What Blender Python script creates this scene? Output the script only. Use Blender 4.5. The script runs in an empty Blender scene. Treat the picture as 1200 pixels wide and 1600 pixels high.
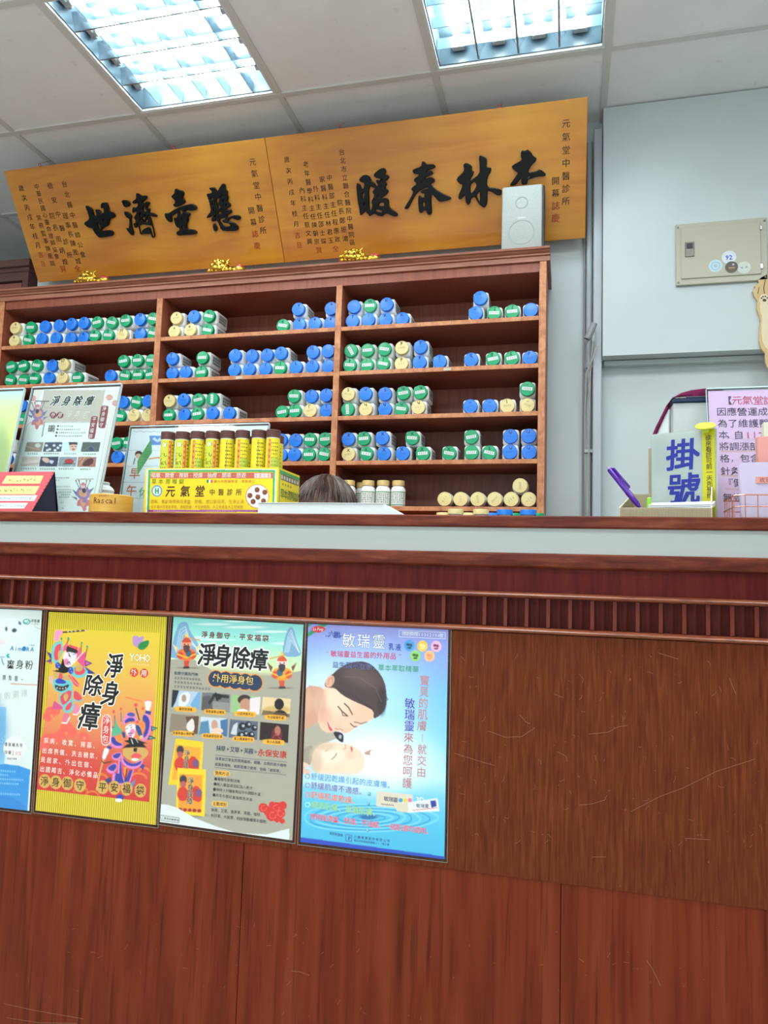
import bpy, bmesh, math, random
import numpy as np
from mathutils import Vector, Matrix

random.seed(7)
C = bpy.context.scene.collection
PI = math.pi

# ------------------------------------------------------------------ camera
F_PX = 1134.0
EYE = np.array([0.0, 0.0, 1.05])
_y, _t, _r = -0.2478, 0.0915, 0.03108
_cy, _sy, _ct, _st, _cr, _sr = math.cos(_y), math.sin(_y), math.cos(_t), math.sin(_t), math.cos(_r), math.sin(_r)
M = (np.array([[_cr, -_sr, 0], [_sr, _cr, 0], [0, 0, 1]]) @ np.array([[1, 0, 0], [0, _ct, _st], [0, -_st, _ct]])
     @ np.array([[1, 0, 0], [0, 0, -1], [0, 1, 0]]) @ np.array([[_cy, -_sy, 0], [_sy, _cy, 0], [0, 0, 1]]))


def ray(x, y):
    return M.T @ np.array([(x - 600) / F_PX, (y - 800) / F_PX, 1.0])


def at(x, y, Y):
    """point of the photograph (1200x1600) taken at depth Y"""
    d = ray(x, y)
    return EYE + d * (Y / d[1])


cam_d = bpy.data.cameras.new('camera')
cam_d.sensor_fit = 'AUTO'
cam_d.sensor_width = 36
cam_d.lens = F_PX / 1600 * 36
cam_d.clip_start = 0.02
cam = bpy.data.objects.new('camera', cam_d)
C.objects.link(cam)
R3 = np.array([M[0], -M[1], -M[2]]).T
mw = Matrix([[*R3[0], EYE[0]], [*R3[1], EYE[1]], [*R3[2], EYE[2]], [0, 0, 0, 1]])
cam.matrix_world = mw
bpy.context.scene.camera = cam

# ------------------------------------------------------------------ world, light, exposure
sc = bpy.context.scene
sc.view_settings.view_transform = 'Standard'
sc.view_settings.look = 'None'
sc.view_settings.exposure = 0.30
sc.view_settings.gamma = 1
sc.view_settings.use_curve_mapping = False
w = bpy.data.worlds.new('sky')
sc.world = w
w.use_nodes = True
w.node_tree.nodes['Background'].inputs[0].default_value = (0.80, 0.90, 1.0, 1)
w.node_tree.nodes['Background'].inputs[1].default_value = 1.3

TUBE_POWER = 46.0     # emission of the fluorescent tubes in view
PANEL_WATTS = 13.0    # unseen lamps added to the same ceiling for more light


def area(name, loc, sx, sy, watts, color=(0.93, 0.98, 1.0), rot=(0, 0, 0)):
    l = bpy.data.lights.new(name, 'AREA')
    l.shape = 'RECTANGLE'
    l.size = sx
    l.size_y = sy
    l.energy = watts
    l.color = color
    o = bpy.data.objects.new(name, l)
    o.location = loc
    o.rotation_euler = rot
    C.objects.link(o)
    return o


# daylight through the shopfront behind the camera
area('shopfront_daylight', (-0.6, -2.93, 1.45), 3.6, 2.3, 16.0, (0.90, 0.96, 1.0), (PI / 2, 0, 0))
# unseen ceiling lamps added for extra clean light (their frames are built further down)
FAR_LAMPS = [(-1.38, 0.94), (-0.167, 0.94), (-1.38, -0.88), (-0.167, -0.88), (1.05, 0.94), (-2.59, 0.94), (-2.59, -0.88)]
for (lx, ly) in FAR_LAMPS:
    area('added_lamp_light', (lx, ly, 2.893), 0.56, 0.56, PANEL_WATTS)

# ------------------------------------------------------------------ colour and materials


def lin(c):
    c = np.asarray(c, float)
    if c.max() > 1.001:
        c = c / 255.0
    return np.where(c <= 0.04045, c / 12.92, ((c + 0.055) / 1.055) ** 2.4)


def L4(c):
    v = lin(c)
    return (float(v[0]), float(v[1]), float(v[2]), 1.0)


def mat(name, col, rough=0.5, metal=0.0, **k):
    m = bpy.data.materials.new(name)
    m.use_nodes = True
    b = m.node_tree.nodes['Principled BSDF']
    b.inputs['Base Color'].default_value = L4(col)
    b.inputs['Roughness'].default_value = rough
    b.inputs['Metallic'].default_value = metal
    for kk, v in k.items():
        b.inputs[kk.replace('_', ' ')].default_value = v
    return m


def noise_mat(name, cols, scale=(1, 1, 1), nscale=8.0, rough=0.5, metal=0.0, detail=6.0, bump=0.0, dist=0.0, stops=None, second=None, **k):
    """procedural colour from stretched noise; second = (scale, nscale, colour, lo, hi) adds a darker or lighter layer"""
    m = mat(name, cols[0], rough, metal, **k)
    nt = m.node_tree
    b = nt.nodes['Principled BSDF']
    tc = nt.nodes.new('ShaderNodeTexCoord')
    mp = nt.nodes.new('ShaderNodeMapping')
    mp.inputs['Scale'].default_value = scale
    nt.links.new(tc.outputs['Object'], mp.inputs[0])
    n = nt.nodes.new('ShaderNodeTexNoise')
    n.inputs['Scale'].default_value = nscale
    n.inputs['Detail'].default_value = detail
    n.inputs['Distortion'].default_value = dist
    nt.links.new(mp.outputs[0], n.inputs[0])
    r = nt.nodes.new('ShaderNodeValToRGB')
    cr = r.color_ramp
    stops = stops or [0.3 + 0.4 * i / (len(cols) - 1) for i in range(len(cols))]
    cr.elements[0].position = stops[0]
    cr.elements[0].color = L4(cols[0])
    cr.elements[1].position = stops[-1]
    cr.elements[1].color = L4(cols[-1])
    for s, c in zip(stops[1:-1], cols[1:-1]):
        cr.elements.new(s).color = L4(c)
    nt.links.new(n.outputs[0], r.inputs[0])
    out = r.outputs[0]
    if second:
        for (s2, ns2, c2, lo, hi) in second:
            mp2 = nt.nodes.new('ShaderNodeMapping')
            mp2.inputs['Scale'].default_value = s2
            nt.links.new(tc.outputs['Object'], mp2.inputs[0])
            n2 = nt.nodes.new('ShaderNodeTexNoise')
            n2.inputs['Scale'].default_value = ns2
            n2.inputs['Detail'].default_value = 5
            nt.links.new(mp2.outputs[0], n2.inputs[0])
            mr = nt.nodes.new('ShaderNodeMapRange')
            mr.inputs[1].default_value = lo
            mr.inputs[2].default_value = hi
            nt.links.new(n2.outputs[0], mr.inputs[0])
            mx = nt.nodes.new('ShaderNodeMix')
            mx.data_type = 'RGBA'
            nt.links.new(mr.outputs[0], mx.inputs[0])
            nt.links.new(out, mx.inputs[6])
            mx.inputs[7].default_value = L4(c2)
            out = mx.outputs[2]
    nt.links.new(out, b.inputs['Base Color'])
    if bump:
        bp = nt.nodes.new('ShaderNodeBump')
        bp.inputs['Strength'].default_value = bump
        bp.inputs['Distance'].default_value = 0.002
        nt.links.new(n.outputs[0], bp.inputs['Height'])
        nt.links.new(bp.outputs[0], b.inputs['Normal'])
    return m


def emit(name, col, s):
    m = mat(name, col, 0.5)
    b = m.node_tree.nodes['Principled BSDF']
    b.inputs['Emission Color'].default_value = L4(col)
    b.inputs['Emission Strength'].default_value = s
    return m


def print_mat(name, rough, spec=0.5):
    m = mat(name, (255, 255, 255), rough)
    nt = m.node_tree
    a = nt.nodes.new('ShaderNodeAttribute')
    a.attribute_name = 'Col'
    nt.links.new(a.outputs['Color'], nt.nodes['Principled BSDF'].inputs['Base Color'])
    nt.nodes['Principled BSDF'].inputs['Specular IOR Level'].default_value = spec
    return m


def clear_mat(name, tint=(250, 252, 252), rough=0.05, ior=1.4):
    """clear sheet: passes light, mirrors it at grazing angles"""
    m = bpy.data.materials.new(name)
    m.use_nodes = True
    nt = m.node_tree
    nt.nodes.remove(nt.nodes['Principled BSDF'])
    tr = nt.nodes.new('ShaderNodeBsdfTransparent')
    tr.inputs[0].default_value = L4(tint)
    gl = nt.nodes.new('ShaderNodeBsdfGlossy')
    gl.inputs['Roughness'].default_value = rough
    lw = nt.nodes.new('ShaderNodeLayerWeight')
    lw.inputs[0].default_value = 0.5
    pw = nt.nodes.new('ShaderNodeMath')
    pw.operation = 'POWER'
    pw.inputs[1].default_value = 5
    fr = nt.nodes.new('ShaderNodeMath')
    fr.operation = 'MULTIPLY_ADD'
    fr.inputs[1].default_value = 0.9
    fr.inputs[2].default_value = 0.025
    nt.links.new(lw.outputs['Facing'], pw.inputs[0])
    nt.links.new(pw.outputs[0], fr.inputs[0])
    mx = nt.nodes.new('ShaderNodeMixShader')
    nt.links.new(fr.outputs[0], mx.inputs[0])
    nt.links.new(tr.outputs[0], mx.inputs[1])
    nt.links.new(gl.outputs[0], mx.inputs[2])
    nt.links.new(mx.outputs[0], nt.nodes['Material Output'].inputs[0])
    return m


MT = {}
MT['print'] = print_mat('print_ink', 0.42, 0.35)
MT['print_gloss'] = print_mat('print_ink_gloss', 0.3, 0.2)
MT['acr_edge'] = mat('acrylic_edge', (186, 204, 206), 0.15)
MT['print_lam'] = print_mat('laminated_print', 0.32, 0.5)
MT['lam_edge'] = mat('sealed_edge', (150, 138, 126), 0.3)
MT['laminate'] = clear_mat('clear_laminate', (222, 216, 208), 0.15)
MT['acrylic'] = clear_mat('clear_acrylic', (246, 250, 250), 0.04)
MT['wall'] = noise_mat('painted_wall', [(192, 201, 200), (200, 208, 207)], nscale=3, rough=0.55,
                       second=[((1, 1, 1), 0.8, (184, 193, 193), 0.5, 0.75)])
MT['ceiling'] = noise_mat('ceiling_board', [(230, 231, 229), (238, 239, 238)], nscale=4, rough=0.9,
                          second=[((1, 1, 1), 22, (216, 213, 206), 0.66, 0.8)])
MT['tbar'] = mat('ceiling_bar', (206, 206, 200), 0.6)
MT['soot'] = noise_mat('sooty_ceiling_board', [(150, 148, 148), (185, 183, 182)], nscale=3, rough=0.9)
MT['floor'] = noise_mat('floor_tile', [(226, 222, 214), (234, 231, 224)], nscale=5, rough=0.3)
MT['panel_up'] = noise_mat('counter_panel_brown', [(84, 35, 17), (98, 45, 22), (112, 56, 29)], (16, 16, 1.1), 12, 0.45, Specular_IOR_Level=0.08, dist=0.3, bump=0.15,
                           second=[((26, 26, 0.8), 14, (66, 28, 17), 0.56, 0.8), ((3, 3, 2), 45, (136, 84, 58), 0.70, 0.80)])
MT['panel_low'] = noise_mat('counter_panel_red', [(88, 33, 16), (108, 43, 22), (118, 52, 30)], (5, 5, 0.35), 6, 0.4, Specular_IOR_Level=0.08, dist=0.8, bump=0.1,
                            second=[((16, 16, 0.5), 8, (70, 26, 14), 0.55, 0.75), ((2, 2, 1), 60, (136, 78, 54), 0.72, 0.82)])
MT['frieze'] = noise_mat('frieze_wood', [(76, 16, 14), (92, 24, 20), (100, 36, 24)], (14, 14, 1.2), 7, 0.4, Specular_IOR_Level=0.12, dist=0.4,
                         second=[((0.8, 0.8, 0.8), 3, (112, 42, 20), 0.55, 0.8)])
MT['trim'] = noise_mat('trim_wood', [(74, 25, 14), (102, 42, 25), (122, 60, 38)], (0.9, 7, 7), 12, 0.36, Specular_IOR_Level=0.2, dist=0.5, bump=0.1,
                       second=[((1, 4, 4), 30, (74, 30, 22), 0.55, 0.75)])
MT['bead'] = noise_mat('bead_wood', [(112, 56, 34), (144, 82, 54)], (0.9, 9, 9), 12, 0.3, second=[((1.2, 5, 5), 25, (98, 44, 32), 0.5, 0.7)])
MT['fillet'] = noise_mat('fillet_wood', [(92, 34, 24), (124, 54, 38)], (20, 20, 2), 9, 0.4, Specular_IOR_Level=0.2)
MT['flute'] = noise_mat('flute_wood', [(60, 20, 17), (88, 31, 25)], (20, 20, 2), 9, 0.5, Specular_IOR_Level=0.1,
                        second=[((1, 1, 1), 260, (130, 104, 88), 0.71, 0.77)])
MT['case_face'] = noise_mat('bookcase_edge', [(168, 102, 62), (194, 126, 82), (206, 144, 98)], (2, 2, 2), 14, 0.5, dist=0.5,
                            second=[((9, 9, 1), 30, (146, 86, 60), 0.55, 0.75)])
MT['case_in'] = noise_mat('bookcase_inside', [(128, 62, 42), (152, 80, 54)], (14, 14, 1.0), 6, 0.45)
MT['crown'] = noise_mat('crown_moulding', [(142, 86, 64), (170, 110, 86)], (1, 8, 8), 10, 0.45)
MT['dark_cabinet'] = noise_mat('dark_cabinet_wood', [(96, 62, 58), (112, 74, 68)], (1, 8, 8), 6, 0.5)
MT['red_door'] = noise_mat('red_door_wood', [(138, 80, 68), (152, 92, 78)], (8, 8, 1), 6, 0.5)
MT['white_lam'] = mat('white_laminate', (188, 195, 190), 0.35)
MT['white'] = mat('white_plastic', (222, 228, 226), 0.35)
MT['sign_wood'] = noise_mat('lacquered_board', [(176, 102, 14), (190, 118, 18), (202, 134, 28)], (0.7, 5, 5), 3.2, 0.42, dist=0.6, Coat_Weight=0.4, Coat_Roughness=0.1,
                            second=[((0.9, 0.9, 0.9), 1.6, (210, 148, 32), 0.5, 0.75)])
MT['sign_edge'] = mat('board_edge', (196, 140, 90), 0.4)
MT['ink_black'] = mat('black_lacquer', (5, 6, 8), 0.3, Specular_IOR_Level=0.12, Coat_Weight=0.15, Coat_Roughness=0.08)
MT['white_frame'] = mat('lamp_frame', (215, 218, 216), 0.4)
MT['reflector'] = mat('lamp_reflector', (84, 104, 114), 0.35, 0.0)
MT['louvre'] = mat('lamp_louvre', (150, 172, 184), 0.25, 0.8)
MT['tube'] = emit('tube_glow', (240, 252, 255), TUBE_POWER)
MT['lampglow'] = emit('added_lamp_glow', (240, 250, 255), 4.0)
MT['socket'] = mat('lamp_socket', (170, 172, 172), 0.5)
MT['body'] = mat('bottle_plastic', (240, 242, 240), 0.38, Subsurface_Weight=0.0)
MT['lid_b'] = mat('blue_lid', (34, 124, 226), 0.3)
MT['lid_g'] = mat('green_lid', (8, 160, 104), 0.3)
MT['lid_y'] = mat('cream_lid', (226, 208, 146), 0.38)
MT['metal'] = mat('grey_metal', (120, 118, 110), 0.35, 0.8)
MT['panel_beige'] = mat('beige_enamel', (176, 172, 152), 0.4)
MT['dark'] = mat('dark_plastic', (38, 40, 46), 0.4)
MT['gold'] = noise_mat('gold_paint', [(178, 128, 30), (236, 196, 78)], nscale=60, rough=0.22, metal=0.85)
MT['red_paint'] = mat('red_paint', (176, 44, 40), 0.35)
MT['spk_front'] = noise_mat('speaker_grille', [(150, 154, 150), (176, 180, 174)], nscale=900, rough=0.6, detail=1)
MT['spk_ring'] = mat('speaker_ring', (152, 156, 151), 0.5)
MT['pvc'] = mat('white_conduit', (176, 182, 186), 0.5)
MT['cable'] = mat('beige_cable', (176, 172, 162), 0.5)
MT['cable_grey'] = mat('grey_cable', (140, 142, 142), 0.5)
MT['hair'] = noise_mat('brown_hair', [(62, 42, 36), (112, 84, 70)], (60, 60, 6), 5, 0.45)
MT['skin'] = mat('skin', (214, 172, 150), 0.5, Subsurface_Weight=0.0)
MT['cloth_w'] = mat('white_coat', (214, 218, 222), 0.8)
MT['navy'] = mat('navy_card', (30, 38, 62), 0.55)
MT['red_card'] = mat('red_card', (196, 72, 82), 0.55)
MT['yellow_card'] = mat('yellow_card', (232, 206, 32), 0.45)
MT['green_card'] = mat('green_card', (110, 190, 136), 0.5)
MT['lightwood'] = noise_mat('light_turned_wood', [(196, 144, 50), (214, 166, 74)], (3, 3, 14), 5, 0.4)
MT['brown_cap'] = mat('brown_cap', (98, 62, 56), 0.35)
MT['purple'] = mat('purple_plastic', (72, 20, 142), 0.18, Alpha=0.92)
MT['board_grey'] = noise_mat('corrugated_card', [(188, 178, 150), (200, 190, 164)], (1, 1, 1), 60, 0.7)
MT['frost'] = mat('frosted_sheet', (205, 205, 198), 0.3)
MT['yellow_strip'] = mat('yellow_strip', (240, 216, 24), 0.45)
MT['lime'] = mat('lime_plastic', (202, 214, 62), 0.35)
MT['maroon'] = noise_mat('maroon_cloth', [(112, 24, 72), (150, 44, 100)], nscale=60, rough=0.9)
MT['blue_top'] = mat('blue_lid_edge', (36, 58, 92), 0.35)
MT['grey_box'] = mat('pale_grey_plastic', (184, 190, 188), 0.4)
MT['rose_gold'] = mat('rose_gold_wire', (206, 140, 118), 0.25, 0.8)
MT['lavender'] = mat('lavender_pouch', (196, 184, 208), 0.3)
MT['salmon'] = mat('salmon_card', (214, 146, 138), 0.5)
MT['ply_edge'] = mat('plywood_edge', (190, 150, 96), 0.6)
MT['steel'] = mat('chrome', (190, 190, 190), 0.2, 1.0)
MT['scratch'] = mat('scratched_varnish', (134, 88, 62), 0.6)
MT['glass'] = clear_mat('shop_glass', (244, 250, 250), 0.02)

# ------------------------------------------------------------------ mesh helpers


def box(bm, x0, x1, y0, y1, z0, z1):
    vs = [bm.verts.new(p) for p in ((x0, y0, z0), (x1, y0, z0), (x1, y1, z0), (x0, y1, z0), (x0, y0, z1), (x1, y0, z1), (x1, y1, z1), (x0, y1, z1))]
    for f in ((3, 2, 1, 0), (4, 5, 6, 7), (0, 1, 5, 4), (1, 2, 6, 5), (2, 3, 7, 6), (3, 0, 4, 7)):
        bm.faces.new([vs[i] for i in f])
    return bm


def bx(x0, x1, y0, y1, z0, z1, bev=0.0, seg=1):
    bm = bmesh.new()
    box(bm, x0, x1, y0, y1, z0, z1)
    if bev:
        bmesh.ops.bevel(bm, geom=bm.edges[:], offset=bev, segments=seg, affect='EDGES', profile=0.5)
    return bm


def prism(bm, poly, d0, d1, axis='y'):
    """extrude a polygon; axis y: poly in (x,z); axis x: poly in (y,z); axis z: (x,y)"""
    def P(p, d):
        return {'y': (p[0], d, p[1]), 'x': (d, p[0], p[1]), 'z': (p[0], p[1], d)}[axis]
    a = [bm.verts.new(P(p, d0)) for p in poly]
    b = [bm.verts.new(P(p, d1)) for p in poly]
    n = len(poly)
    bm.faces.new(a)
    bm.faces.new(b[::-1])
    for i in range(n):
        bm.faces.new((a[i], b[i], b[(i + 1) % n], a[(i + 1) % n]))
    bmesh.ops.recalc_face_normals(bm, faces=bm.faces[:])
    return bm


def lathe(bm, prof, seg=24, mtx=None, cap=True):
    """profile of (r, z) turned about z"""
    rings = []
    for (r, z) in prof:
        if r < 1e-6:
            v = Vector((0, 0, z))
            rings.append([bm.verts.new(mtx @ v if mtx else v)])
        else:
            ring = []
            for i in range(seg):
                a = 2 * PI * i / seg
                v = Vector((r * math.cos(a), r * math.sin(a), z))
                ring.append(bm.verts.new(mtx @ v if mtx else v))
            rings.append(ring)
    for a, b in zip(rings, rings[1:]):
        if len(a) == 1 and len(b) == 1:
            continue
        for i in range(seg):
            j = (i + 1) % seg
            if len(a) == 1:
                bm.faces.new((a[0], b[i], b[j]))
            elif len(b) == 1:
                bm.faces.new((a[i], a[j], b[0]))
            else:
                bm.faces.new((a[i], a[j], b[j], b[i]))
    if cap:
        if len(rings[0]) > 1:
            bm.faces.new(rings[0][::-1])
        if len(rings[-1]) > 1:
            bm.faces.new(rings[-1])
    return bm


def tube(bm, pts, r, seg=8, cap=True):
    pts = [Vector(p) for p in pts]
    rr = r if isinstance(r, (list, tuple)) else [r] * len(pts)
    up = None
    rings = []
    for i, p in enumerate(pts):
        t = (pts[min(i + 1, len(pts) - 1)] - pts[max(i - 1, 0)]).normalized()
        if up is None:
            up = Vector((0, 0, 1)) if abs(t.z) < 0.9 else Vector((0, 1, 0))
        x = t.cross(up).normalized()
        y = x.cross(t).normalized()
        up = y
        rings.append([bm.verts.new(p + (x * math.cos(2 * PI * k / seg) + y * math.sin(2 * PI * k / seg)) * rr[i]) for k in range(seg)])
    for a, b in zip(rings, rings[1:]):
        for k in range(seg):
            bm.faces.new((a[k], a[(k + 1) % seg], b[(k + 1) % seg], b[k]))
    if cap:
        bm.faces.new(rings[0][::-1])
        bm.faces.new(rings[-1])
    bmesh.ops.recalc_face_normals(bm, faces=bm.faces[:])
    return bm


def ball(bm, c, rx, ry=None, rz=None, sub=2, rot=None):
    ry = ry or rx
    rz = rz or rx
    m = Matrix.Translation(c) @ (rot or Matrix()) @ Matrix.Diagonal((rx, ry, rz, 1))
    bmesh.ops.create_icosphere(bm, subdivisions=sub, radius=1, matrix=m)
    return bm


def link(name, me, m=None, parent=None):
    o = bpy.data.objects.new(name, me)
    if m is not None and len(me.materials) == 0:
        me.materials.append(m)
    C.objects.link(o)
    if parent is not None:
        o.parent = parent
    return o


def obj(name, bm, m, parent=None, smooth=False, off=None, angle=35):
    if off is not None:
        bmesh.ops.translate(bm, vec=Vector([-v for v in off]), verts=bm.verts[:])
    me = bpy.data.meshes.new(name)
    bm.to_mesh(me)
    bm.free()
    if smooth:
        me.polygons.foreach_set('use_smooth', [True] * len(me.polygons))
        me.set_sharp_from_angle(angle=math.radians(angle))
    return link(name, me, m, parent)


def tag(o, label=None, cat=None, group=None, kind=None):
    if label:
        o['label'] = label
    if cat:
        o['category'] = cat
    if group:
        o['group'] = group
    if kind:
        o['kind'] = kind
    return o


class Thing:
    """an Empty at the thing's base; parts are built in world coordinates and moved into its frame"""

    def __init__(s, name, label=None, cat=None, loc=(0, 0, 0), group=None, kind=None):
        s.o = bpy.data.objects.new(name, None)
        s.o.empty_display_size = 0.05
        s.o.location = loc
        s.loc = tuple(float(v) for v in loc)
        C.objects.link(s.o)
        tag(s.o, label, cat, group, kind)

    def part(s, name, bm, m, parent=None, smooth=False, label=None, angle=35):
        o = obj(name, bm, m, parent or s.o, smooth, s.loc, angle)
        if label:
            o['label'] = label
        return o


def mesh_arrays(name, V, faces, cols=None):
    """V (n,3); faces list of index tuples or (m,k) array; per-point colours in srgb 0..1"""
    me = bpy.data.meshes.new(name)
    V = np.asarray(V, np.float32)
    if isinstance(faces, np.ndarray):
        m, k = faces.shape
        me.vertices.add(len(V))
        me.vertices.foreach_set('co', V.ravel())
        me.loops.add(m * k)
        me.loops.foreach_set('vertex_index', faces.ravel().astype(np.int32))
        me.polygons.add(m)
        me.polygons.foreach_set('loop_start', np.arange(0, m * k, k, dtype=np.int32))
        me.update(calc_edges=True)
    else:
        me.from_pydata(V.tolist(), [], faces)
    if cols is not None:
        a = me.color_attributes.new('Col', 'FLOAT_COLOR', 'POINT')
        rgba = np.ones((len(V), 4), np.float32)
        rgba[:, :3] = lin(cols) if len(cols) else 0
        a.data.foreach_set('color', rgba.ravel())
    return me


# ------------------------------------------------------------------ glyphs
_tmpc = bpy.data.curves.new('glyph_source', 'FONT')
_tmpo = bpy.data.objects.new('glyph_source', _tmpc)
_tmpc.resolution_u = 1
_tmpc.fill_mode = 'FRONT'
_gc = {}


def _raw(s, off):
    _tmpc.body = s
    _tmpc.offset = off
    me = bpy.data.meshes.new_from_object(_tmpo)
    v = np.array([p.co[:2] for p in me.vertices]) if len(me.vertices) else np.zeros((0, 2))
    f = [tuple(p.vertices) for p in me.polygons]
    bpy.data.meshes.remove(me)
    return v, f


_ref, _ = _raw('國', 0)
_CC = (_ref.max(0) + _ref.min(0)) / 2
_CS = 0.93 / (_ref[:, 1].max() - _ref[:, 1].min())


def glyph(s, off=0.0):
    k = (s, off)
    if k not in _gc:
        v, f = _raw(s, off)
        if len(v):
            cjk = len(s) == 1 and ord(s) > 0x2E00
            cx = _CC[0] if cjk else (v[:, 0].max() + v[:, 0].min()) / 2
            cy = _CC[1] if cjk or len(s) == 1 else (v[:, 1].max() + v[:, 1].min()) / 2
            v = (v - [cx, cy]) * _CS
        _gc[k] = (v, f)
    return _gc[k]


class Letters:
    """flat letters in the plane x,z (front is -y)"""

    def __init__(s):
        s.V, s.F, s.K = [], [], []
        s.n = 0

    def add(s, ch, x, z, size, col, off=0.0, layer=1, rot=0.0, sx=1.0, shear=0.0, step=0.00025):
        if off > 0.004:               # heavier strokes and outlines: shifted copies of the plain glyph
            n = 8 if off > 0.045 else (4 if off > 0.02 else 2)
            for k in range(n):
                g = 2 * PI * k / n + (PI / 4 if n == 4 else 0)
                s.add(ch, x + off * 0.9 * size * math.cos(g) * (1 if n > 2 else .6), z + off * 0.9 * size * math.sin(g), size, col, 0.0, layer - 0.02 * k, rot, sx, shear, step)
            return
        v, f = glyph(ch, 0.0)
        if not len(v):
            return
        a = v * [size * sx, size]
        a[:, 0] += shear * a[:, 1]
        c, t = math.cos(rot), math.sin(rot)
        a = np.stack([a[:, 0] * c - a[:, 1] * t + x, np.full(len(a), -layer * step), a[:, 0] * t + a[:, 1] * c + z], 1)
        s.V.append(a)
        s.F += [tuple(i + s.n for i in q) for q in f]
        s.K.append(np.tile(np.asarray(col, float) / 255.0, (len(a), 1)))
        s.n += len(a)

    def mesh(s, name):
        return mesh_arrays(name, np.concatenate(s.V), s.F, np.concatenate(s.K))


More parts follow.
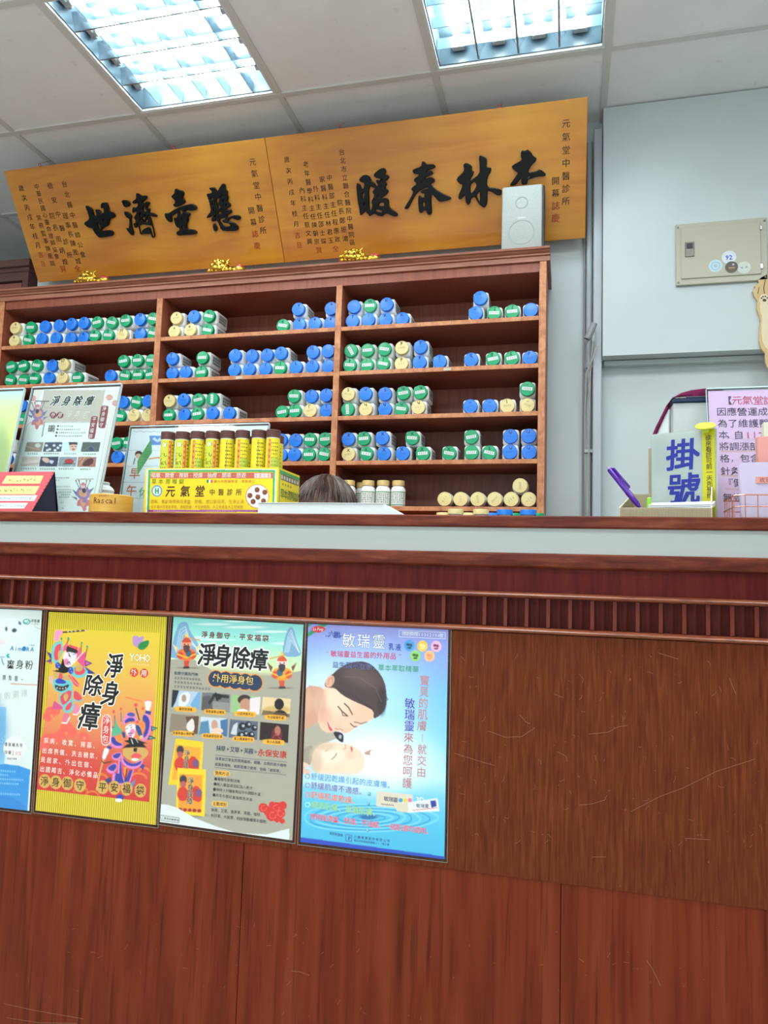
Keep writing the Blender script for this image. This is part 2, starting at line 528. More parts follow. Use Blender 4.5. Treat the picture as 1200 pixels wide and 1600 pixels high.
class Sheet:
    """a flat printed sheet: top-left corner O, unit axes U (right) and V (down), W x H metres.
    Points are read from a zoomed crop: region = (x0, y0, scale)."""

    def __init__(s, O, U, V, W, H, region, cell=0.0015, base=(255, 255, 255)):
        s.O, s.U, s.V = np.array(O, float), np.array(U, float), np.array(V, float)
        s.W, s.H, s.reg = W, H, region
        s.nw, s.nh = int(round(W / cell)) + 1, int(round(H / cell)) + 1
        s.img = np.tile(np.asarray(base, float) / 255, (s.nh, s.nw, 1))
        s.gu, s.gv = np.meshgrid(np.linspace(0, W, s.nw), np.linspace(0, H, s.nh))
        s.N = np.cross(s.U, s.V)
        s.let = Letters()

    def P(s, x, y):
        px, py = s.reg[0] + x / s.reg[2], s.reg[1] + y / s.reg[2]
        d = ray(px, py)
        t = np.dot(s.O - EYE, s.N) / np.dot(d, s.N)
        q = EYE + d * t - s.O
        return np.array([q @ s.U, q @ s.V])

    def _mix(s, m, col, a):
        m = (np.clip(m, 0, 1) * a)[..., None]
        s.img[:] = s.img * (1 - m) + np.asarray(col, float) / 255 * m

    def grad(s, stops, horizontal=False):
        t = s.gu / s.W if horizontal else s.gv / s.H
        for k in range(3):
            s.img[..., k] = np.interp(t, [q[0] for q in stops], [q[1][k] / 255 for q in stops])

    def mpoly(s, pts, col, a=1.0):
        """polygon in metres"""
        pts = np.asarray(pts)
        acc = np.zeros_like(s.gu)
        h = s.W / (s.nw - 1) * 0.25
        for (du, dv) in ((-h, -h), (h, -h), (-h, h), (h, h)):
            u, v = s.gu + du, s.gv + dv
            ins = np.zeros(u.shape, bool)
            j = len(pts) - 1
            for i in range(len(pts)):
                (xi, yi), (xj, yj) = pts[i], pts[j]
                if yi != yj:
                    ins ^= ((yi > v) != (yj > v)) & (u < (xj - xi) * (v - yi) / (yj - yi) + xi)
                j = i
            acc += ins
        s._mix(acc / 4, col, a)

    def poly(s, pts, col, a=1.0, smooth=0):
        pts = [np.array(p, float) for p in pts]
        for _ in range(smooth):
            q = []
            for i in range(len(pts)):
                A, B = pts[i], pts[(i + 1) % len(pts)]
                q += [A * .75 + B * .25, A * .25 + B * .75]
            pts = q
        s.mpoly([s.P(*p) for p in pts], col, a)

    def blob(s, x, y, rx, ry, col, a=1.0, soft=0.15, rot=0):
        c = s.P(x, y)
        ca, sa = math.cos(rot), math.sin(rot)
        e1 = s.P(x + rx * ca, y + rx * sa) - c
        e2 = s.P(x - ry * sa, y + ry * ca) - c
        A = np.linalg.inv(np.array([e1, e2]).T)
        du, dv = s.gu - c[0], s.gv - c[1]
        p, q = A[0, 0] * du + A[0, 1] * dv, A[1, 0] * du + A[1, 1] * dv
        r = np.sqrt(p * p + q * q)
        m = np.clip((1 + soft / 2 - r) / soft, 0, 1)
        s._mix(m * m * (3 - 2 * m), col, a)

    def line(s, pts, wd, col, a=1.0, w2=None):
        k = np.linalg.norm(s.P(pts[0][0] + 1, pts[0][1]) - s.P(*pts[0]))
        Q = [s.P(*p) for p in pts]
        n = len(Q) - 1
        best = np.full(s.gu.shape, 1e9)
        cs = s.W / (s.nw - 1)
        for i in range(n):
            A, B = Q[i], Q[i + 1]
            AB = B - A
            t = np.clip(((s.gu - A[0]) * AB[0] + (s.gv - A[1]) * AB[1]) / max(AB @ AB, 1e-12), 0, 1)
            d = np.hypot(s.gu - A[0] - t * AB[0], s.gv - A[1] - t * AB[1])
            ww = wd if w2 is None else wd + (w2 - wd) * (i + t) / n
            best = np.minimum(best, d - ww * k / 2)
        s._mix(0.5 - best / cs, col, a)

    def noise(s, amp, seed=1, coarse=6):
        r = np.random.RandomState(seed)
        g = r.rand(s.nh // coarse + 2, s.nw // coarse + 2)
        yi = np.linspace(0, g.shape[0] - 1.01, s.nh)
        xi = np.linspace(0, g.shape[1] - 1.01, s.nw)
        y0, x0 = yi.astype(int), xi.astype(int)
        fy, fx = (yi - y0)[:, None], (xi - x0)[None]
        n = (g[y0][:, x0] * (1 - fy) * (1 - fx) + g[y0 + 1][:, x0] * fy * (1 - fx) + g[y0][:, x0 + 1] * (1 - fy) * fx + g[y0 + 1][:, x0 + 1] * fy * fx)
        return (n - 0.5) * amp

    def text(s, st, x0, y0, x1, y1, size, col, bold=0.0, out=None, outw=0.06, sx=1.0, shear=0.0, rot=0.0, layer=2):
        k = np.linalg.norm(s.P(x0, y0 + size) - s.P(x0, y0))
        chars = list(st) if isinstance(st, str) else st
        n = len(chars)
        A, B = s.P(x0, y0), s.P(x1, y1)
        for i, ch in enumerate(chars):
            if ch == ' ':
                continue
            p = A + (B - A) * (i / max(n - 1, 1))
            if out is not None:
                s.let.add(ch, p[0], -p[1], k, out, outw + bold, layer - 1, rot, sx, shear)
            s.let.add(ch, p[0], -p[1], k, col, bold, layer, rot, sx, shear)

    def para(s, lines, size, col, bold=0.0, seed=3):
        """lines of unreadably small print: (x0,y0,x1,y1); drawn as broken strokes, not letters"""
        r = random.Random(seed)
        for (x0, y0, x1, y1) in lines:
            n = max(2, int(abs(x1 - x0) / (size * 1.15)))
            for i in range(n):
                t = (i + 0.5) / n
                x, y = x0 + (x1 - x0) * t, y0 + (y1 - y0) * t
                for q in range(3):
                    yy = y + (q - 1) * size * 0.32
                    dx = size * r.uniform(0.2, 0.42)
                    s.line([(x - dx, yy), (x + dx, yy)], size * 0.13, col, 0.75)
                s.line([(x + r.uniform(-.2, .2) * size, y - size * .42), (x + r.uniform(-.2, .2) * size, y + size * .42)], size * 0.13, col, 0.75)

    def build(s, thing, name='printed_sheet', thick=0.0006, letters='lettering', material=None, front=0.0):
        """add the painted face and the letters as children of a Thing"""
        V = np.stack([s.gu.ravel(), np.full(s.gu.size, -front), -s.gv.ravel()], 1)
        idx = np.arange(s.nw * s.nh).reshape(s.nh, s.nw)
        Fq = np.stack([idx[:-1, :-1], idx[1:, :-1], idx[1:, 1:], idx[:-1, 1:]], -1).reshape(-1, 4)
        # thin back so that the sheet is a real slab
        nb = len(V)
        b = [(0, thick, 0), (s.W, thick, 0), (s.W, thick, -s.H), (0, thick, -s.H)]
        V = np.concatenate([V, np.array(b)])
        extra = np.array([[nb + 0, nb + 1, nb + 2, nb + 3],
                          [0, s.nw - 1, nb + 1, nb + 0], [s.nw * (s.nh - 1), nb + 3, nb + 2, s.nw * s.nh - 1],
                          [0, nb + 0, nb + 3, s.nw * (s.nh - 1)], [s.nw - 1, s.nw * s.nh - 1, nb + 2, nb + 1]])
        cols = np.concatenate([np.clip(s.img.reshape(-1, 3), 0, 1), np.full((4, 3), 0.9)])
        me = mesh_arrays(name, V, np.concatenate([Fq, extra]), cols)
        mt = material or MT['print']
        o = link(name, me, mt, thing.o)
        N = np.cross(s.U, -s.V)       # local z is -V, local x is U, local y = z cross x
        yy = np.cross(-s.V, s.U)
        o.matrix_local = Matrix([[s.U[0], yy[0], -s.V[0], s.O[0] - thing.loc[0]], [s.U[1], yy[1], -s.V[1], s.O[1] - thing.loc[1]],
                                 [s.U[2], yy[2], -s.V[2], s.O[2] - thing.loc[2]], [0, 0, 0, 1]])
        if s.let.n and letters:
            l = link(letters, s.let.mesh(letters), mt, o)
            l.location = (0, -front, 0)
            l['kind'] = 'stuff'
        return o


def sheet_mtx(s, thing):
    yy = np.cross(-s.V, s.U)
    O = s.O - np.array(thing.loc)
    return Matrix([[s.U[0], yy[0], -s.V[0], O[0]], [s.U[1], yy[1], -s.V[1], O[1]], [s.U[2], yy[2], -s.V[2], O[2]], [0, 0, 0, 1]])


def slab_on(thing, name, sheet, m, mu0, mu1, mv0, mv1, y0, y1, parent=None, bev=0.0, smooth=False):
    """a box in a sheet's own frame (u right, v down, y behind)"""
    bm = bx(mu0, mu1, y0, y1, -mv1, -mv0, bev)
    o = obj(name, bm, m, parent or thing.o, smooth)
    yy = np.cross(-sheet.V, sheet.U)
    O = sheet.O - np.array(thing.loc)
    o.matrix_local = Matrix([[sheet.U[0], yy[0], -sheet.V[0], O[0]], [sheet.U[1], yy[1], -sheet.V[1], O[1]],
                             [sheet.U[2], yy[2], -sheet.V[2], O[2]], [0, 0, 0, 1]])
    return o

# ================================================================== the room
CEIL = 2.90
PX, PY, PITCH = 0.126, 2.455, 0.607


def struct(name, bm, m, parent=None, kind='structure', **k):
    o = obj(name, bm, m, parent, **k)
    if parent is None:
        o['kind'] = kind
    return o


struct('floor', bx(-4.7, 2.3, -3.1, 4.0, -0.05, 0), MT['floor'])
struct('wall_back', bx(-2.485, 2.3, 2.87, 3.0, 0, CEIL), MT['wall'])
struct('wall_recess', bx(-4.7, 2.3, 3.9, 4.0, 0, CEIL), MT['wall'])
struct('wall_left', bx(-4.7, -4.6, -3.1, 3.9, 0, CEIL), MT['wall'])
struct('wall_right', bx(2.2, 2.3, -3.1, 2.87, 0, CEIL), MT['wall'])
bm = bmesh.new()
box(bm, -4.6, -2.5, -3.1, -3.0, 0, CEIL)
box(bm, 1.3, 2.2, -3.1, -3.0, 0, CEIL)
box(bm, -2.5, 1.3, -3.1, -3.0, 2.65, CEIL)
box(bm, -2.5, 1.3, -3.1, -3.0, 0, 0.2)
struct('wall_front', bm, MT['wall'])
wf = bmesh.new()
for x in (-2.5, -1.25, 0.0, 1.26):
    box(wf, x, x + 0.04, -3.08, -3.02, 0.2, 2.65)
box(wf, -2.5, 1.3, -3.08, -3.02, 0.2, 0.24)
box(wf, -2.5, 1.3, -3.08, -3.02, 2.61, 2.65)
win = struct('window_1', wf, MT['white_frame'])
obj('pane', bx(-2.46, 1.26, -3.055, -3.045, 0.24, 2.61), MT['glass'], win)

# boxed-in upper wall on the right and its soffit batten
bm = bx(0.126, 2.2, 2.775, 2.87, 1.908, CEIL - 0.006)
uw = struct('wall_upper', bm, MT['wall'])
struct('trim_1', bx(0.135, 2.2, 2.835, 2.87, 1.888, 1.905), MT['wall'])

# ceiling: slab above, boards laid in a grid of bars, two open cells with lamps
ceil = struct('ceiling', bx(-4.7, 2.3, -3.1, 4.0, 3.05, 3.10), MT['ceiling'])
nx0, nx1 = -8, 4
ny0, ny1 = -10, 3
LAMP_CELLS = {(-3, -1), (-1, -1)}
tile = bx(0.004, PITCH - 0.004, 0.004, PITCH - 0.004, 0, 0.012)
tme = bpy.data.meshes.new('ceiling_tile')
tile.to_mesh(tme)
tile.free()
tme.materials.append(MT['ceiling'])
far = {(round((x - 0.30 - PX) / PITCH), round((y - 0.30 - PY) / PITCH)) for x, y in FAR_LAMPS}
for i in range(nx0, nx1):
    for j in range(ny0, ny1):
        if (i, j) in LAMP_CELLS or (i, j) in far:
            continue
        x, y = PX + i * PITCH, PY + j * PITCH
        if x + PITCH > 2.21 + PITCH or y < -3.7:
            continue
        o = bpy.data.objects.new('ceiling_tile', tme)
        o.location = (x, y, CEIL)
        o.parent = ceil
        C.objects.link(o)
for i in range(nx0, nx1 + 1):
    x = PX + i * PITCH
    if -4.6 < x < 2.2:
        obj('ceiling_bar', bx(x - 0.012, x + 0.012, -3.0, 3.9, CEIL - 0.006, CEIL + 0.001), MT['tbar'], ceil)
for j in range(ny0, ny1 + 1):
    y = PY + j * PITCH
    if -3.0 < y < 3.9:
        obj('ceiling_bar', bx(-4.6, 2.2, y - 0.012, y + 0.012, CEIL - 0.0065, CEIL + 0.0005), MT['tbar'], ceil)


def troffer(cx, cy, rot, label):
    """recessed louvred lamp, built about the cell centre with its tubes along local y"""
    t = Thing('ceiling_lamp', label, 'light', (cx, cy, CEIL), 'louvred ceiling lamps')
    t.o.rotation_euler = (0, 0, rot)
    t.loc = (0, 0, 0)
    S = 0.297
    bm = bmesh.new()
    for (a, b, c, d) in ((-S, S, -S, -S + .014), (-S, S, S - .014, S), (-S, -S + .014, -S + .014, S - .014), (S - .014, S, -S + .014, S - .014)):
        box(bm, a, b, c, d, -0.004, 0.012)
    t.part('frame', bm, MT['white_frame'])
    bm = bmesh.new()
    I = S - .012
    for (a, b, c, d) in ((-I, I, -I, -I + .006), (-I, I, I - .006, I), (-I, -I + .006, -I + .006, I - .006), (I - .006, I, -I + .006, I - .006)):
        box(bm, a, b, c, d, 0.006, 0.095)
    box(bm, -I, I, -I, I, 0.095, 0.10)
    t.part('reflector_tray', bm, MT['reflector'])
    xs = [-0.21, -0.07, 0.07, 0.21]
    for x in xs:
        bm = bmesh.new()
        lathe(bm, [(0.013, -0.245), (0.013, 0.245)], 14, Matrix.Translation((x, 0, 0.058)) @ Matrix.Rotation(PI / 2, 4, 'X'))
        tb = t.part('lamp_tube', bm, MT['tube'], smooth=True)
        for s in (-1, 1):
            bm = bx(x - 0.024, x + 0.024, s * 0.262 - 0.012, s * 0.262 + 0.012, 0.045, 0.095, 0.004)
            lathe(bm, [(0.015, -0.014), (0.015, 0.014)], 14, Matrix.Translation((x, s * 0.254, 0.058)) @ Matrix.Rotation(PI / 2, 4, 'X'))
            t.part('tube_socket', bm, MT['socket'], tb)
    for x in (-0.14, 0.0, 0.14):       # parabolic side blades between the tubes
        bm = bmesh.new()
        prism(bm, [(x - .003, 0.004), (x + .003, 0.004), (x + 0.006, 0.03), (x + 0.022, 0.062), (x - 0.022, 0.062), (x - 0.006, 0.03)], -I + .007, I - .007)
        t.part('side_blade', bm, MT['louvre'])
    for k in range(5):
        y = -0.2 + 0.1 * k
        for q in range(4):
            x0 = -I + 0.008 if q == 0 else -0.14 + 0.14 * (q - 1) + 0.004
            x1 = I - 0.008 if q == 3 else -0.14 + 0.14 * q - 0.004
            bm = bmesh.new()
            prism(bm, [(y - .0012, 0.005), (y + .0012, 0.005), (y + 0.006, 0.042), (y - 0.006, 0.042)], x0, x1, 'x')
            t.part('cross_blade', bm, MT['louvre'])
    return t


def cell(i, j):
    return PX + (i + .5) * PITCH, PY + (j + .5) * PITCH


troffer(*cell(-3, -1), PI / 2, 'square louvred ceiling lamp with tubes running parallel to the sign, left of the two')
troffer(*cell(-1, -1), 0, 'square louvred ceiling lamp with tubes pointing at the sign, above the right board')

# the added unseen lamps: frame with a glowing diffuser
for k, (i, j) in enumerate(sorted(far)):
    cx, cy = cell(i, j)
    where = '%s lamp of the %s row' % ({-5: 'far left', -3: 'left', -1: 'middle', 1: 'right'}[i], 'nearer' if j > -4 else 'farther')
    t = Thing('ceiling_lamp', 'added square glowing ceiling lamp out of view, ' + where, 'light', (cx, cy, CEIL), 'added ceiling lamps outside the picture')
    bm = bmesh.new()
    S = 0.297
    for (a, b, c, d) in ((-S, S, -S, -S + .014), (-S, S, S - .014, S), (-S, -S + .014, -S + .014, S - .014), (S - .014, S, -S + .014, S - .014)):
        box(bm, cx + a, cx + b, cy + c, cy + d, CEIL - 0.004, CEIL + 0.012)
    t.part('frame', bm, MT['white_frame'])
    t.part('diffuser', bx(cx - S + .014, cx + S - .014, cy - S + .014, cy + S - .014, CEIL + 0.002, CEIL + 0.006), MT['lampglow'])

# pipes, casing and cables in the corner beside the upper wall
t = Thing('pipe_casing', 'pale grey pipe casing running up the wall corner beside the sign', 'pipe', (0.085, 2.85, 0))
t.part('casing', bx(0.092, 0.124, 2.80, 2.868, 0.0, 2.83, 0.003), MT['pvc'])
bm = bmesh.new()
tube(bm, [(0.078, 2.845, 0), (0.078, 2.845, 2.80)], 0.011, 12)
t.part('pipe', bm, MT['pvc'], smooth=True)
bm = bmesh.new()
tube(bm, [(0.060, 2.856, 0), (0.060, 2.856, 2.835)], 0.005, 8)
t.part('pipe', bm, MT['cable_grey'], smooth=True)
for z in (1.88, 1.55, 1.25):
    t.part('pipe_clip', bx(0.062, 0.094, 2.828, 2.868, z, z + 0.014, 0.002), MT['pvc'])

t = Thing('wall_cable', 'grey cable with a plug end hanging beside the white upper wall', 'cable', (0.06, 2.80, 1.0))
a, b = at(929, 505, 2.76), at(917, 530, 2.76)
bm = bmesh.new()
tube(bm, [a, (a + b) / 2, b], [0.011, 0.013, 0.012], 10)
t.part('plug_sleeve', bm, MT['cable_grey'], smooth=True)
c = at(916.5, 531, 2.765)
bm = bmesh.new()
tube(bm, [b - np.array([0, 0, .002]), (b + c) / 2 - np.array([0.003, 0, .008]), c - np.array([0.002, 0, .014])], [0.009, 0.008, 0.006], 10)
t.part('collar', bm, MT['cable_grey'], smooth=True)
bm = bmesh.new()
tube(bm, [c - np.array([0.002, 0, .012]), at(915, 570, 2.80), at(913, 640, 2.845), at(911, 720, 2.862), at(911, 800, 2.862), at(912, 980, 2.862)], 0.0028, 6)
t.part('wire', bm, MT['cable_grey'], smooth=True)
t = Thing('wall_cable', 'beige cable with a white connector hanging down the wall corner', 'cable', (0.06, 2.79, 1.0))
bm = bmesh.new()
tube(bm, [at(928, 515, 2.77), at(927.5, 522, 2.77), at(927, 530, 2.77), at(926.5, 534, 2.77)], [0.004, 0.008, 0.008, 0.005], 10)
t.part('connector', bm, MT['pvc'], smooth=True)
bm = bmesh.new()
tube(bm, [at(926.5, 534, 2.77), at(924, 560, 2.79), at(922, 590, 2.815), at(920, 680, 2.825), at(921, 790, 2.83), at(922, 980, 2.83)], 0.0035, 6)
t.part('wire', bm, MT['cable'], smooth=True)
bm = bmesh.new()
tube(bm, [at(934, 540, 2.762), at(925, 563, 2.775), at(916, 583, 2.80), at(914, 640, 2.83), at(914, 790, 2.85), at(915, 980, 2.85)], 0.0035, 6)
t.part('wire', bm, MT['cable'], smooth=True)

# ------------------------------------------------------------------ electrical panel
t = Thing('electrical_panel', 'beige metal breaker panel set in the white upper wall', 'electrical panel', (0.54, 2.775, 2.157))
t.part('frame', bx(0.384, 0.692, 2.762, 2.7745, 2.158, 2.392, 0.002), MT['panel_beige'])
d = t.part('door', bx(0.401, 0.670, 2.7575, 2.7618, 2.180, 2.376, 0.0015), MT['panel_beige'])
lk = t.part('latch_plate', bx(0.4145, 0.4465, 2.754, 2.7573, 2.262, 2.318, 0.001), MT['metal'], d)
t.part('latch_hole', bx(0.4195, 0.4415, 2.7525, 2.7538, 2.292, 2.312), MT['dark'], d)
for z in (2.198, 2.342):
    t.part('hinge', bx(0.6665, 0.6735, 2.752, 2.7573, z, z + 0.017, 0.001), MT['steel'], d)
for x, z in ((0.392, 2.168), (0.392, 2.379), (0.684, 2.168), (0.684, 2.379)):
    bm = bmesh.new()
    lathe(bm, [(0.0042, 0), (0.0036, 0.002), (0.0, 0.0026)], 12, Matrix.Translation((x, 2.762, z)) @ Matrix.Rotation(PI / 2, 4, 'X'))
    t.part('screw', bm, MT['metal'])


def sticker(cx, cy, rad, paint, label, letters):
    """round sticker on the panel door, centre in photo pixels"""
    c = at(cx, cy, 2.757)
    s = Sheet((c[0] - rad, 2.757, c[2] + rad), (1, 0, 0), (0, 0, -1), 2 * rad, 2 * rad, (1020, 330, 6.667), 0.0009)
    th = Thing('sticker', label, 'sticker', (c[0], 2.757, c[2]), 'stickers on the breaker panel')
    bm = bmesh.new()
    lathe(bm, [(rad, 0), (rad, 0.0004)], 32, Matrix.Translation((c[0], 2.7572, c[2])) @ Matrix.Rotation(PI / 2, 4, 'X'))
    V = [v.co.copy() for v in bm.verts]
    o = th.part('disc', bm, paint)
    L = Letters()
    letters(L, rad)
    l = link('lettering', L.mesh('lettering'), MT['print'], o)
    l.location = (0, -0.0006, 0)
    tag(l, kind='stuff')
    return th


sk_w, sk_b, sk_k, sk_c = mat('sticker_white', (206, 214, 220), 0.4), mat('sticker_blue', (186, 208, 214), 0.4), mat('sticker_black', (62, 50, 40), 0.35), mat('sticker_cream', (196, 204, 192), 0.4)


def _s1(L, r):
    L.add('92', 0, -0.001, r * 0.95, (40, 90, 190), 0.03)
    for k in range(9):
        a = PI * (0.95 - 0.11 * k)
        L.add('•', r * .78 * math.cos(a), r * .78 * math.sin(a), r * .28, (60, 60, 70))


def _s2(L, r):
    for k in range(20):
        a = 2 * PI * k / 20
        L.add('•', r * .62 * math.cos(a), r * .62 * math.sin(a), r * .62, (70, 160, 200))
    L.add('©', 0, 0, r * .7, (90, 120, 130))


def _s3(L, r):
    L.add('•', r * .25, r * .45, r * 1.6, (190, 190, 215))
    L.add('━', 0, -r * .12, r * .9, (196, 180, 90), 0.02)
    L.add('━', 0, -r * .35, r * .9, (150, 110, 70), 0.01)


def _s4(L, r):
    L.add('<', -r * .3, 0, r * .7, (50, 90, 140), 0.02)
    L.add('>', r * .35, 0.001, r * .7, (50, 90, 140), 0.02)
    for k in range(6):
        L.add('•', -r * .3 + r * .22 * k, -r * .7, r * .25, (80, 90, 90))


sticker(1139, 402, 0.0245, sk_w, 'round white sticker numbered 92, highest of the four on the panel', _s1)
sticker(1118, 415.5, 0.0235, sk_b, 'pale sticker with light blue ring, leftmost on the breaker panel', _s2)
sticker(1162.5, 418, 0.0225, sk_c, 'pale cream sticker with two blue arrows, rightmost on the breaker panel', _s4)
for o in (sticker(1143, 417.5, 0.0215, sk_k, 'round dark brown sticker with gold lines, middle of the panel stickers', _s3),):
    o.o.location.y -= 0.0012

# ------------------------------------------------------------------ dark cabinet in the recess at the far left
X1 = float(at(47, 415, 3.0)[0])
t = Thing('wooden_cabinet', 'dark wooden wall cabinet with red panelled door left of the sign', 'cabinet', (X1 - 0.4, 3.2, 0))
t.part('carcass', bx(X1 - 0.85, X1, 3.02, 3.5, 0, 2.56), MT['dark_cabinet'])
bm = bmesh.new()
box(bm, X1 - 0.88, X1 + 0.02, 2.97, 3.5, 2.565, 2.60)
box(bm, X1 - 0.86, X1 + 0.005, 2.99, 3.5, 2.545, 2.565)
t.part('cornice', bm, MT['dark_cabinet'])
bm = bmesh.new()
box(bm, X1 - 0.035, X1 - 0.001, 2.995, 3.019, 0.0, 2.544)
box(bm, X1 - 0.85, X1 - 0.035, 2.995, 3.019, 2.50, 2.544)
t.part('face_frame', bm, MT['dark_cabinet'])
bm = bmesh.new()
dx0, dx1, dz0, dz1 = X1 - 0.45, X1 - 0.043, 0.9, 2.488
wx1, wz1 = dx1 - 0.075, dz1 - 0.072
box(bm, wx1, dx1, 3.0, 3.016, dz0, dz1)
box(bm, dx0, wx1, 3.0, 3.016, wz1, dz1)
box(bm, dx0, dx0 + 0.05, 3.0, 3.016, dz0, wz1)
box(bm, dx0 + 0.05, wx1, 3.0, 3.016, dz0, dz0 + 0.5)
dr = t.part('door', bm, MT['red_door'])
bm = bmesh.new()
for k in range(1, 9):
    x = wx1 - 0.032 * k
    box(bm, x - .003, x + .003, 3.003, 3.012, dz0 + .5, wz1)
for k in range(1, 20):
    z = wz1 - 0.05 * k
    box(bm, dx0 + .05, wx1, 3.004, 3.010, z - .003, z + .003)
t.part('lattice', bm, MT['dark_cabinet'], dr)

# ------------------------------------------------------------------ bookcase
t = Thing('bookcase', 'reddish brown wooden bookcase of pigeonholes full of bottles against the wall', 'bookcase', (-1.26, 2.73, 1.187))
POSTS = [(-2.440, -2.414), (-1.658, -1.632), (-0.876, -0.852), (-0.103, -0.078)]
SHELVES = [2.014, 1.838, 1.663, 1.490, 1.318]
for k, (a, b) in enumerate(POSTS):
    top = 2.2165 if k in (0, 3) else 2.180
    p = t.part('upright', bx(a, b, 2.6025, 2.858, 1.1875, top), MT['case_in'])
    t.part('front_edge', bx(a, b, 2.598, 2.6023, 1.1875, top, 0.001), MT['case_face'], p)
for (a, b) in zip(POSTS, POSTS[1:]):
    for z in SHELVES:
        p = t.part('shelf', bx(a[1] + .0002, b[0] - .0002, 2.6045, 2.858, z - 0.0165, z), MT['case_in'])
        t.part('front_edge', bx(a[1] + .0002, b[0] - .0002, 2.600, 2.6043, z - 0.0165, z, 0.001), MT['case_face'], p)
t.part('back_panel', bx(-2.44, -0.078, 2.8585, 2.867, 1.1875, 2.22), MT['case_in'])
t.part('top_board', bx(-2.4135, -0.1035, 2.607, 2.858, 2.181, 2.2325), MT['case_in'])
bm = bmesh.new()
prism(bm, [(2.868, 2.262), (2.868, 2.2172), (2.5965, 2.2172), (2.5965, 2.234), (2.599, 2.236), (2.592, 2.238), (2.592, 2.2435), (2.595, 2.245), (2.586, 2.250), (2.583, 2.2535),
           (2.575, 2.255), (2.573, 2.262)], -2.455, -0.066, 'x')
# hollow out nothing: a solid crown; front lip ends level with the top
t.part('crown', bm, MT['crown'])
# small paper tags and chipped varnish on shelf fronts
for (px, py, Y) in ((125, 600.5, 2.5995), (373.5, 590, 2.5995), (699, 576.5, 2.5995)):
    c = at(px, py, Y)
    t.part('paper_tag', bx(c[0] - .014, c[0] + .014, 2.5985, 2.5995, c[2] - .006, c[2] + .005), MT['board_grey'])

t = Thing('base_cabinet', 'wooden base cabinet with worktop under the bookcase', 'cabinet', (-1.26, 2.6, 0))
t.part('carcass', bx(-2.44, -0.078, 2.38, 2.868, 0.06, 1.16), MT['case_in'])
t.part('worktop', bx(-2.45, -0.074, 2.36, 2.868, 1.16, 1.187, 0.003), MT['case_face'])
t.part('plinth', bx(-2.44, -0.08, 2.42, 2.868, 0.0, 0.06), MT['dark'])
for k in range(4):
    x0 = -2.43 + k * 0.588
    dd = t.part('door', bx(x0, x0 + 0.58, 2.362, 2.3795, 0.09, 1.14, 0.003), MT['case_face'])
    t.part('knob', bx(x0 + 0.53, x0 + 0.545, 2.345, 2.3618, 0.62, 0.70, 0.003), MT['metal'], dd)

# ------------------------------------------------------------------ reception counter
t = Thing('reception_counter', 'long wooden reception counter with white band and fluted frieze in front', 'counter', (-0.9, 1.55, 0))
CX0, CX1 = -3.2, 1.4
t.part('top_ledge', bx(CX0, CX1, 1.400, 1.76, 1.155, 1.178, 0.0025), MT['trim'])
t.part('white_band', bx(CX0, CX1, 1.412, 1.44, 1.1, 1.1548), MT['white_lam'])
bm = bmesh.new()
prism(bm, [(1.44, 1.1062), (1.389, 1.1062), (1.386, 1.1035), (1.3855, 1.089), (1.388, 1.082), (1.394, 1.0785), (1.44, 1.0785)], CX0, CX1, 'x')
t.part('cap_moulding', bm, MT['trim'], smooth=True)
t.part('frieze_board', bx(CX0, CX1, 1.403, 1.44, 1.03, 1.0783), MT['frieze'])
for zc in (1.0272, 0.9612):
    bm = bmesh.new()
    prism(bm, [(1.412 + 0.018 * math.cos(a) - 0.004, zc + 0.0058 * math.sin(a)) for a in [PI / 2 + PI * k / 8 for k in range(9)]] + [(1.44, zc - .0058), (1.44, zc + .0058)], CX0, CX1, 'x')
    t.part('bead', bm, MT['bead'], smooth=True)
t.part('fluting_back', bx(CX0, CX1, 1.4125, 1.44, 0.968, 1.021), MT['flute'])
# fillets and flutes alternate along the frieze
PF = 0.0396
n0 = int((CX0 - 0.285) / PF) + 1
n1 = int((CX1 - 0.285) / PF)
fm = bpy.data.meshes.new('fillet')
b_ = bx(-0.0036, 0.0036, 1.402, 1.4123, 0.9672, 1.0215, 0.0006)
bmesh.ops.translate(b_, vec=(0, -1.55, 0), verts=b_.verts[:])
b_.to_mesh(fm)
b_.free()
fm.materials.append(MT['fillet'])
hm = bpy.data.meshes.new('flute')
b_ = bmesh.new()
wv = PF / 2 - 0.0036
pts = []
for k in range(11):
    a = -1 + 0.2 * k
    pts.append((PF / 2 + a * wv, 1.4120 - 0.0032 * math.exp(-(a / 0.30) ** 2)))
prism(b_, pts + [(PF - 0.0036, 1.4124), (0.0036, 1.4124)], 0.9672, 1.0215, 'z')
bmesh.ops.translate(b_, vec=(0, -1.55, 0), verts=b_.verts[:])
b_.to_mesh(hm)
b_.free()
hm.polygons.foreach_set('use_smooth', [True] * len(hm.polygons))
hm.set_sharp_from_angle(angle=math.radians(50))
hm.materials.append(MT['flute'])
for k in range(n0, n1 + 1):
    for (nm, me) in (('fillet', fm), ('flute', hm)):
        o = bpy.data.objects.new(nm, me)
        o.parent = t.o
        o.location = (0.2845 + k * PF + 0.9, 0, 0)
        C.objects.link(o)
t.part('upper_panel', bx(CX0, CX1, 1.3985, 1.44, 0.5155, 0.9552), MT['panel_up'], label='brown scratched upper front panel')
for k in range(-5, 3):
    a = max(CX0, -0.005 + k * 0.617 + 0.0008)
    b = min(CX1, -0.005 + (k + 1) * 0.617 - 0.0008)
    t.part('lower_panel', bx(a, b, 1.400, 1.44, 0.0, 0.5148), MT['panel_low'])
t.part('end_panel', bx(CX1 - 0.02, CX1, 1.4405, 1.90, 0.0, 1.154), MT['panel_low'])
t.part('backing', bx(CX0, CX1 - .0205, 1.4405, 1.455, 0.0, 1.154), MT['dark'])
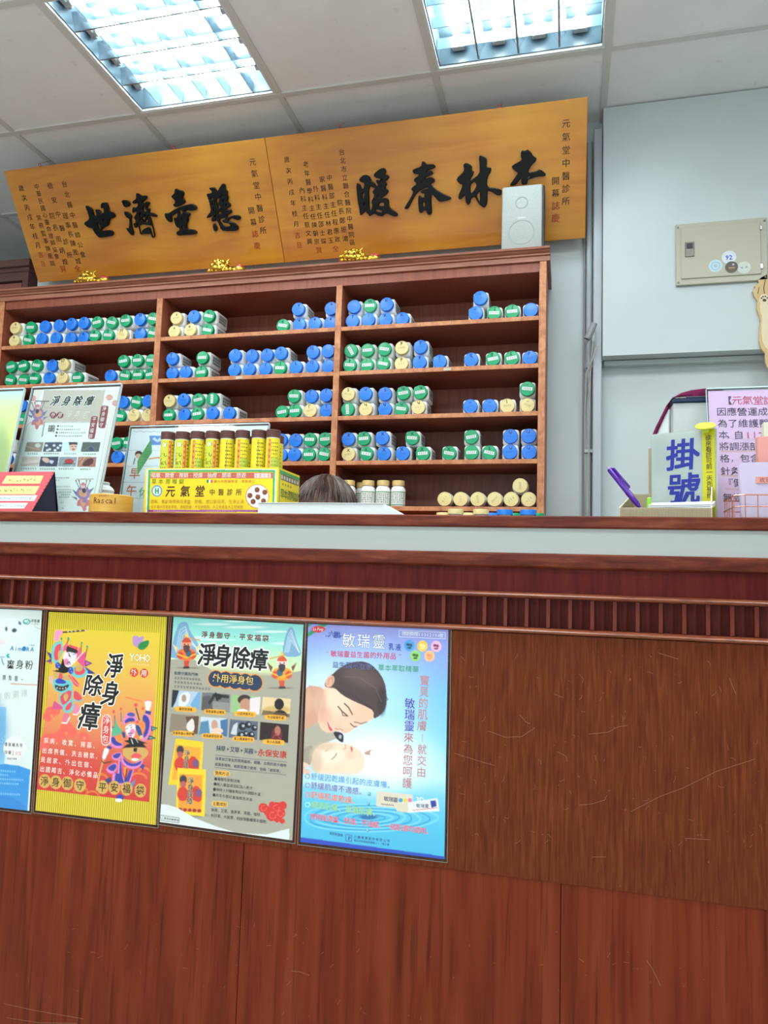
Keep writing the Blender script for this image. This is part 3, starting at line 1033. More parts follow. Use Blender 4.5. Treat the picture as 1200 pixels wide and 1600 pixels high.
t.part('desk_top', bx(CX0, CX1 - .0205, 1.4555, 1.90, 0.715, 0.74, 0.003), MT['case_face'])
# scratches in the varnish of the upper panel
rs = random.Random(5)
SCR = [[(920, 1147), (950, 1144), (965, 1136), (981, 1133)], [(905, 1258), (925, 1256), (945, 1250), (948, 1243)], [(986, 1268), (1030, 1245), (1070, 1230), (1120, 1205), (1180, 1186)],
       [(762, 1142), (790, 1152), (815, 1151), (836, 1137)], [(710, 1177), (745, 1188), (772, 1196)], [(755, 1270 - 230), (755, 1018)], [(865, 1084), (880, 1090)], [(812, 1117), (822, 1128), (828, 1131)],
       [(872, 1175), (885, 1182), (886, 1190)], [(925, 1339), (947, 1339)], [(1028, 980 + 40), (1060, 1030)], [(930, 1180), (931, 1188)], [(1070, 1310), (1110, 1312)], [(1140, 1060), (1150, 1085)]]
bm = bmesh.new()


def scr(bm, pts, wd, Y):
    P = [at(x, y, Y) for x, y in pts]
    for A, B in zip(P, P[1:]):
        dd = B - A
        n = np.array([-dd[2], 0, dd[0]])
        n = n / max(np.linalg.norm(n), 1e-9) * wd / 2
        try:
            bm.faces.new([bm.verts.new(q) for q in (A - n, B - n, B + n, A + n)])
        except ValueError:
            pass


for s_ in SCR:
    scr(bm, s_, 0.0007, 1.3983)
for k in range(70):
    x, y = rs.uniform(715, 1195), rs.uniform(1010, 1330)
    a, l = rs.uniform(0, PI), rs.uniform(2, 11)
    m2 = (x + l * .5 * math.cos(a) + rs.uniform(-1, 1), y + l * .5 * math.sin(a) + rs.uniform(-1, 1))
    scr(bm, [(x, y), m2, (x + l * math.cos(a + .3), y + l * math.sin(a + .3))], 0.0005, 1.3983)
o = t.part('scratches', bm, MT['scratch'])
tag(o, kind='stuff')
bm = bmesh.new()
for k in range(60):
    x, y = rs.uniform(5, 1195), rs.uniform(1440, 1590)
    a, l = rs.uniform(0, PI), rs.uniform(2, 9)
    scr(bm, [(x, y), (x + l * math.cos(a), y + l * math.sin(a))], 0.0005, 1.3998)
for s_ in ([(5, 1568), (50, 1578), (130, 1592)], [(10, 1590), (60, 1598), (120, 1599)], [(455, 1517), (470, 1519), (483, 1524)], [(905, 1498), (912, 1503)], [(1010, 1410 + 90), (1020, 1515), (1032, 1540)]):
    scr(bm, s_, 0.0008, 1.3998)
o = t.part('scratches', bm, MT['scratch'])
tag(o, kind='stuff')
# ------------------------------------------------------------------ the two lacquered boards
S_TOP = np.array([-2.42, 2.540, 2.788])
S_V = np.array([0, 0.26, -0.401])
S_V = S_V / np.linalg.norm(S_V)
S_H = 0.478
JOINT = 1.238
S_W = 2.481


def brush_char(sheet, reg, outs, thing, name='carved_character', dep=0.0035, dx=0.0):
    """raised lacquered character from brush outlines (holes are inner outlines)"""
    sheet.reg = reg
    cu = bpy.data.curves.new('brush', 'CURVE')
    cu.dimensions = '2D'
    cu.fill_mode = 'BOTH'
    cu.extrude = dep
    cu.bevel_depth = 0.0024
    cu.bevel_resolution = 1
    cu.offset = -0.0016
    for pts in outs:
        pts = [np.array(p, float) for p in pts]
        q = []
        for i in range(len(pts)):
            A, B = pts[i], pts[(i + 1) % len(pts)]
            q += [A * .78 + B * .22, A * .22 + B * .78]
        sp = cu.splines.new('POLY')
        sp.points.add(len(q) - 1)
        for i, p in enumerate(q):
            u = sheet.P(*p)
            sp.points[i].co = (u[0] + dx, -u[1], 0, 1)
        sp.use_cyclic_u = True
    tmp = bpy.data.objects.new('brush', cu)
    me0 = bpy.data.meshes.new_from_object(tmp)
    V = np.array([v.co for v in me0.vertices])
    V = np.stack([V[:, 0], -V[:, 2] - dep - 0.0024, V[:, 1]], 1)
    me = mesh_arrays(name, V, [tuple(p.vertices) for p in me0.polygons])
    bpy.data.meshes.remove(me0)
    bpy.data.objects.remove(tmp)
    me.polygons.foreach_set('use_smooth', [True] * len(me.polygons))
    me.set_sharp_from_angle(angle=math.radians(50))
    return link(name, me, MT['ink_black'], thing)


CH = {}
CH['xuan'] = ((310, 270, 15), [
    [(590, 240), (650, 290), (650, 400), (705, 430), (690, 510), (720, 570), (690, 670), (765, 720), (765, 790), (670, 830), (665, 860), (795, 860), (790, 940), (685, 985), (695, 1050), (740, 1035),
     (850, 990), (960, 990), (1015, 1050), (960, 1110), (870, 1080), (800, 1045), (730, 1090), (720, 1140), (850, 1160), (955, 1260), (940, 1330), (870, 1355), (620, 1355), (550, 1320), (500, 1180), (450, 1100), (350, 1140), (320, 1100),
     (390, 960), (290, 1030), (215, 1055), (225, 1015), (320, 900), (295, 740), (255, 600), (205, 490), (330, 480), (345, 430), (260, 350), (390, 335), (440, 400), (455, 450), (530, 330)],
    [(320, 570), (360, 575), (372, 645), (315, 640)], [(335, 700), (385, 735), (375, 780), (345, 770)], [(375, 830), (410, 850), (400, 890), (360, 885)],
    [(425, 610), (520, 580), (585, 490), (510, 620), (480, 740), (550, 800), (535, 830), (490, 820), (460, 740)],
    [(620, 600), (625, 650), (585, 690), (590, 640)], [(680, 700), (690, 740), (650, 790)], [(675, 910), (705, 895), (695, 930)],
    [(480, 920), (540, 860), (545, 930), (625, 885), (520, 975), (480, 970)], [(440, 960), (440, 1010), (375, 1060)],
    [(500, 1095), (560, 1050), (650, 1050), (660, 1085), (580, 1110), (600, 1150), (690, 1170), (740, 1170), (775, 1240), (690, 1260), (600, 1230), (540, 1160)]])
CH['xuan2'] = ((310, 270, 15), [[(380, 1170), (440, 1240), (460, 1320), (430, 1370), (385, 1340), (360, 1250)]])
CH['hu'] = ((250, 285, 17.14), [
    [(450, 165), (560, 215), (630, 220), (670, 300), (620, 420), (695, 480), (680, 550), (490, 655), (385, 620), (385, 580), (430, 550), (430, 470), (315, 370), (415, 300), (425, 190)]])
CH['hu2'] = ((250, 285, 17.14), [
    [(890, 560), (1015, 660), (990, 730), (860, 755), (700, 730), (695, 790), (800, 815), (840, 860), (770, 920), (790, 1020), (740, 1090), (750, 1255), (930, 1260), (1010, 1320), (990, 1380), (700, 1395), (520, 1415), (465, 1370), (480, 1310), (555, 1280), (545, 1200),
     (480, 1190), (430, 1100), (395, 935), (440, 965), (500, 900), (500, 790), (320, 900), (345, 1000), (335, 1055), (270, 1050), (170, 940), (150, 820), (240, 835), (400, 730), (600, 640)],
    [(535, 760), (590, 725), (635, 770), (625, 850), (575, 860)], [(700, 700), (770, 670), (720, 715)], [(485, 1005), (520, 1030), (530, 1090), (500, 1060)], [(635, 945), (620, 985), (585, 1015), (600, 970)],
    [(605, 1160), (665, 1150), (665, 1250), (640, 1275), (615, 1240)]])
CH['ji'] = ((190, 295, 18.46), [
    [(450, 130), (500, 130), (600, 205), (740, 190), (765, 250), (720, 300), (610, 390), (680, 420), (770, 355), (840, 400), (800, 480), (740, 550), (850, 570), (830, 650), (820, 685), (950, 700), (1060, 770), (1020, 805), (860, 770), (690, 730), (670, 790), (735, 830),
     (680, 960), (800, 970), (780, 800), (840, 800), (900, 980), (980, 1300), (975, 1370), (935, 1410), (895, 1350), (830, 1090), (640, 1180), (620, 1310), (570, 1300), (520, 1080), (510, 980), (485, 1000), (470, 1100), (410, 1120), (375, 990), (430, 990), (440, 900), (380, 830), (470, 690), (450, 610),
     (350, 700), (340, 600), (360, 520), (430, 560), (510, 480), (490, 390), (380, 430), (330, 370), (460, 280)],
    [(735, 450), (700, 540), (715, 600), (770, 615), (690, 680), (640, 590), (650, 510)], [(540, 575), (575, 540), (560, 590)], [(560, 650), (600, 740), (610, 800), (555, 860), (550, 760)],
    [(740, 745), (770, 760), (780, 860), (720, 890), (690, 970), (650, 940), (640, 880), (560, 870), (560, 950), (600, 1010), (580, 1040), (555, 900), (620, 800), (700, 790)]])
CH['ji2'] = ((190, 295, 18.46), [[(25, 325), (190, 330), (275, 410), (250, 490), (140, 525), (90, 490)]])
CH['ji3'] = ((190, 295, 18.46), [[(100, 650), (220, 670), (310, 760), (320, 820), (295, 850), (305, 980), (330, 1120), (375, 1260), (360, 1330), (305, 1325), (150, 1130), (235, 1145), (255, 1050), (265, 850), (190, 830), (130, 760)]])
CH['shi'] = ((125, 310, 18.46), [
    [(205, 200), (380, 290), (430, 500), (500, 520), (510, 430), (465, 310), (600, 330), (650, 450), (730, 400), (715, 260), (680, 220), (640, 290), (640, 130), (790, 110), (840, 200), (870, 390), (980, 390), (1045, 490), (1010, 550), (890, 570), (870, 660), (860, 760), (680, 850), (620, 940), (900, 905),
     (990, 960), (990, 1040), (900, 1080), (620, 1120), (570, 1110), (440, 960), (400, 840), (280, 840), (130, 710), (310, 600), (280, 440), (200, 250)],
    [(675, 610), (755, 590), (715, 700)], [(520, 700), (570, 710), (640, 850), (590, 930), (560, 840)]])
CH['xing'] = ((790, 225, 17.14), [
    [(450, 170), (520, 195), (590, 145), (690, 240), (730, 320), (830, 385), (790, 480), (720, 520), (620, 680), (600, 770), (840, 730), (910, 670), (1075, 790), (1060, 855), (850, 860), (680, 920), (585, 940), (580, 1060), (430, 1080), (430, 890), (380, 950), (250, 1100), (110, 1100), (230, 940), (350, 760), (290, 740), (175, 630), (185, 575),
     (450, 430), (415, 330), (420, 220)], [(590, 860), (660, 845), (660, 880), (590, 920)]])
CH['lin'] = ((710, 235, 15), [
    [(280, 285), (415, 360), (405, 480), (460, 495), (440, 560), (375, 680), (380, 720), (600, 550), (600, 350), (585, 130), (630, 115), (755, 190), (765, 260), (750, 400), (860, 400), (860, 480), (765, 640), (765, 870), (1000, 885), (1110, 930), (1100, 1040), (1000, 1040), (880, 960), (770, 920), (775, 1220), (710, 1345), (600, 1265), (540, 1180), (490, 1070), (390, 1110), (370, 1240), (320, 1270),
     (275, 1210), (260, 1010), (180, 1120), (130, 1140), (95, 1080), (215, 800), (130, 775), (45, 670), (230, 500), (240, 430), (215, 340)],
    [(375, 800), (470, 710), (540, 790), (500, 900), (400, 1020), (375, 940)], [(605, 920), (610, 1190), (575, 1185), (510, 1060)]])
CH['chun'] = ((625, 245, 14.12), [
    [(515, 100), (570, 130), (600, 180), (730, 155), (790, 210), (760, 250), (650, 280), (550, 350), (690, 300), (745, 360), (700, 395), (560, 450), (550, 490), (700, 445), (780, 500), (760, 560), (670, 590), (760, 700), (960, 820), (1140, 895), (1110, 940), (900, 985), (860, 970), (700, 790), (690, 960), (710, 1240), (660, 1275), (620, 1260), (580, 1170), (530, 1180), (470, 1240), (430, 1200),
     (410, 960), (430, 835), (490, 900), (550, 900), (555, 800), (490, 800), (460, 760), (570, 710), (650, 715), (600, 655), (380, 780), (290, 930), (190, 1140), (110, 1140), (125, 1090), (240, 920), (310, 770), (255, 710), (290, 670), (390, 590), (315, 520), (330, 480), (430, 410), (420, 375), (320, 370), (285, 310), (310, 275), (480, 215), (495, 120)],
    [(505, 990), (560, 985), (565, 1090), (530, 1100), (505, 1070)], [(475, 540), (495, 545), (485, 570)]])
CH['nuan'] = ((550, 260, 15), [
    [(530, 170), (680, 50), (770, 40), (810, 100), (780, 190), (860, 210), (880, 260), (770, 370), (835, 400), (780, 510), (870, 560), (840, 630), (670, 760), (830, 740), (870, 800), (870, 960), (1070, 1090), (1080, 1150), (1000, 1170), (820, 1080), (720, 1160), (640, 1150), (530, 1090), (420, 1165), (395, 1110), (350, 1080), (340, 1020), (230, 1135), (200, 1110), (190, 1000), (150, 820), (110, 390), (200, 420), (230, 520), (290, 520), (310, 380),
     (200, 350), (180, 300), (260, 215), (340, 200), (430, 240), (460, 350), (550, 400), (570, 470), (640, 440), (570, 340), (600, 315), (650, 340), (690, 280), (590, 270), (525, 220)],
    [(245, 630), (300, 590), (310, 660), (265, 800)], [(280, 900), (325, 825), (320, 900), (290, 930)], [(745, 270), (700, 340), (670, 365), (690, 310)],
    [(400, 430), (530, 500), (560, 500), (485, 600), (550, 670), (460, 830), (500, 920), (440, 1060), (415, 1000)], [(570, 720), (630, 660), (610, 710)], [(615, 910), (660, 840), (770, 830), (765, 930), (690, 935)],
    [(555, 990), (640, 1010), (725, 1030), (700, 1075), (580, 1070)]])

BLK, RED = (30, 26, 22), (150, 40, 24)
for side in (0, 1):
    u0, u1 = (0, JOINT - 0.001) if side == 0 else (JOINT + 0.001, S_W)
    O = S_TOP + np.array([u0, 0, 0])
    s = Sheet(O, (1, 0, 0), S_V, u1 - u0, S_H, (0, 200, 2.727) if side == 0 else (400, 140, 2.222))
    base = S_TOP + np.array([(u0 + u1) / 2, 0, 0]) + S_V * S_H
    th = Thing('calligraphy_board', 'left lacquered wooden board with four raised black characters, hung above the bookcase' if side == 0 else
               'right lacquered wooden board with raised black characters, partly behind the white speaker', 'sign', tuple(base), 'hanging calligraphy boards')
    bd = slab_on(th, 'board', s, MT['sign_wood'], 0, u1 - u0, 0, S_H, 0, 0.02, bev=0.0012)
    hk = [0.18, 0.83] if side == 0 else [0.31, 0.93]
    for x in hk:
        b_ = bmesh.new()
        bmesh.ops.create_circle(b_, segments=10, radius=0.0, matrix=Matrix())
        b_.clear()
        ring = [(x + 0.006 * math.cos(a), 0.010, 0.006 + 0.006 * math.sin(a)) for a in [2 * PI * k / 14 for k in range(15)]]
        tube(b_, ring, 0.0016, 6, cap=False)
        h = obj('hook', b_, MT['red_paint'], th.o, True)
        h.matrix_local = sheet_mtx(s, th)
        b_ = bmesh.new()
        tube(b_, [(x, 0.012, 0.012), (x, 0.10, 0.02)], 0.0008, 5)
        h2 = obj('hanging_wire', b_, MT['metal'], h, True)
    for key in (('xuan', 'xuan2', 'hu', 'hu2', 'ji', 'ji2', 'ji3', 'shi') if side == 0 else ('xing', 'lin', 'chun', 'nuan')):
        reg, outs = CH[key]
        o = brush_char(s, reg, outs, th.o)
        o.matrix_local = sheet_mtx(s, th)
    s.reg = (0, 200, 2.727) if side == 0 else (400, 140, 2.222)
    z = 27 if side == 0 else 22
    if side == 0:
        s.text('元氣堂中醫診所', 1077, 145, 1122, 437, 33, BLK, 0.012)
        s.text('開幕', 1071, 352, 1080, 402, 30, BLK, 0.012)
        s.text('誌慶', 1087, 452, 1096, 502, 30, RED, 0.012)
        s.text('台北縣中醫師公會', 275, 240, 353, 540, z, BLK, 0.012)
        s.text('理事長陳風城', 279, 375, 333, 568, z, BLK, 0.01)
        s.text('全', 331, 600, 331, 600, z, RED, 0.01)
        s.text('德安中醫診所', 214, 247, 297, 542, z, BLK, 0.012)
        s.text('院長周炳煌', 222, 375, 278, 570, z, BLK, 0.01)
        s.text('賀', 269, 601, 269, 601, z, RED, 0.01)
        s.text('中華民國心靈命理師協會', 157, 250, 242, 547, 24, BLK, 0.012)
        s.text('常務監事陳風岡', 166, 383, 224, 578, 24, BLK, 0.01)
        s.text('歲次丙戌年桂月', 91, 257, 162, 500, z, BLK, 0.01)
        s.text('吉旦', 174, 540, 183, 578, 24, RED, 0.01)
    else:
        s.text('元氣堂中醫診所', 1077, 118, 1076, 388, 31, BLK, 0.012)
        s.text('開幕', 1040, 317, 1040, 360, 28, BLK, 0.012)
        s.text('誌慶', 1041, 404, 1040, 447, 30, RED, 0.012)
        s.text('台北市立聯合醫院中醫院區', 298, 217, 335, 531, z + 1, BLK, 0.012)
        s.text('院長', 292, 393, 296, 422, z, BLK, 0.01)
        s.text('鄭振鴻', 300, 455, 310, 518, z, BLK, 0.01)
        s.text('中醫部主任程惠政', 255, 306, 283, 520, z, BLK, 0.01)
        s.text('全', 277, 553, 277, 553, z, RED, 0.01)
        s.text('家醫科主任林君玉', 230, 312, 260, 524, z, BLK, 0.01)
        s.text('外科主任邵士琛', 208, 345, 235, 527, z, BLK, 0.01)
        s.text('老年醫學科主任陳朝宗', 173, 260, 211, 528, z, BLK, 0.01)
        s.text('賀', 219, 558, 219, 558, z, RED, 0.01)
        s.text('內科主任蔡文興', 160, 350, 186, 528, z, BLK, 0.01)
        s.text('歲次丙戌年桂月', 107, 243, 140, 467, z, BLK, 0.01)
        s.text('吉旦', 144, 506, 150, 540, z, RED, 0.01)
    l = link('lettering', s.let.mesh('lettering'), MT['print_gloss'], th.o)
    l['kind'] = 'stuff'
    l.matrix_local = sheet_mtx(s, th)

# ------------------------------------------------------------------ speaker on the bookcase
t = Thing('speaker', 'pale grey fronted bookshelf speaker with black sides standing on the bookcase', 'speaker', (-0.168, 2.665, 2.2625))
t.part('cabinet', bx(-0.240, -0.088, 2.612, 2.694, 2.2628, 2.515, 0.004, 2), MT['dark'])
g = t.part('front_grille', bx(-0.2425, -0.0965, 2.600, 2.6118, 2.2632, 2.5145, 0.006, 2), MT['spk_front'], smooth=True)
for (z, r) in ((2.335, 0.048), (2.448, 0.024)):
    bm = bmesh.new()
    lathe(bm, [(r, 0), (r, 0.0012), (r - 0.0025, 0.0016), (r - 0.005, 0.0012), (r - 0.005, 0.0), ], 36, Matrix.Translation((-0.17, 2.6002, z)) @ Matrix.Rotation(PI / 2, 4, 'X'), cap=False)
    t.part('driver_ring', bm, MT['spk_ring'], g, smooth=True)
bm = bx(-0.185, -0.155, 2.5990, 2.5999, 2.385, 2.392)
t.part('badge', bm, MT['grey_box'], g)


# ------------------------------------------------------------------ gilded dragons
def dragon(x, label, flip=1, sc=1.2):
    t = Thing('gilded_dragon', label, 'ornament', (x, 2.615, 2.2622), 'gilded dragon ornaments on the bookcase')
    r = random.Random(int(x * 100) + 9)
    bm = bmesh.new()
    y0, z0 = 2.615, 2.2645

    def B(dx, dy, dz, a, b, c, sub=2):
        ball(bm, (x + flip * dx * sc, y0 + dy * sc, z0 + dz * sc), a * sc, b * sc, c * sc, sub)
    B(-0.02, 0, 0.020, 0.040, 0.028, 0.020)
    B(-0.022, -0.004, 0.034, 0.022, 0.022, 0.016)
    B(-0.028, -0.024, 0.016, 0.016, 0.014, 0.011)
    B(-0.012, -0.024, 0.015, 0.014, 0.012, 0.011)
    for k in range(12):
        a = r.uniform(0, PI)
        B(-0.02 + 0.036 * math.cos(a), -0.008 + r.uniform(-.01, .01), 0.022 + 0.022 * math.sin(a), 0.009, 0.008, 0.008, 1)
    for k in range(7):
        B(-0.05 + 0.013 * k, -0.024, 0.008, 0.0085, 0.008, 0.008, 1)
    B(0.048, -0.002, 0.014, 0.024, 0.018, 0.014)
    B(0.036, -0.012, 0.010, 0.012, 0.010, 0.010, 1)
    for s in (-1, 1):
        tube(bm, [(x + flip * (-0.02 + s * 0.014) * sc, y0, z0 + 0.04 * sc), (x + flip * (-0.02 + s * 0.024) * sc, y0 + .004, z0 + 0.052 * sc), (x + flip * (-0.02 + s * 0.030) * sc, y0 + .006, z0 + 0.060 * sc)],
             [0.005 * sc, 0.0035 * sc, 0.001], 7)
    t.part('body', bm, MT['gold'], smooth=True, angle=60)
    bm = bmesh.new()
    ball(bm, (x + flip * 0.052 * sc, y0 - 0.006, z0 + 0.022 * sc), 0.017 * sc, 0.013 * sc, 0.009 * sc)
    ball(bm, (x - flip * 0.058 * sc, y0 - 0.012, z0 + 0.014 * sc), 0.008 * sc, 0.008 * sc, 0.009 * sc)
    t.part('red_scales', bm, MT['red_paint'], smooth=True)
    bm = bmesh.new()
    for s in (-1, 1):
        ball(bm, (x + flip * (-0.02 + s * 0.010) * sc, y0 - 0.024 * sc, z0 + 0.030 * sc), 0.0032 * sc, sub=1)
    t.part('eyes', bm, MT['dark'], smooth=True)


for (px, lab, fl) in ((141, 'gold dragon ornament with red ball under the left end of the signs', 1),
                      (351, 'gold dragon ornament standing left of the seam between the two boards', 1),
                      (559, 'gold dragon ornament under the right board, middle of the bookcase top', 1)):
    dragon(float(at(px, 430 if px < 200 else 415, 2.6)[0]), lab, fl)
dragon(-0.168 + 0.0, 'gold dragon ornament mostly hidden behind the speaker', 1, 1.2)
for o in C.objects:
    if o.name.startswith('gilded_dragon') and 'hidden' in o.get('label', ''):
        o.location.y += 0.165
        o.location.x += 0.015

# ------------------------------------------------------------------ medicine bottles
BW = 0.0290


def rrect(hw, r, n=4):
    pts = []
    for (cx, cy, a0) in ((hw - r, hw - r, 0), (-hw + r, hw - r, PI / 2), (-hw + r, -hw + r, PI), (hw - r, -hw + r, 1.5 * PI)):
        for k in range(n + 1):
            a = a0 + PI / 2 * k / n
            pts.append((cx + r * math.cos(a), cy + r * math.sin(a)))
    return pts


def sq_body():
    bm = bmesh.new()
    rings = []
    for (y, hw, r) in ((0.016, 0.018, 0.0175), (0.0185, 0.0225, 0.014), (0.021, 0.027, 0.011), (0.026, BW, 0.010), (0.110, BW, 0.010), (0.114, BW - 0.003, 0.010)):
        rings.append([bm.verts.new((p[0], y, 0.0295 + p[1])) for p in rrect(hw, r)])
    n = len(rings[0])
    for a, b in zip(rings, rings[1:]):
        for i in range(n):
            bm.faces.new((a[i], a[(i + 1) % n], b[(i + 1) % n], b[i]))
    bm.faces.new(rings[0])
    bm.faces.new(rings[-1])
    bmesh.ops.recalc_face_normals(bm, faces=bm.faces[:])
    return bm


def me_of(bm, name, m, smooth=True, ang=40):
    me = bpy.data.meshes.new(name)
    bm.to_mesh(me)
    bm.free()
    if smooth:
        me.polygons.foreach_set('use_smooth', [True] * len(me.polygons))
        me.set_sharp_from_angle(angle=math.radians(ang))
    me.materials.append(m)
    return me


RX = Matrix.Rotation(PI / 2, 4, 'X')      # z axis to -y
ME_BODY = me_of(sq_body(), 'bottle_body', MT['body'])
LIDP = [(0.0, 0.0), (0.0235, 0.0), (0.0262, -0.0006), (0.0268, -0.0022), (0.0268, -0.0155)]


def lid_mesh(m):
    b = bmesh.new()
    lathe(b, [(r, z) for r, z in LIDP], 28, RX, cap=True)
    # raised rim ring on the face
    lathe(b, [(0.0235, 0.0), (0.0238, 0.0007), (0.0252, 0.0007), (0.0262, -0.0004)], 28, RX, cap=False)
    bmesh.ops.recalc_face_normals(b, faces=b.faces[:])
    return me_of(b, 'lid', m)


LIDS = {'B': lid_mesh(MT['lid_b']), 'G': lid_mesh(MT['lid_g']), 'Y': lid_mesh(MT['lid_y'])}
CN = {'B': 'blue', 'G': 'green', 'Y': 'cream'}


def flat_mesh(name, quads, letters=()):
    """small printed bits, coloured quads (x0,x1,z0,z1,col,depth)"""
    V, F, K = [], [], []
    for (x0, x1, z0, z1, col, d) in quads:
        n = len(V)
        V += [(x0, -d, z0), (x1, -d, z0), (x1, -d, z1), (x0, -d, z1)]
        F.append((n, n + 1, n + 2, n + 3))
        K += [np.array(col) / 255] * 4
    L = Letters()
    for a in letters:
        L.add(*a[:5], **(a[5] if len(a) > 5 else {}))
    if L.n:
        for a, k in zip(L.V, L.K):
            pass
        n = len(V)
        vv = np.concatenate(L.V)
        vv[:, 1] -= 0.0008
        V += vv.tolist()
        F += [tuple(i + n for i in f) for f in L.F]
        K += list(np.concatenate(L.K))
    me = mesh_arrays(name, V, F, np.array(K))
    me.materials.append(MT['print'])
    return me


def strip_mesh(seed):
    r = random.Random(seed)
    q = [(-0.0185, 0.0185, -0.0062, 0.0058, (214, 226, 218), 0.0011)]
    n = r.choice((3, 4, 5, 5))
    wd = 0.030 / n
    for i in range(n):
        cx = -0.015 + wd * (i + .5)
        for k in range(3):
            zz = -0.003 + k * 0.003
            h = r.uniform(0.0011, 0.0022)
            q.append((cx - h, cx + h, zz - .00045, zz + .00045, (70, 84, 78), 0.0013))
        q.append((cx - .0004, cx + .0004, -0.0038, 0.0036, (70, 84, 78), 0.0013))
    return flat_mesh('lid_label', q)


STRIPS = [strip_mesh(k) for k in range(6)]


def print_mesh(seed, col):
    r = random.Random(seed)
    q = []
    n = r.choice((3, 4, 5))
    wd = 0.028 / n
    for i in range(n):
        cx = -0.014 + wd * (i + .5)
        for k in range(3):
            zz = -0.003 + k * 0.003
            h = r.uniform(0.001, 0.002)
            q.append((cx - h, cx + h, zz - .0004, zz + .0004, col, 0.0009))
        q.append((cx - .0003, cx + .0003, -0.0036, 0.0036, col, 0.0009))
    return flat_mesh('lid_print', q)


PRN = {'B': [print_mesh(k + 20, (34, 96, 176)) for k in range(4)], 'Y': [print_mesh(k + 30, (150, 136, 92)) for k in range(4)]}
_mk = {}


def mark_mesh(s, c):
    if (s, c) not in _mk:
        col = (24, 44, 110) if c == 'B' else ((20, 70, 66) if c == 'G' else (84, 74, 56))
        _mk[(s, c)] = flat_mesh('lid_marking', [], [(s, 0, 0, 0.0165, col, {'off': 0.03})])
    return _mk[(s, c)]


def strip_side(seed):
    """product label on the right flank of the body, dark print on white"""
    r = random.Random(seed)
    V, F, K = [], [], []

    def q(y0, y1, z0, z1, col, d):
        n = len(V)
        V.extend([(BW + d, y0, z0), (BW + d, y1, z0), (BW + d, y1, z1), (BW + d, y0, z1)])
        F.append((n, n + 1, n + 2, n + 3))
        K.extend([np.array(col) / 255] * 4)
    q(0.036, 0.104, 0.012, 0.047, (186, 192, 188), 0.0002)
    for k in range(6):
        y = 0.040 + k * 0.010
        for zz in (0.017, 0.029, 0.040):
            hh = r.uniform(.002, .004)
            q(y, y + 0.006, zz - hh, zz + hh, (60, 66, 64), 0.0004)
    me = mesh_arrays('body_label', V, F, np.array(K))
    me.materials.append(MT['print'])
    return me


SIDES = [strip_side(3), strip_side(8)]

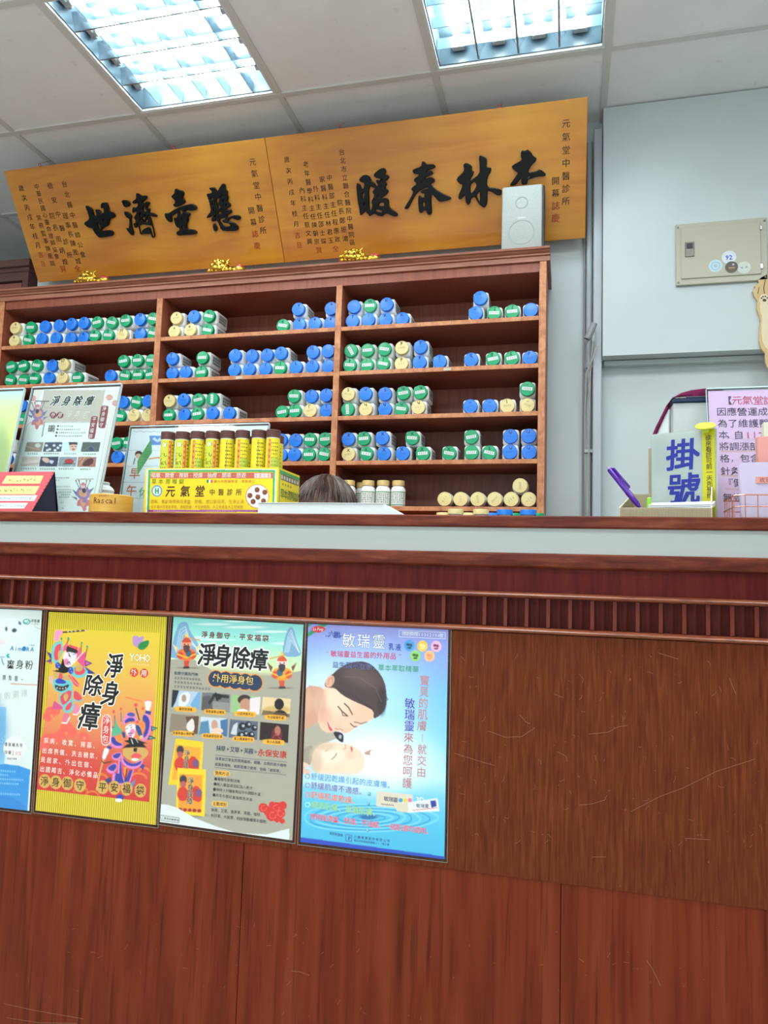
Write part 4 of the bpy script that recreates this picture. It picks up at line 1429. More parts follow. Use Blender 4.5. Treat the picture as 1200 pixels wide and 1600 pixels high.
# crops: (x0, y0, scale); rows: (bay, shelf index, layer, [(x, y, colour, marking)])
Z1, Z2, Z3, Z4, Z5, Z6 = (0, 450, 4.286), (240, 450, 4.0), (220, 580, 3.75), (520, 440, 3.53), (500, 580, 3.333), (0, 590, 4.8)
ROWS = [
    (0, 0, 1, Z1, [(108, 265, 'Y', '4'), (205, 255, 'G', ''), (300, 250, 'B', '?'), (397, 243, 'B', '?'), (488, 238, 'B', 'Ч'), (573, 232, 'B', 'Ч'), (657, 226, 'G', '<'), (745, 220, 'G', '??'), (850, 195, 'G', '77'), (953, 208, 'B', '77'), (1040, 198, 'G', 'C')]),
    (0, 0, 0, Z1, [(102, 353, 'Y', '4'), (195, 346, 'G', 'Q'), (290, 345, 'B', '?'), (383, 338, 'B', '?'), (470, 332, 'B', '?'), (557, 325, 'B', '4'), (645, 318, 'G', '≠'), (732, 313, 'G', '??'), (823, 303, 'Y', '77'), (945, 300, 'B', '77'), (1033, 295, 'G', 'C')]),
    (0, 1, 1, Z1, [(80, 515, 'G', ''), (167, 513, 'G', '77'), (255, 510, 'G', '77'), (347, 505, 'B', '77'), (432, 472, 'Y', '57'), (835, 480, 'G', '??'), (930, 477, 'G', '13'), (1018, 473, 'G', '')]),
    (0, 1, 0, Z1, [(70, 608, 'G', ''), (155, 605, 'G', ''), (243, 602, 'G', '77'), (337, 600, 'B', '77'), (418, 590, 'Y', '57'), (515, 592, 'G', '77'), (742, 583, 'B', '77'), (833, 578, 'G', '55'), (925, 575, 'G', '55'), (1015, 572, 'G', '55')]),
    (0, 2, 1, Z6, [(60, 190, 'B', 'C'), (165, 190, 'B', 'C'), (925, 175, 'B', '∩'), (1025, 147, 'G', '∩'), (1120, 145, 'B', '∩')]),
    (0, 2, 0, Z6, [(50, 295, 'G', 'C'), (150, 295, 'G', 'C'), (905, 282, 'G', '∩'), (1018, 272, 'Y', 'C'), (1115, 272, 'Y', 'C')]),
    (0, 3, 1, Z6, [(55, 500, 'G', ''), (870, 478, 'G', ''), (965, 476, 'G', '')]),
    (0, 3, 0, Z6, [(45, 605, 'B', '∩'), (877, 595, 'B', '∩'), (975, 590, 'B', '')]),
    (1, 0, 1, Z2, [(142, 185, 'Y', '«'), (255, 180, 'B', '«'), (345, 170, 'G', '«'), (910, 137, 'B', '4'), (1108, 122, 'B', '4')]),
    (1, 0, 0, Z2, [(132, 273, 'Y', '«'), (238, 268, 'Y', '«'), (337, 262, 'G', '«'), (808, 233, 'G', '4'), (912, 230, 'B', '4'), (1010, 227, 'B', '4'), (1105, 220, 'B', '4')]),
    (1, 1, 1, Z2, [(123, 437, 'B', 'T'), (308, 428, 'G', ''), (515, 420, 'B', '1'), (612, 415, 'B', '1'), (708, 410, 'B', '1'), (803, 407, 'B', '«'), (1000, 395, 'B', '12'), (1095, 390, 'B', '')]),
    (1, 1, 0, Z2, [(117, 528, 'B', 'T'), (207, 525, 'B', 'T'), (295, 522, 'G', 'T'), (510, 515, 'B', '1'), (604, 510, 'B', '1'), (702, 507, 'B', '1'), (796, 500, 'G', '1'), (896, 496, 'B', 'L'), (997, 493, 'B', '12'), (1095, 488, 'B', '')]),
    (1, 2, 1, Z3, [(168, 155, 'Y', '«'), (258, 160, 'B', '«'), (338, 158, 'G', '«'), (423, 152, 'G', '»'), (903, 140, 'G', 'Γ'), (1000, 122, 'B', 'Γ'), (1090, 132, 'B', 'Γ')]),
    (1, 2, 0, Z3, [(163, 250, 'G', '»'), (255, 250, 'B', '«'), (335, 248, 'G', '«'), (427, 245, 'B', '»'), (520, 243, 'B', '«'), (828, 233, 'G', ''), (905, 232, 'G', 'Γ'), (997, 222, 'Y', 'Γ'), (1090, 228, 'B', 'Γ')]),
    (1, 3, 1, Z3, [(825, 393, 'B', ''), (902, 392, 'B', '<'), (993, 390, 'G', '<'), (1083, 387, 'G', '<')]),
    (1, 3, 0, Z3, [(825, 490, 'B', ''), (900, 487, 'B', '<'), (987, 485, 'G', '<'), (1080, 483, 'G', '<')]),
    (2, 0, 1, Z4, [(117, 133, 'B', ''), (205, 125, 'G', 'M'), (297, 125, 'B', 'X'), (815, 85, 'B', '–')]),
    (2, 0, 0, Z4, [(110, 222, 'B', '7'), (200, 215, 'B', '1'), (290, 210, 'B', 'X'), (382, 205, 'B', 'X'), (790, 177, 'B', '–'), (890, 168, 'G', '2'), (990, 162, 'G', '5'), (1092, 155, 'B', '')]),
    (2, 1, 1, Z4, [(100, 375, 'G', '?'), (190, 370, 'G', ''), (285, 365, 'G', ''), (383, 362, 'Y', 'P'), (485, 355, 'B', 'P')]),
    (2, 1, 0, Z4, [(97, 460, 'G', 'P'), (188, 460, 'G', '?'), (280, 455, 'G', '?'), (377, 452, 'Y', 'P'), (480, 447, 'B', 'P'), (590, 438, 'B', '?'), (765, 423, 'B', 'IL'), (885, 420, 'G', 'P'), (988, 416, 'G', '5'), (1087, 413, 'B', 'P')]),
    (2, 2, 1, Z5, [(152, 105, 'Y', '5'), (240, 117, 'B', 'Ч'), (337, 108, 'B', '5'), (435, 105, 'G', 'Ч'), (523, 105, 'G', 'Ч'), (1080, 82, 'G', '–')]),
    (2, 2, 0, Z5, [(148, 198, 'G', ''), (240, 198, 'Y', 'Ч'), (338, 195, 'B', 'Ч'), (422, 192, 'G', 'Ч'), (515, 190, 'Y', 'Ч'), (783, 178, 'B', '–'), (883, 175, 'B', '–'), (975, 167, 'Y', '1'), (1080, 165, 'Y', '–')]),
    (2, 3, 1, Z5, [(147, 348, 'B', 'X'), (230, 343, 'G', 'X'), (327, 342, 'B', 'X'), (480, 337, 'G', 'X'), (788, 328, 'G', ''), (992, 325, 'B', '∪'), (1088, 320, 'B', '∪')]),
    (2, 3, 0, Z5, [(148, 433, 'Y', 'X'), (245, 430, 'G', 'X'), (333, 430, 'B', 'X'), (432, 427, 'B', 'X'), (535, 425, 'G', 'X'), (672, 423, 'G', 'X'), (790, 420, 'G', ''), (882, 420, 'G', '5'), (990, 417, 'B', '∪'), (1090, 415, 'B', '∪')]),
]
ORD = ['first', 'second', 'third', 'fourth', 'fifth', 'sixth', 'seventh', 'eighth', 'ninth', 'tenth', 'eleventh', 'twelfth']
SHN = ['top', 'second', 'third', 'fourth', 'bottom']
BAY = ['left', 'middle', 'right']
rb = random.Random(11)
VERT = {(2, 1, 1, 0): 60, (1, 2, 1, 3): 88, (2, 2, 0, 0): 85}
for (bay, sh, layer, zr, items) in ROWS:
    xs = []
    for (x, y, c, m) in items:
        xs.append(float(at(zr[0] + x / zr[2], zr[1] + y / zr[2], 2.63)[0]))
    lo, hi = POSTS[bay][1] + BW + 0.001, POSTS[bay + 1][0] - BW - 0.001
    for _ in range(40):                      # keep neighbours apart
        for i in range(len(xs) - 1):
            g = 0.0590 - (xs[i + 1] - xs[i])
            if g > 0:
                xs[i] -= g / 2
                xs[i + 1] += g / 2
        xs[0] = max(xs[0], lo)
        xs[-1] = min(xs[-1], hi)
        for i in range(1, len(xs)):
            xs[i] = max(xs[i], xs[0] + 0.0590 * i) if xs[i] - xs[0] < 0.0590 * i else xs[i]
        for i in range(len(xs) - 2, -1, -1):
            xs[i] = min(xs[i], xs[i + 1] - 0.0589)
    for i, ((x, y, c, m), X) in enumerate(zip(items, xs)):
        strip = c == 'G'
        lab = '%s lidded bottle, %s layer, %s from left in view, %s shelf, %s bay' % (CN[c], 'upper' if layer else 'lower', ORD[i], SHN[sh], BAY[bay])
        o = bpy.data.objects.new('medicine_bottle', None)
        o.empty_display_size = 0.02
        C.objects.link(o)
        o.location = (X, 2.622 + rb.uniform(-0.006, 0.010), SHELVES[sh] + 0.0003 + layer * 0.0594)
        tag(o, lab, 'bottle', 'square medicine bottles lying on the bookcase shelves')
        b = link('bottle_body', ME_BODY, None, o)
        l = link('lid', LIDS[c], None, o)
        l.location = (0, 0, 0.0295)
        ang = rb.uniform(-10, 14)
        ang = VERT.get((bay, sh, layer, i), ang)
        if strip:
            k = link('lid_label', STRIPS[rb.randrange(6)], None, l)
            k.rotation_euler = (0, math.radians(ang), 0)
            k.location = (0, 0, 0)
        else:
            k = link('lid_print', rb.choice(PRN[c]), None, l)
            k.rotation_euler = (0, math.radians(rb.uniform(-25, 25)), 0)
        if m:
            k = link('lid_marking', mark_mesh(m, c), None, l)
            k.location = (rb.uniform(-.003, .003), 0, 0.0155)
            k.rotation_euler = (0, math.radians(rb.uniform(-12, 12)), 0)
        nxt = xs[i + 1] - X if i + 1 < len(xs) else 1
        if nxt > 0.075:
            link('body_label', SIDES[i % 2], None, o)

# round bottles with cream lids lying on the bottom shelf
RB = bmesh.new()
lathe(RB, [(0.018, -0.016), (0.022, -0.019), (0.0275, -0.024), (0.0290, -0.030), (0.0290, -0.105), (0.027, -0.109)], 28, Matrix.Translation((0, 0, 0.0292)) @ RX)
ME_RB = me_of(RB, 'bottle_body', MT['body'])
rl = [(650, 673), (733, 673), (822, 672), (910, 672), (995, 672), (1087, 672)]
xs = [float(at(500 + x / 3.333, 580 + y / 3.333, 2.63)[0]) for x, y in rl]
for i in range(1, 6):
    xs[i] = max(xs[i], xs[i - 1] + 0.0590)
sh_ = xs[-1] - (POSTS[3][0] - 0.0295)
if sh_ > 0:
    xs = [x - sh_ for x in xs]
spots = [(x, 0.0, ORD[i]) for i, x in enumerate(xs)]
gap = xs[5] - xs[4]
spots.append(((xs[4] + xs[5]) / 2, math.sqrt(max(0.0585 ** 2 - (gap / 2) ** 2, 0.0)) + 0.0002, None))
for (X, dz, od) in spots:
    o = bpy.data.objects.new('medicine_bottle', None)
    o.empty_display_size = 0.02
    C.objects.link(o)
    o.location = (X, 2.622, 1.3183 + dz)
    tag(o, ('round white bottle lying with cream lid forward, %s from left on the bottom shelf' % od) if od else 'round white cream lidded bottle lying on top of the others, bottom shelf right',
        'bottle', 'round bottles lying on the bottom shelf')
    link('bottle_body', ME_RB, None, o)
    l = link('lid', LIDS['Y'], None, o)
    l.location = (0, 0, 0.0295)
    k = link('lid_print', rb.choice(PRN['Y']), None, l)
    k.rotation_euler = (0, math.radians(rb.choice((-40, -55, 50, 85, 60))), 0)

# round bottles standing at the left of the bottom shelf
ub = bmesh.new()
lathe(ub, [(0.024, 0), (0.0275, 0.003), (0.0275, 0.066), (0.024, 0.074), (0.019, 0.079), (0.019, 0.083)], 28)
ME_UB = me_of(ub, 'bottle_body', MT['body'])
ub = bmesh.new()
lathe(ub, [(0.0235, 0.0805), (0.0235, 0.098), (0.0225, 0.1), (0.0, 0.1)], 28, cap=False)
lathe(ub, [(0.0235, 0.0805), (0.019, 0.0805)], 28, cap=False)
ME_UL = me_of(ub, 'lid', mat('tan_lid', (214, 184, 116), 0.4))


def wrap_label(r, z0, z1, a0, a1, quads, base, name='bottle_label', seg=22):
    """label wrapped round a cylinder: base colour and coloured quads in (angle, z)"""
    V, F, K = [], [], []

    def patch(b0, b1, y0, y1, col, d, n):
        for i in range(n + 1):
            a = b0 + (b1 - b0) * i / n
            for z in (y0, y1):
                V.append(((r + d) * math.sin(a), -(r + d) * math.cos(a), z))
                K.append(np.array(col) / 255)
        s = len(V) - 2 * (n + 1)
        for i in range(n):
            F.append((s + 2 * i, s + 2 * i + 2, s + 2 * i + 3, s + 2 * i + 1))
    patch(a0, a1, z0, z1, base, 0.0003, seg)
    for (b0, b1, y0, y1, col) in quads:
        patch(b0, b1, y0, y1, col, 0.0006, max(1, int(abs(b1 - b0) / 0.15)))
    me = mesh_arrays(name, V, F, np.array(K))
    me.materials.append(MT['print'])
    return me


q = [(-1.3, 1.3, 0.054, 0.0565, (70, 150, 90)), (-1.3, 1.3, 0.006, 0.009, (70, 150, 90))]
r_ = random.Random(4)
for k in range(5):
    for j in range(7):
        a = -1.0 + j * 0.3 + r_.uniform(-.05, .05)
        q.append((a, a + r_.uniform(.08, .2), 0.016 + k * 0.0075, 0.019 + k * 0.0075, (90, 96, 92)))
ME_UBL = wrap_label(0.0275, 0.004, 0.060, -1.5, 1.5, q, (214, 220, 212))
spots = []
for (x, Y) in ((148, 2.632), (250, 2.640), (328, 2.640), (407, 2.645)):
    spots.append((float(at(500 + x / 3.333, 580 + 640 / 3.333, Y)[0]), Y))
spots.insert(1, (spots[0][0] + 0.035, 2.70))
for i, (X, Y) in enumerate(spots):
    o = bpy.data.objects.new('medicine_bottle', None)
    C.objects.link(o)
    o.location = (X, Y, 1.3182)
    tag(o, 'white bottle with tan lid standing upright, %s from left on the bottom shelf' % ORD[i], 'bottle', 'upright bottles on the bottom shelf')
    link('bottle_body', ME_UB, None, o)
    link('lid', ME_UL, None, o)
    link('bottle_label', ME_UBL, None, o).rotation_euler = (0, 0, -0.25 + 0.1 * i)

# bottles standing on the worktop, only their lids show over the counter
wl = bmesh.new()
lathe(wl, [(0.0, 0.0), (0.0275, 0.0), (0.0275, 0.076), (0.020, 0.086), (0.020, 0.089)], 28)
ME_WB = me_of(wl, 'bottle_body', MT['body'])
wl = bmesh.new()
lathe(wl, [(0.0268, 0.0865), (0.0268, 0.101), (0.026, 0.1035), (0.0, 0.104)], 28, cap=False)
ME_WL = {}
for k, m in (('Y', 'lid_y'), ('B', 'lid_b'), ('G', 'lid_g')):
    me = bpy.data.meshes.new('lid')
    wl.to_mesh(me)
    me.polygons.foreach_set('use_smooth', [True] * len(me.polygons))
    me.set_sharp_from_angle(angle=math.radians(40))
    me.materials.append(MT[m])
    ME_WL[k] = me
wl.free()
spec = [(645, 'Y', 2.56), (706, 'Y', 2.43), (775, 'Y', 2.56), (838, 'Y', 2.43), (962, 'B', 2.44), (895, 'B', 2.56), (1010, 'G', 2.56), (1084, 'B', 2.44), (1128, 'G', 2.56)]
cnt = {}
for (x, c, Y) in spec:
    X = float(at(500 + x / 3.333, 580 + 738 / 3.333, Y)[0])
    o = bpy.data.objects.new('medicine_bottle', None)
    C.objects.link(o)
    o.location = (X, Y, 1.1872 + (0.002 if Y > 2.5 else 0.0) * 0)
    cnt[c] = cnt.get(c, 0) + 1
    tag(o, '%s lidded bottle on the worktop, %s %s lid from left just above the counter' % (CN[c], {'Y': ['leftmost', 'second', 'third', 'fourth'], 'B': ['middle', 'leftmost', 'rightmost'], 'G': ['left', 'right']}[c][cnt[c] - 1], CN[c]),
        'bottle', 'bottles standing on the worktop under the bookcase')
    link('bottle_body', ME_WB, None, o)
    link('lid', ME_WL[c], None, o)
# ================================================================== posters on the counter front
def poster(label, tl, tr, H, region, margin=0.006, cell=0.00145, cat='poster'):
    tl, tr = np.array(tl, float), np.array(tr, float)
    U = (tr - tl) / np.linalg.norm(tr - tl)
    V = np.array([-(-U[2]) * -1, 0, -U[0]])
    V = np.array([U[2], 0, -U[0]])
    s = Sheet(tl, U, V, np.linalg.norm(tr - tl), H, region, cell)
    c = tl + U * s.W / 2 + V * H
    t = Thing('laminated_poster', label, cat, tuple(c), 'laminated posters on the counter front')
    s.margin = margin
    return s, t


def finish(s, t, front=0.0):
    s.build(t, material=MT['print_lam'])
    m = s.margin
    slab_on(t, 'laminate', s, MT['laminate'], -m, s.W + m, -m, s.H + m, 0.0006, 0.0008)
    ob = s.W + m
    for k, (a, b, c, d) in enumerate(((-m, ob, -m, -m + .0007), (-m, ob, s.H + m - .0007, s.H + m), (-m, -m + .0007, -m, s.H + m), (ob - .0007, ob, -m, s.H + m))):
        slab_on(t, 'sealed_edge', s, MT['lam_edge'], a, b, c, d, 0.0, 0.0005)


YP = 1.3976
WHT, BK = (250, 250, 246), (22, 22, 24)

# ---- poster 1: baby powder, cut by the left edge of the picture
s, t = poster('white and blue body powder poster at the far left of the counter', (-1.428, YP, .953), (-1.132, YP, .956), 0.432, (0, 940, 4.446))
s.grad([(0, (206, 218, 214)), (0.5, (214, 224, 220)), (1, (206, 216, 216))])
R2 = (0, 940, 8.892)
s.reg = R2
s.blob(40, 330, 330, 260, (222, 230, 228), 0.8, 1.2)
s.blob(10, 560, 70, 34, (214, 190, 184), 0.5, 1.0)
s.blob(88, 380, 17, 30, (70, 92, 104), 0.95, 0.8)
s.blob(198, 400, 32, 28, (52, 70, 84), 0.95, 0.7, -0.3)
s.blob(275, 300, 17, 25, (74, 98, 118), 0.95, 0.8, -0.5)
s.line([(480, 330), (490, 350), (530, 370), (575, 385)], 5, (120, 125, 122), 0.6)
for k in range(24):
    a = 2 * PI * k / 24
    s.blob(370 + 46 * math.cos(a), 280 + 34 * math.sin(a), 7, 7, (50, 150, 140), 0.9, 0.6)
s.line([(340, 290), (370, 300), (400, 270)], 12, (60, 160, 140), 0.9)
s.text('浸香蘭', 448, 265, 535, 272, 44, (70, 84, 84), 0.01)
s.text('BIOPUR', 450, 306, 530, 312, 26, (110, 120, 120))
s.text(['A', 'i', 'm', '●', 'R', 'A'], 170, 645, 448, 662, 84, (40, 120, 180), 0.015, shear=.1)
s.text('艾麗亞', 410, 606, 470, 608, 24, (70, 120, 160))
s.poly([(62, 705), (92, 760), (86, 740), (130, 715), (120, 760), (148, 785), (100, 780)], (40, 160, 170))
s.line([(0, 770), (60, 768)], 8, (60, 140, 190))
s.line([(25, 790), (30, 830), (52, 875)], 12, (60, 120, 180))
s.text('爽身粉', 150, 870, 405, 882, 128, (50, 54, 54), -0.006)
s.text('無負擔~', 60, 1055, 308, 1076, 78, (80, 82, 84), -0.004, sx=.72)
s.text('貼心', -190, 1040, -60, 1048, 78, (80, 82, 84), -0.004, sx=.72)
s.line([(152, 1140), (525, 1160)], 9, (206, 120, 96))
s.text('給您的選擇', -130, 1335, 330, 1275, 104, (214, 222, 220), 0, out=(150, 130, 150), outw=0.018, rot=0.1)
s.poly([(-600, 1450), (88, 1465), (60, 2300), (-640, 2200)], (140, 190, 216), 1)
s.blob(-100, 1800, 200, 400, (90, 150, 196), .7, 1)
s.reg = (0, 940, 4.446)
s.blob(100, 1020, 77, 84, (224, 226, 224), 1, 0.06)
for k in range(16):
    a = PI * (1 + k / 15)
    s.line([(100 + 90 * math.cos(a), 1020 + 96 * math.sin(a)), (100 + 108 * math.cos(a), 1020 + 116 * math.sin(a))], 2, (214, 196, 196), .8)
s.text('環保補充包', 42, 992, 148, 998, 27, (50, 50, 54), 0.008, sx=.85)
s.text('加量', 42, 1046, 68, 1048, 25, (80, 70, 74))
s.text(['2', '0', '%'], 92, 1050, 138, 1054, 42, (236, 170, 170), 0.01)
s.text('超值又實惠', 58, 1090, 112, 1093, 14, (80, 80, 84))
s.poly([(-300, 1240), (-100, 1150), (30, 1128), (130, 1140), (210, 1168), (190, 1460), (-320, 1460)], (52, 140, 206), smooth=0)
s.poly([(-300, 1380), (40, 1330), (180, 1420), (180, 1470), (-320, 1460)], (40, 122, 196), .6, smooth=1)
s.para([(-200, 1160, 110, 1182), (-200, 1190, 60, 1206), (-200, 1222, 165, 1240), (-200, 1252, 130, 1268), (-200, 1322, 140, 1342)], 13, (176, 214, 238))
finish(s, t)

# ---- poster 2: yellow corrugated poster with two door guardians
s, t = poster('yellow and orange poster with striped border and two door guardian warriors', (-1.114, YP, .9535), (-.822, YP, .955), 0.427, (0, 940, 4.446))
ph = (s.gu / 0.0052) * 2 * PI
k_ = 0.5 + 0.5 * np.sin(ph)
for c_, (a, b) in enumerate(((226, 164), (208, 140), (52, 26))):
    s.img[..., c_] = (b + (a - b) * k_) / 255
PA = [(385, 190), (1108, 215), (1035, 1392), (250, 1305)]
# inner panel, painted by horizontal bands from yellow to red
bands = [(0.0, (220, 192, 56)), (0.25, (222, 176, 76)), (0.5, (222, 148, 88)), (0.62, (220, 124, 84)), (0.78, (208, 76, 64)), (1.0, (198, 50, 44))]
for k in range(60):
    f0, f1 = k / 60, (k + 1.3) / 60
    col = [np.interp(f0, [q[0] for q in bands], [q[1][c] for q in bands]) for c in range(3)]
    L_ = lambda f: (385 + (250 - 385) * f, 190 + (1305 - 190) * f)
    R_ = lambda f: (1108 + (1035 - 1108) * f, 215 + (1392 - 215) * f)
    s.poly([L_(f0), R_(f0), R_(min(f1, 1)), L_(min(f1, 1))], col)
for (x, y, r) in ((350, 770, 40), (330, 800, 34), (390, 760, 30), (465, 880, 46), (440, 915, 40), (500, 910, 34), (400, 940, 36), (350, 950, 34), (580, 940, 34), (600, 975, 26), (320, 960, 40), (300, 1000, 40)):
    s.blob(x, y, r, r, (232, 96, 84), 0.85, 0.15)
for (x, y) in ((360, 795), (460, 915), (585, 950)):
    s.blob(x, y, 10, 10, (244, 150, 90), .9, .4)
for (x, y, r) in ((880, 1100, 60), (960, 1230, 60), (560, 1320, 50), (640, 1350, 50), (700, 1230, 50), (1000, 1180, 40)):
    for q in (0, 10):
        pts = [(x + (r - q) * math.cos(a), y + (r - q) * 0.7 * math.sin(a)) for a in [PI + PI * i / 10 for i in range(11)]]
        s.line(pts, 3, (244, 178, 60), 0.9)
# left guardian
s.reg = (60, 970, 8.89)
G = dict(teal=(110, 190, 190), pale=(226, 214, 222), red=(214, 74, 88), gold=(196, 160, 96), blue=(50, 70, 170), blk=(34, 30, 36), pink=(232, 150, 180), green=(60, 150, 120))
s.poly([(110, 425), (180, 460), (185, 600), (105, 560), (170, 530)], (60, 60, 130))
s.poly([(640, 540), (750, 590), (650, 640), (790, 730), (660, 750)], (60, 60, 130))
s.poly([(660, 565), (720, 592), (660, 615)], (226, 90, 130))
s.poly([(125, 555), (185, 580), (180, 600)], (226, 90, 130))
s.poly([(215, 310), (330, 270), (350, 420), (300, 560), (220, 610), (180, 500), (180, 390)], G['teal'], smooth=1)
s.poly([(240, 340), (320, 310), (330, 420), (280, 540), (230, 560), (212, 450)], G['red'], smooth=1)
s.poly([(270, 420), (330, 400), (320, 520), (270, 540)], G['gold'], smooth=1)
s.poly([(220, 170), (260, 120), (330, 130), (350, 170), (290, 220), (290, 270), (220, 290), (215, 240)], G['pink'], smooth=1)
s.line([(345, 160), (400, 155), (640, 135)], 16, BK)
for x in (375, 425, 480, 545):
    s.line([(x + 30, 150 - (x - 375) * .08), (x + 42, 149 - (x - 375) * .08)], 14, (220, 200, 180))
s.line([(640, 135), (680, 128)], 10, G['pink'])
for (a, b, cc) in (((330, 260), (300, 560), 'teal'), ((425, 250), (350, 400), 'blk'), ((600, 320), (590, 480), 'blk'), ((680, 370), (640, 560), 'blk')):
    s.line([a, b], 9, G[cc])
for (x, y) in ((320, 250), (415, 245), (600, 310), (677, 358)):
    s.blob(x, y, 14, 18, G['green'], 1, .3)
s.poly([(415, 290), (400, 400), (340, 430), (350, 350)], (226, 90, 130))
s.poly([(590, 350), (585, 480), (500, 540), (500, 470)], (226, 90, 130))
s.poly([(660, 420), (640, 660), (540, 560), (560, 500)], (216, 80, 130))
s.line([(620, 440), (480, 600)], 12, (236, 226, 220))
s.poly([(480, 620), (640, 640), (700, 720), (650, 780), (540, 800), (470, 760), (430, 700)], G['teal'], smooth=1)
s.poly([(500, 630), (620, 640), (660, 700), (600, 760), (500, 740)], G['red'], smooth=1)
s.poly([(520, 600), (600, 610), (620, 680), (560, 710), (510, 690)], G['gold'], smooth=1)
s.poly([(350, 440), (440, 400), (540, 440), (520, 540), (470, 620), (400, 650), (350, 600), (340, 520)], (222, 214, 222), smooth=1)
s.blob(385, 570, 36, 44, (226, 110, 160), .9, .5)
s.poly([(400, 340), (440, 360), (550, 400), (540, 460), (440, 430), (380, 440)], (44, 38, 44), smooth=1)
for x in (440, 470, 500, 530):
    s.blob(x, 350 + (x - 440) * .35, 18, 20, G['red'], 1, .3)
s.line([(420, 450), (445, 500), (420, 480)], 7, BK)
s.line([(480, 470), (515, 460)], 8, (120, 100, 140))
s.line([(400, 590), (430, 570), (440, 600)], 9, BK)
s.blob(412, 608, 14, 12, (230, 120, 160), 1, .3)
s.poly([(345, 500), (360, 620), (400, 650), (450, 640), (440, 690), (380, 730), (300, 720), (170, 688), (260, 690), (310, 620)], BK, smooth=1)
s.line([(350, 450), (290, 560), (270, 680)], 16, (236, 190, 60))
s.blob(270, 620, 36, 44, G['blue'], 1, .2)
s.blob(450, 690, 34, 50, G['blue'], 1, .2)
for (x, y) in ((265, 605), (285, 640), (445, 670), (460, 710)):
    s.blob(x, y, 9, 9, (150, 170, 220), 1, .4)
s.poly([(200, 700), (380, 740), (450, 780), (430, 860), (220, 800)], G['gold'], smooth=1)
s.poly([(290, 730), (330, 730), (340, 800), (280, 800)], G['red'])
s.poly([(210, 800), (320, 820), (450, 830), (480, 880), (470, 960), (380, 1000), (280, 1000), (215, 950), (195, 880)], G['teal'], smooth=1)
s.poly([(220, 880), (320, 920), (420, 880), (430, 900), (380, 960), (300, 980), (240, 950)], (44, 38, 44), smooth=1)
for x in (260, 300, 340, 380):
    s.blob(x, 945 - abs(x - 320) * .2, 12, 12, (200, 196, 190), .9, .5)
s.poly([(230, 830), (290, 790), (350, 820), (400, 860), (330, 880), (250, 870)], G['blue'], smooth=1)
s.poly([(130, 750), (200, 780), (210, 880), (160, 880)], (214, 170, 160), smooth=1)
s.poly([(400, 740), (480, 770), (570, 880), (560, 920), (500, 900), (460, 820)], G['red'], smooth=1)
s.line([(440, 760), (500, 850), (560, 900)], 6, (236, 200, 210))
s.poly([(280, 1010), (480, 920), (480, 1060), (440, 1140), (340, 1200), (290, 1150)], G['teal'], smooth=1)
s.poly([(300, 1030), (460, 950), (460, 1050), (420, 1120), (340, 1180), (310, 1120)], G['red'], smooth=1)
s.poly([(340, 1030), (400, 1000), (420, 1060), (370, 1140)], G['gold'], smooth=1)
s.poly([(490, 960), (560, 1000), (620, 1090), (560, 1120), (490, 1090)], G['red'], smooth=1)
s.line([(490, 1095), (560, 1120), (620, 1095)], 16, G['teal'])
s.poly([(330, 1190), (480, 1080), (500, 1180), (470, 1260), (400, 1290), (340, 1250)], G['teal'], smooth=1)
s.poly([(370, 1200), (460, 1110), (470, 1180), (430, 1240), (380, 1250)], G['red'], smooth=1)
s.poly([(500, 1130), (580, 1220), (560, 1290), (500, 1310), (480, 1270)], (222, 130, 160), smooth=1)
s.line([(485, 1300), (540, 1305), (590, 1230)], 14, (240, 232, 226))
s.poly([(350, 1280), (430, 1290), (430, 1340), (400, 1410), (330, 1410)], (222, 110, 140), smooth=1)
s.line([(330, 1415), (390, 1425), (435, 1340)], 16, (240, 232, 226))
s.poly([(220, 1110), (340, 1200), (330, 1230), (180, 1230)], (206, 80, 130))
# right guardian
s.reg = (140, 1090, 8.89)
D_ = dict(navy=(56, 60, 150), pink=(216, 130, 190), org=(228, 132, 70), gold=(202, 160, 92), green=(90, 170, 130), red=(222, 84, 84), wht=(236, 228, 228))
for (x, y, r) in ((335, 195, 20), (435, 160, 17), (643, 103, 24), (740, 152, 18)):
    s.blob(x, y, r, r * 1.2, D_['red'], 1, .15)
s.line([(350, 250), (345, 470)], 10, D_['navy'])
s.line([(435, 210), (440, 330)], 14, (90, 100, 160))
s.line([(645, 150), (690, 310)], 14, (40, 40, 80))
s.poly([(350, 260), (390, 400), (470, 460), (400, 530), (310, 540), (300, 430), (345, 420)], D_['green'], smooth=1)
s.line([(300, 430), (320, 410), (345, 410)], 8, D_['navy'])
for (q) in ([(850, 395), (950, 420), (860, 470)], [(830, 520), (925, 565), (800, 590)]):
    s.poly(q, (40, 50, 110))
    c0 = np.mean(np.array(q), 0)
    s.poly([tuple(c0 + (np.array(p) - c0) * .5) for p in q], D_['green'])
s.line([(500, -5), (720, 50)], 12, (232, 110, 60))
s.poly([(760, 60), (800, 35), (860, 50), (850, 110), (830, 190), (780, 180), (775, 110)], D_['wht'], smooth=1)
s.line([(770, 50), (800, 38), (850, 45)], 8, (222, 90, 130))
s.poly([(780, 180), (855, 190), (850, 240), (770, 215)], D_['navy'])
s.poly([(750, 215), (830, 240), (860, 330), (850, 480), (790, 590), (740, 620), (720, 560), (780, 400), (730, 300)], D_['pink'], smooth=1)
s.poly([(750, 230), (810, 260), (840, 340), (820, 470), (770, 560), (740, 540), (770, 400), (730, 300)], D_['navy'], smooth=1)
s.poly([(700, 330), (770, 330), (780, 430), (740, 520), (690, 500)], D_['org'], smooth=1)
s.poly([(500, 240), (540, 200), (620, 205), (640, 260), (660, 320), (640, 350), (560, 350), (470, 400), (455, 380), (480, 290)], D_['pink'], smooth=1)
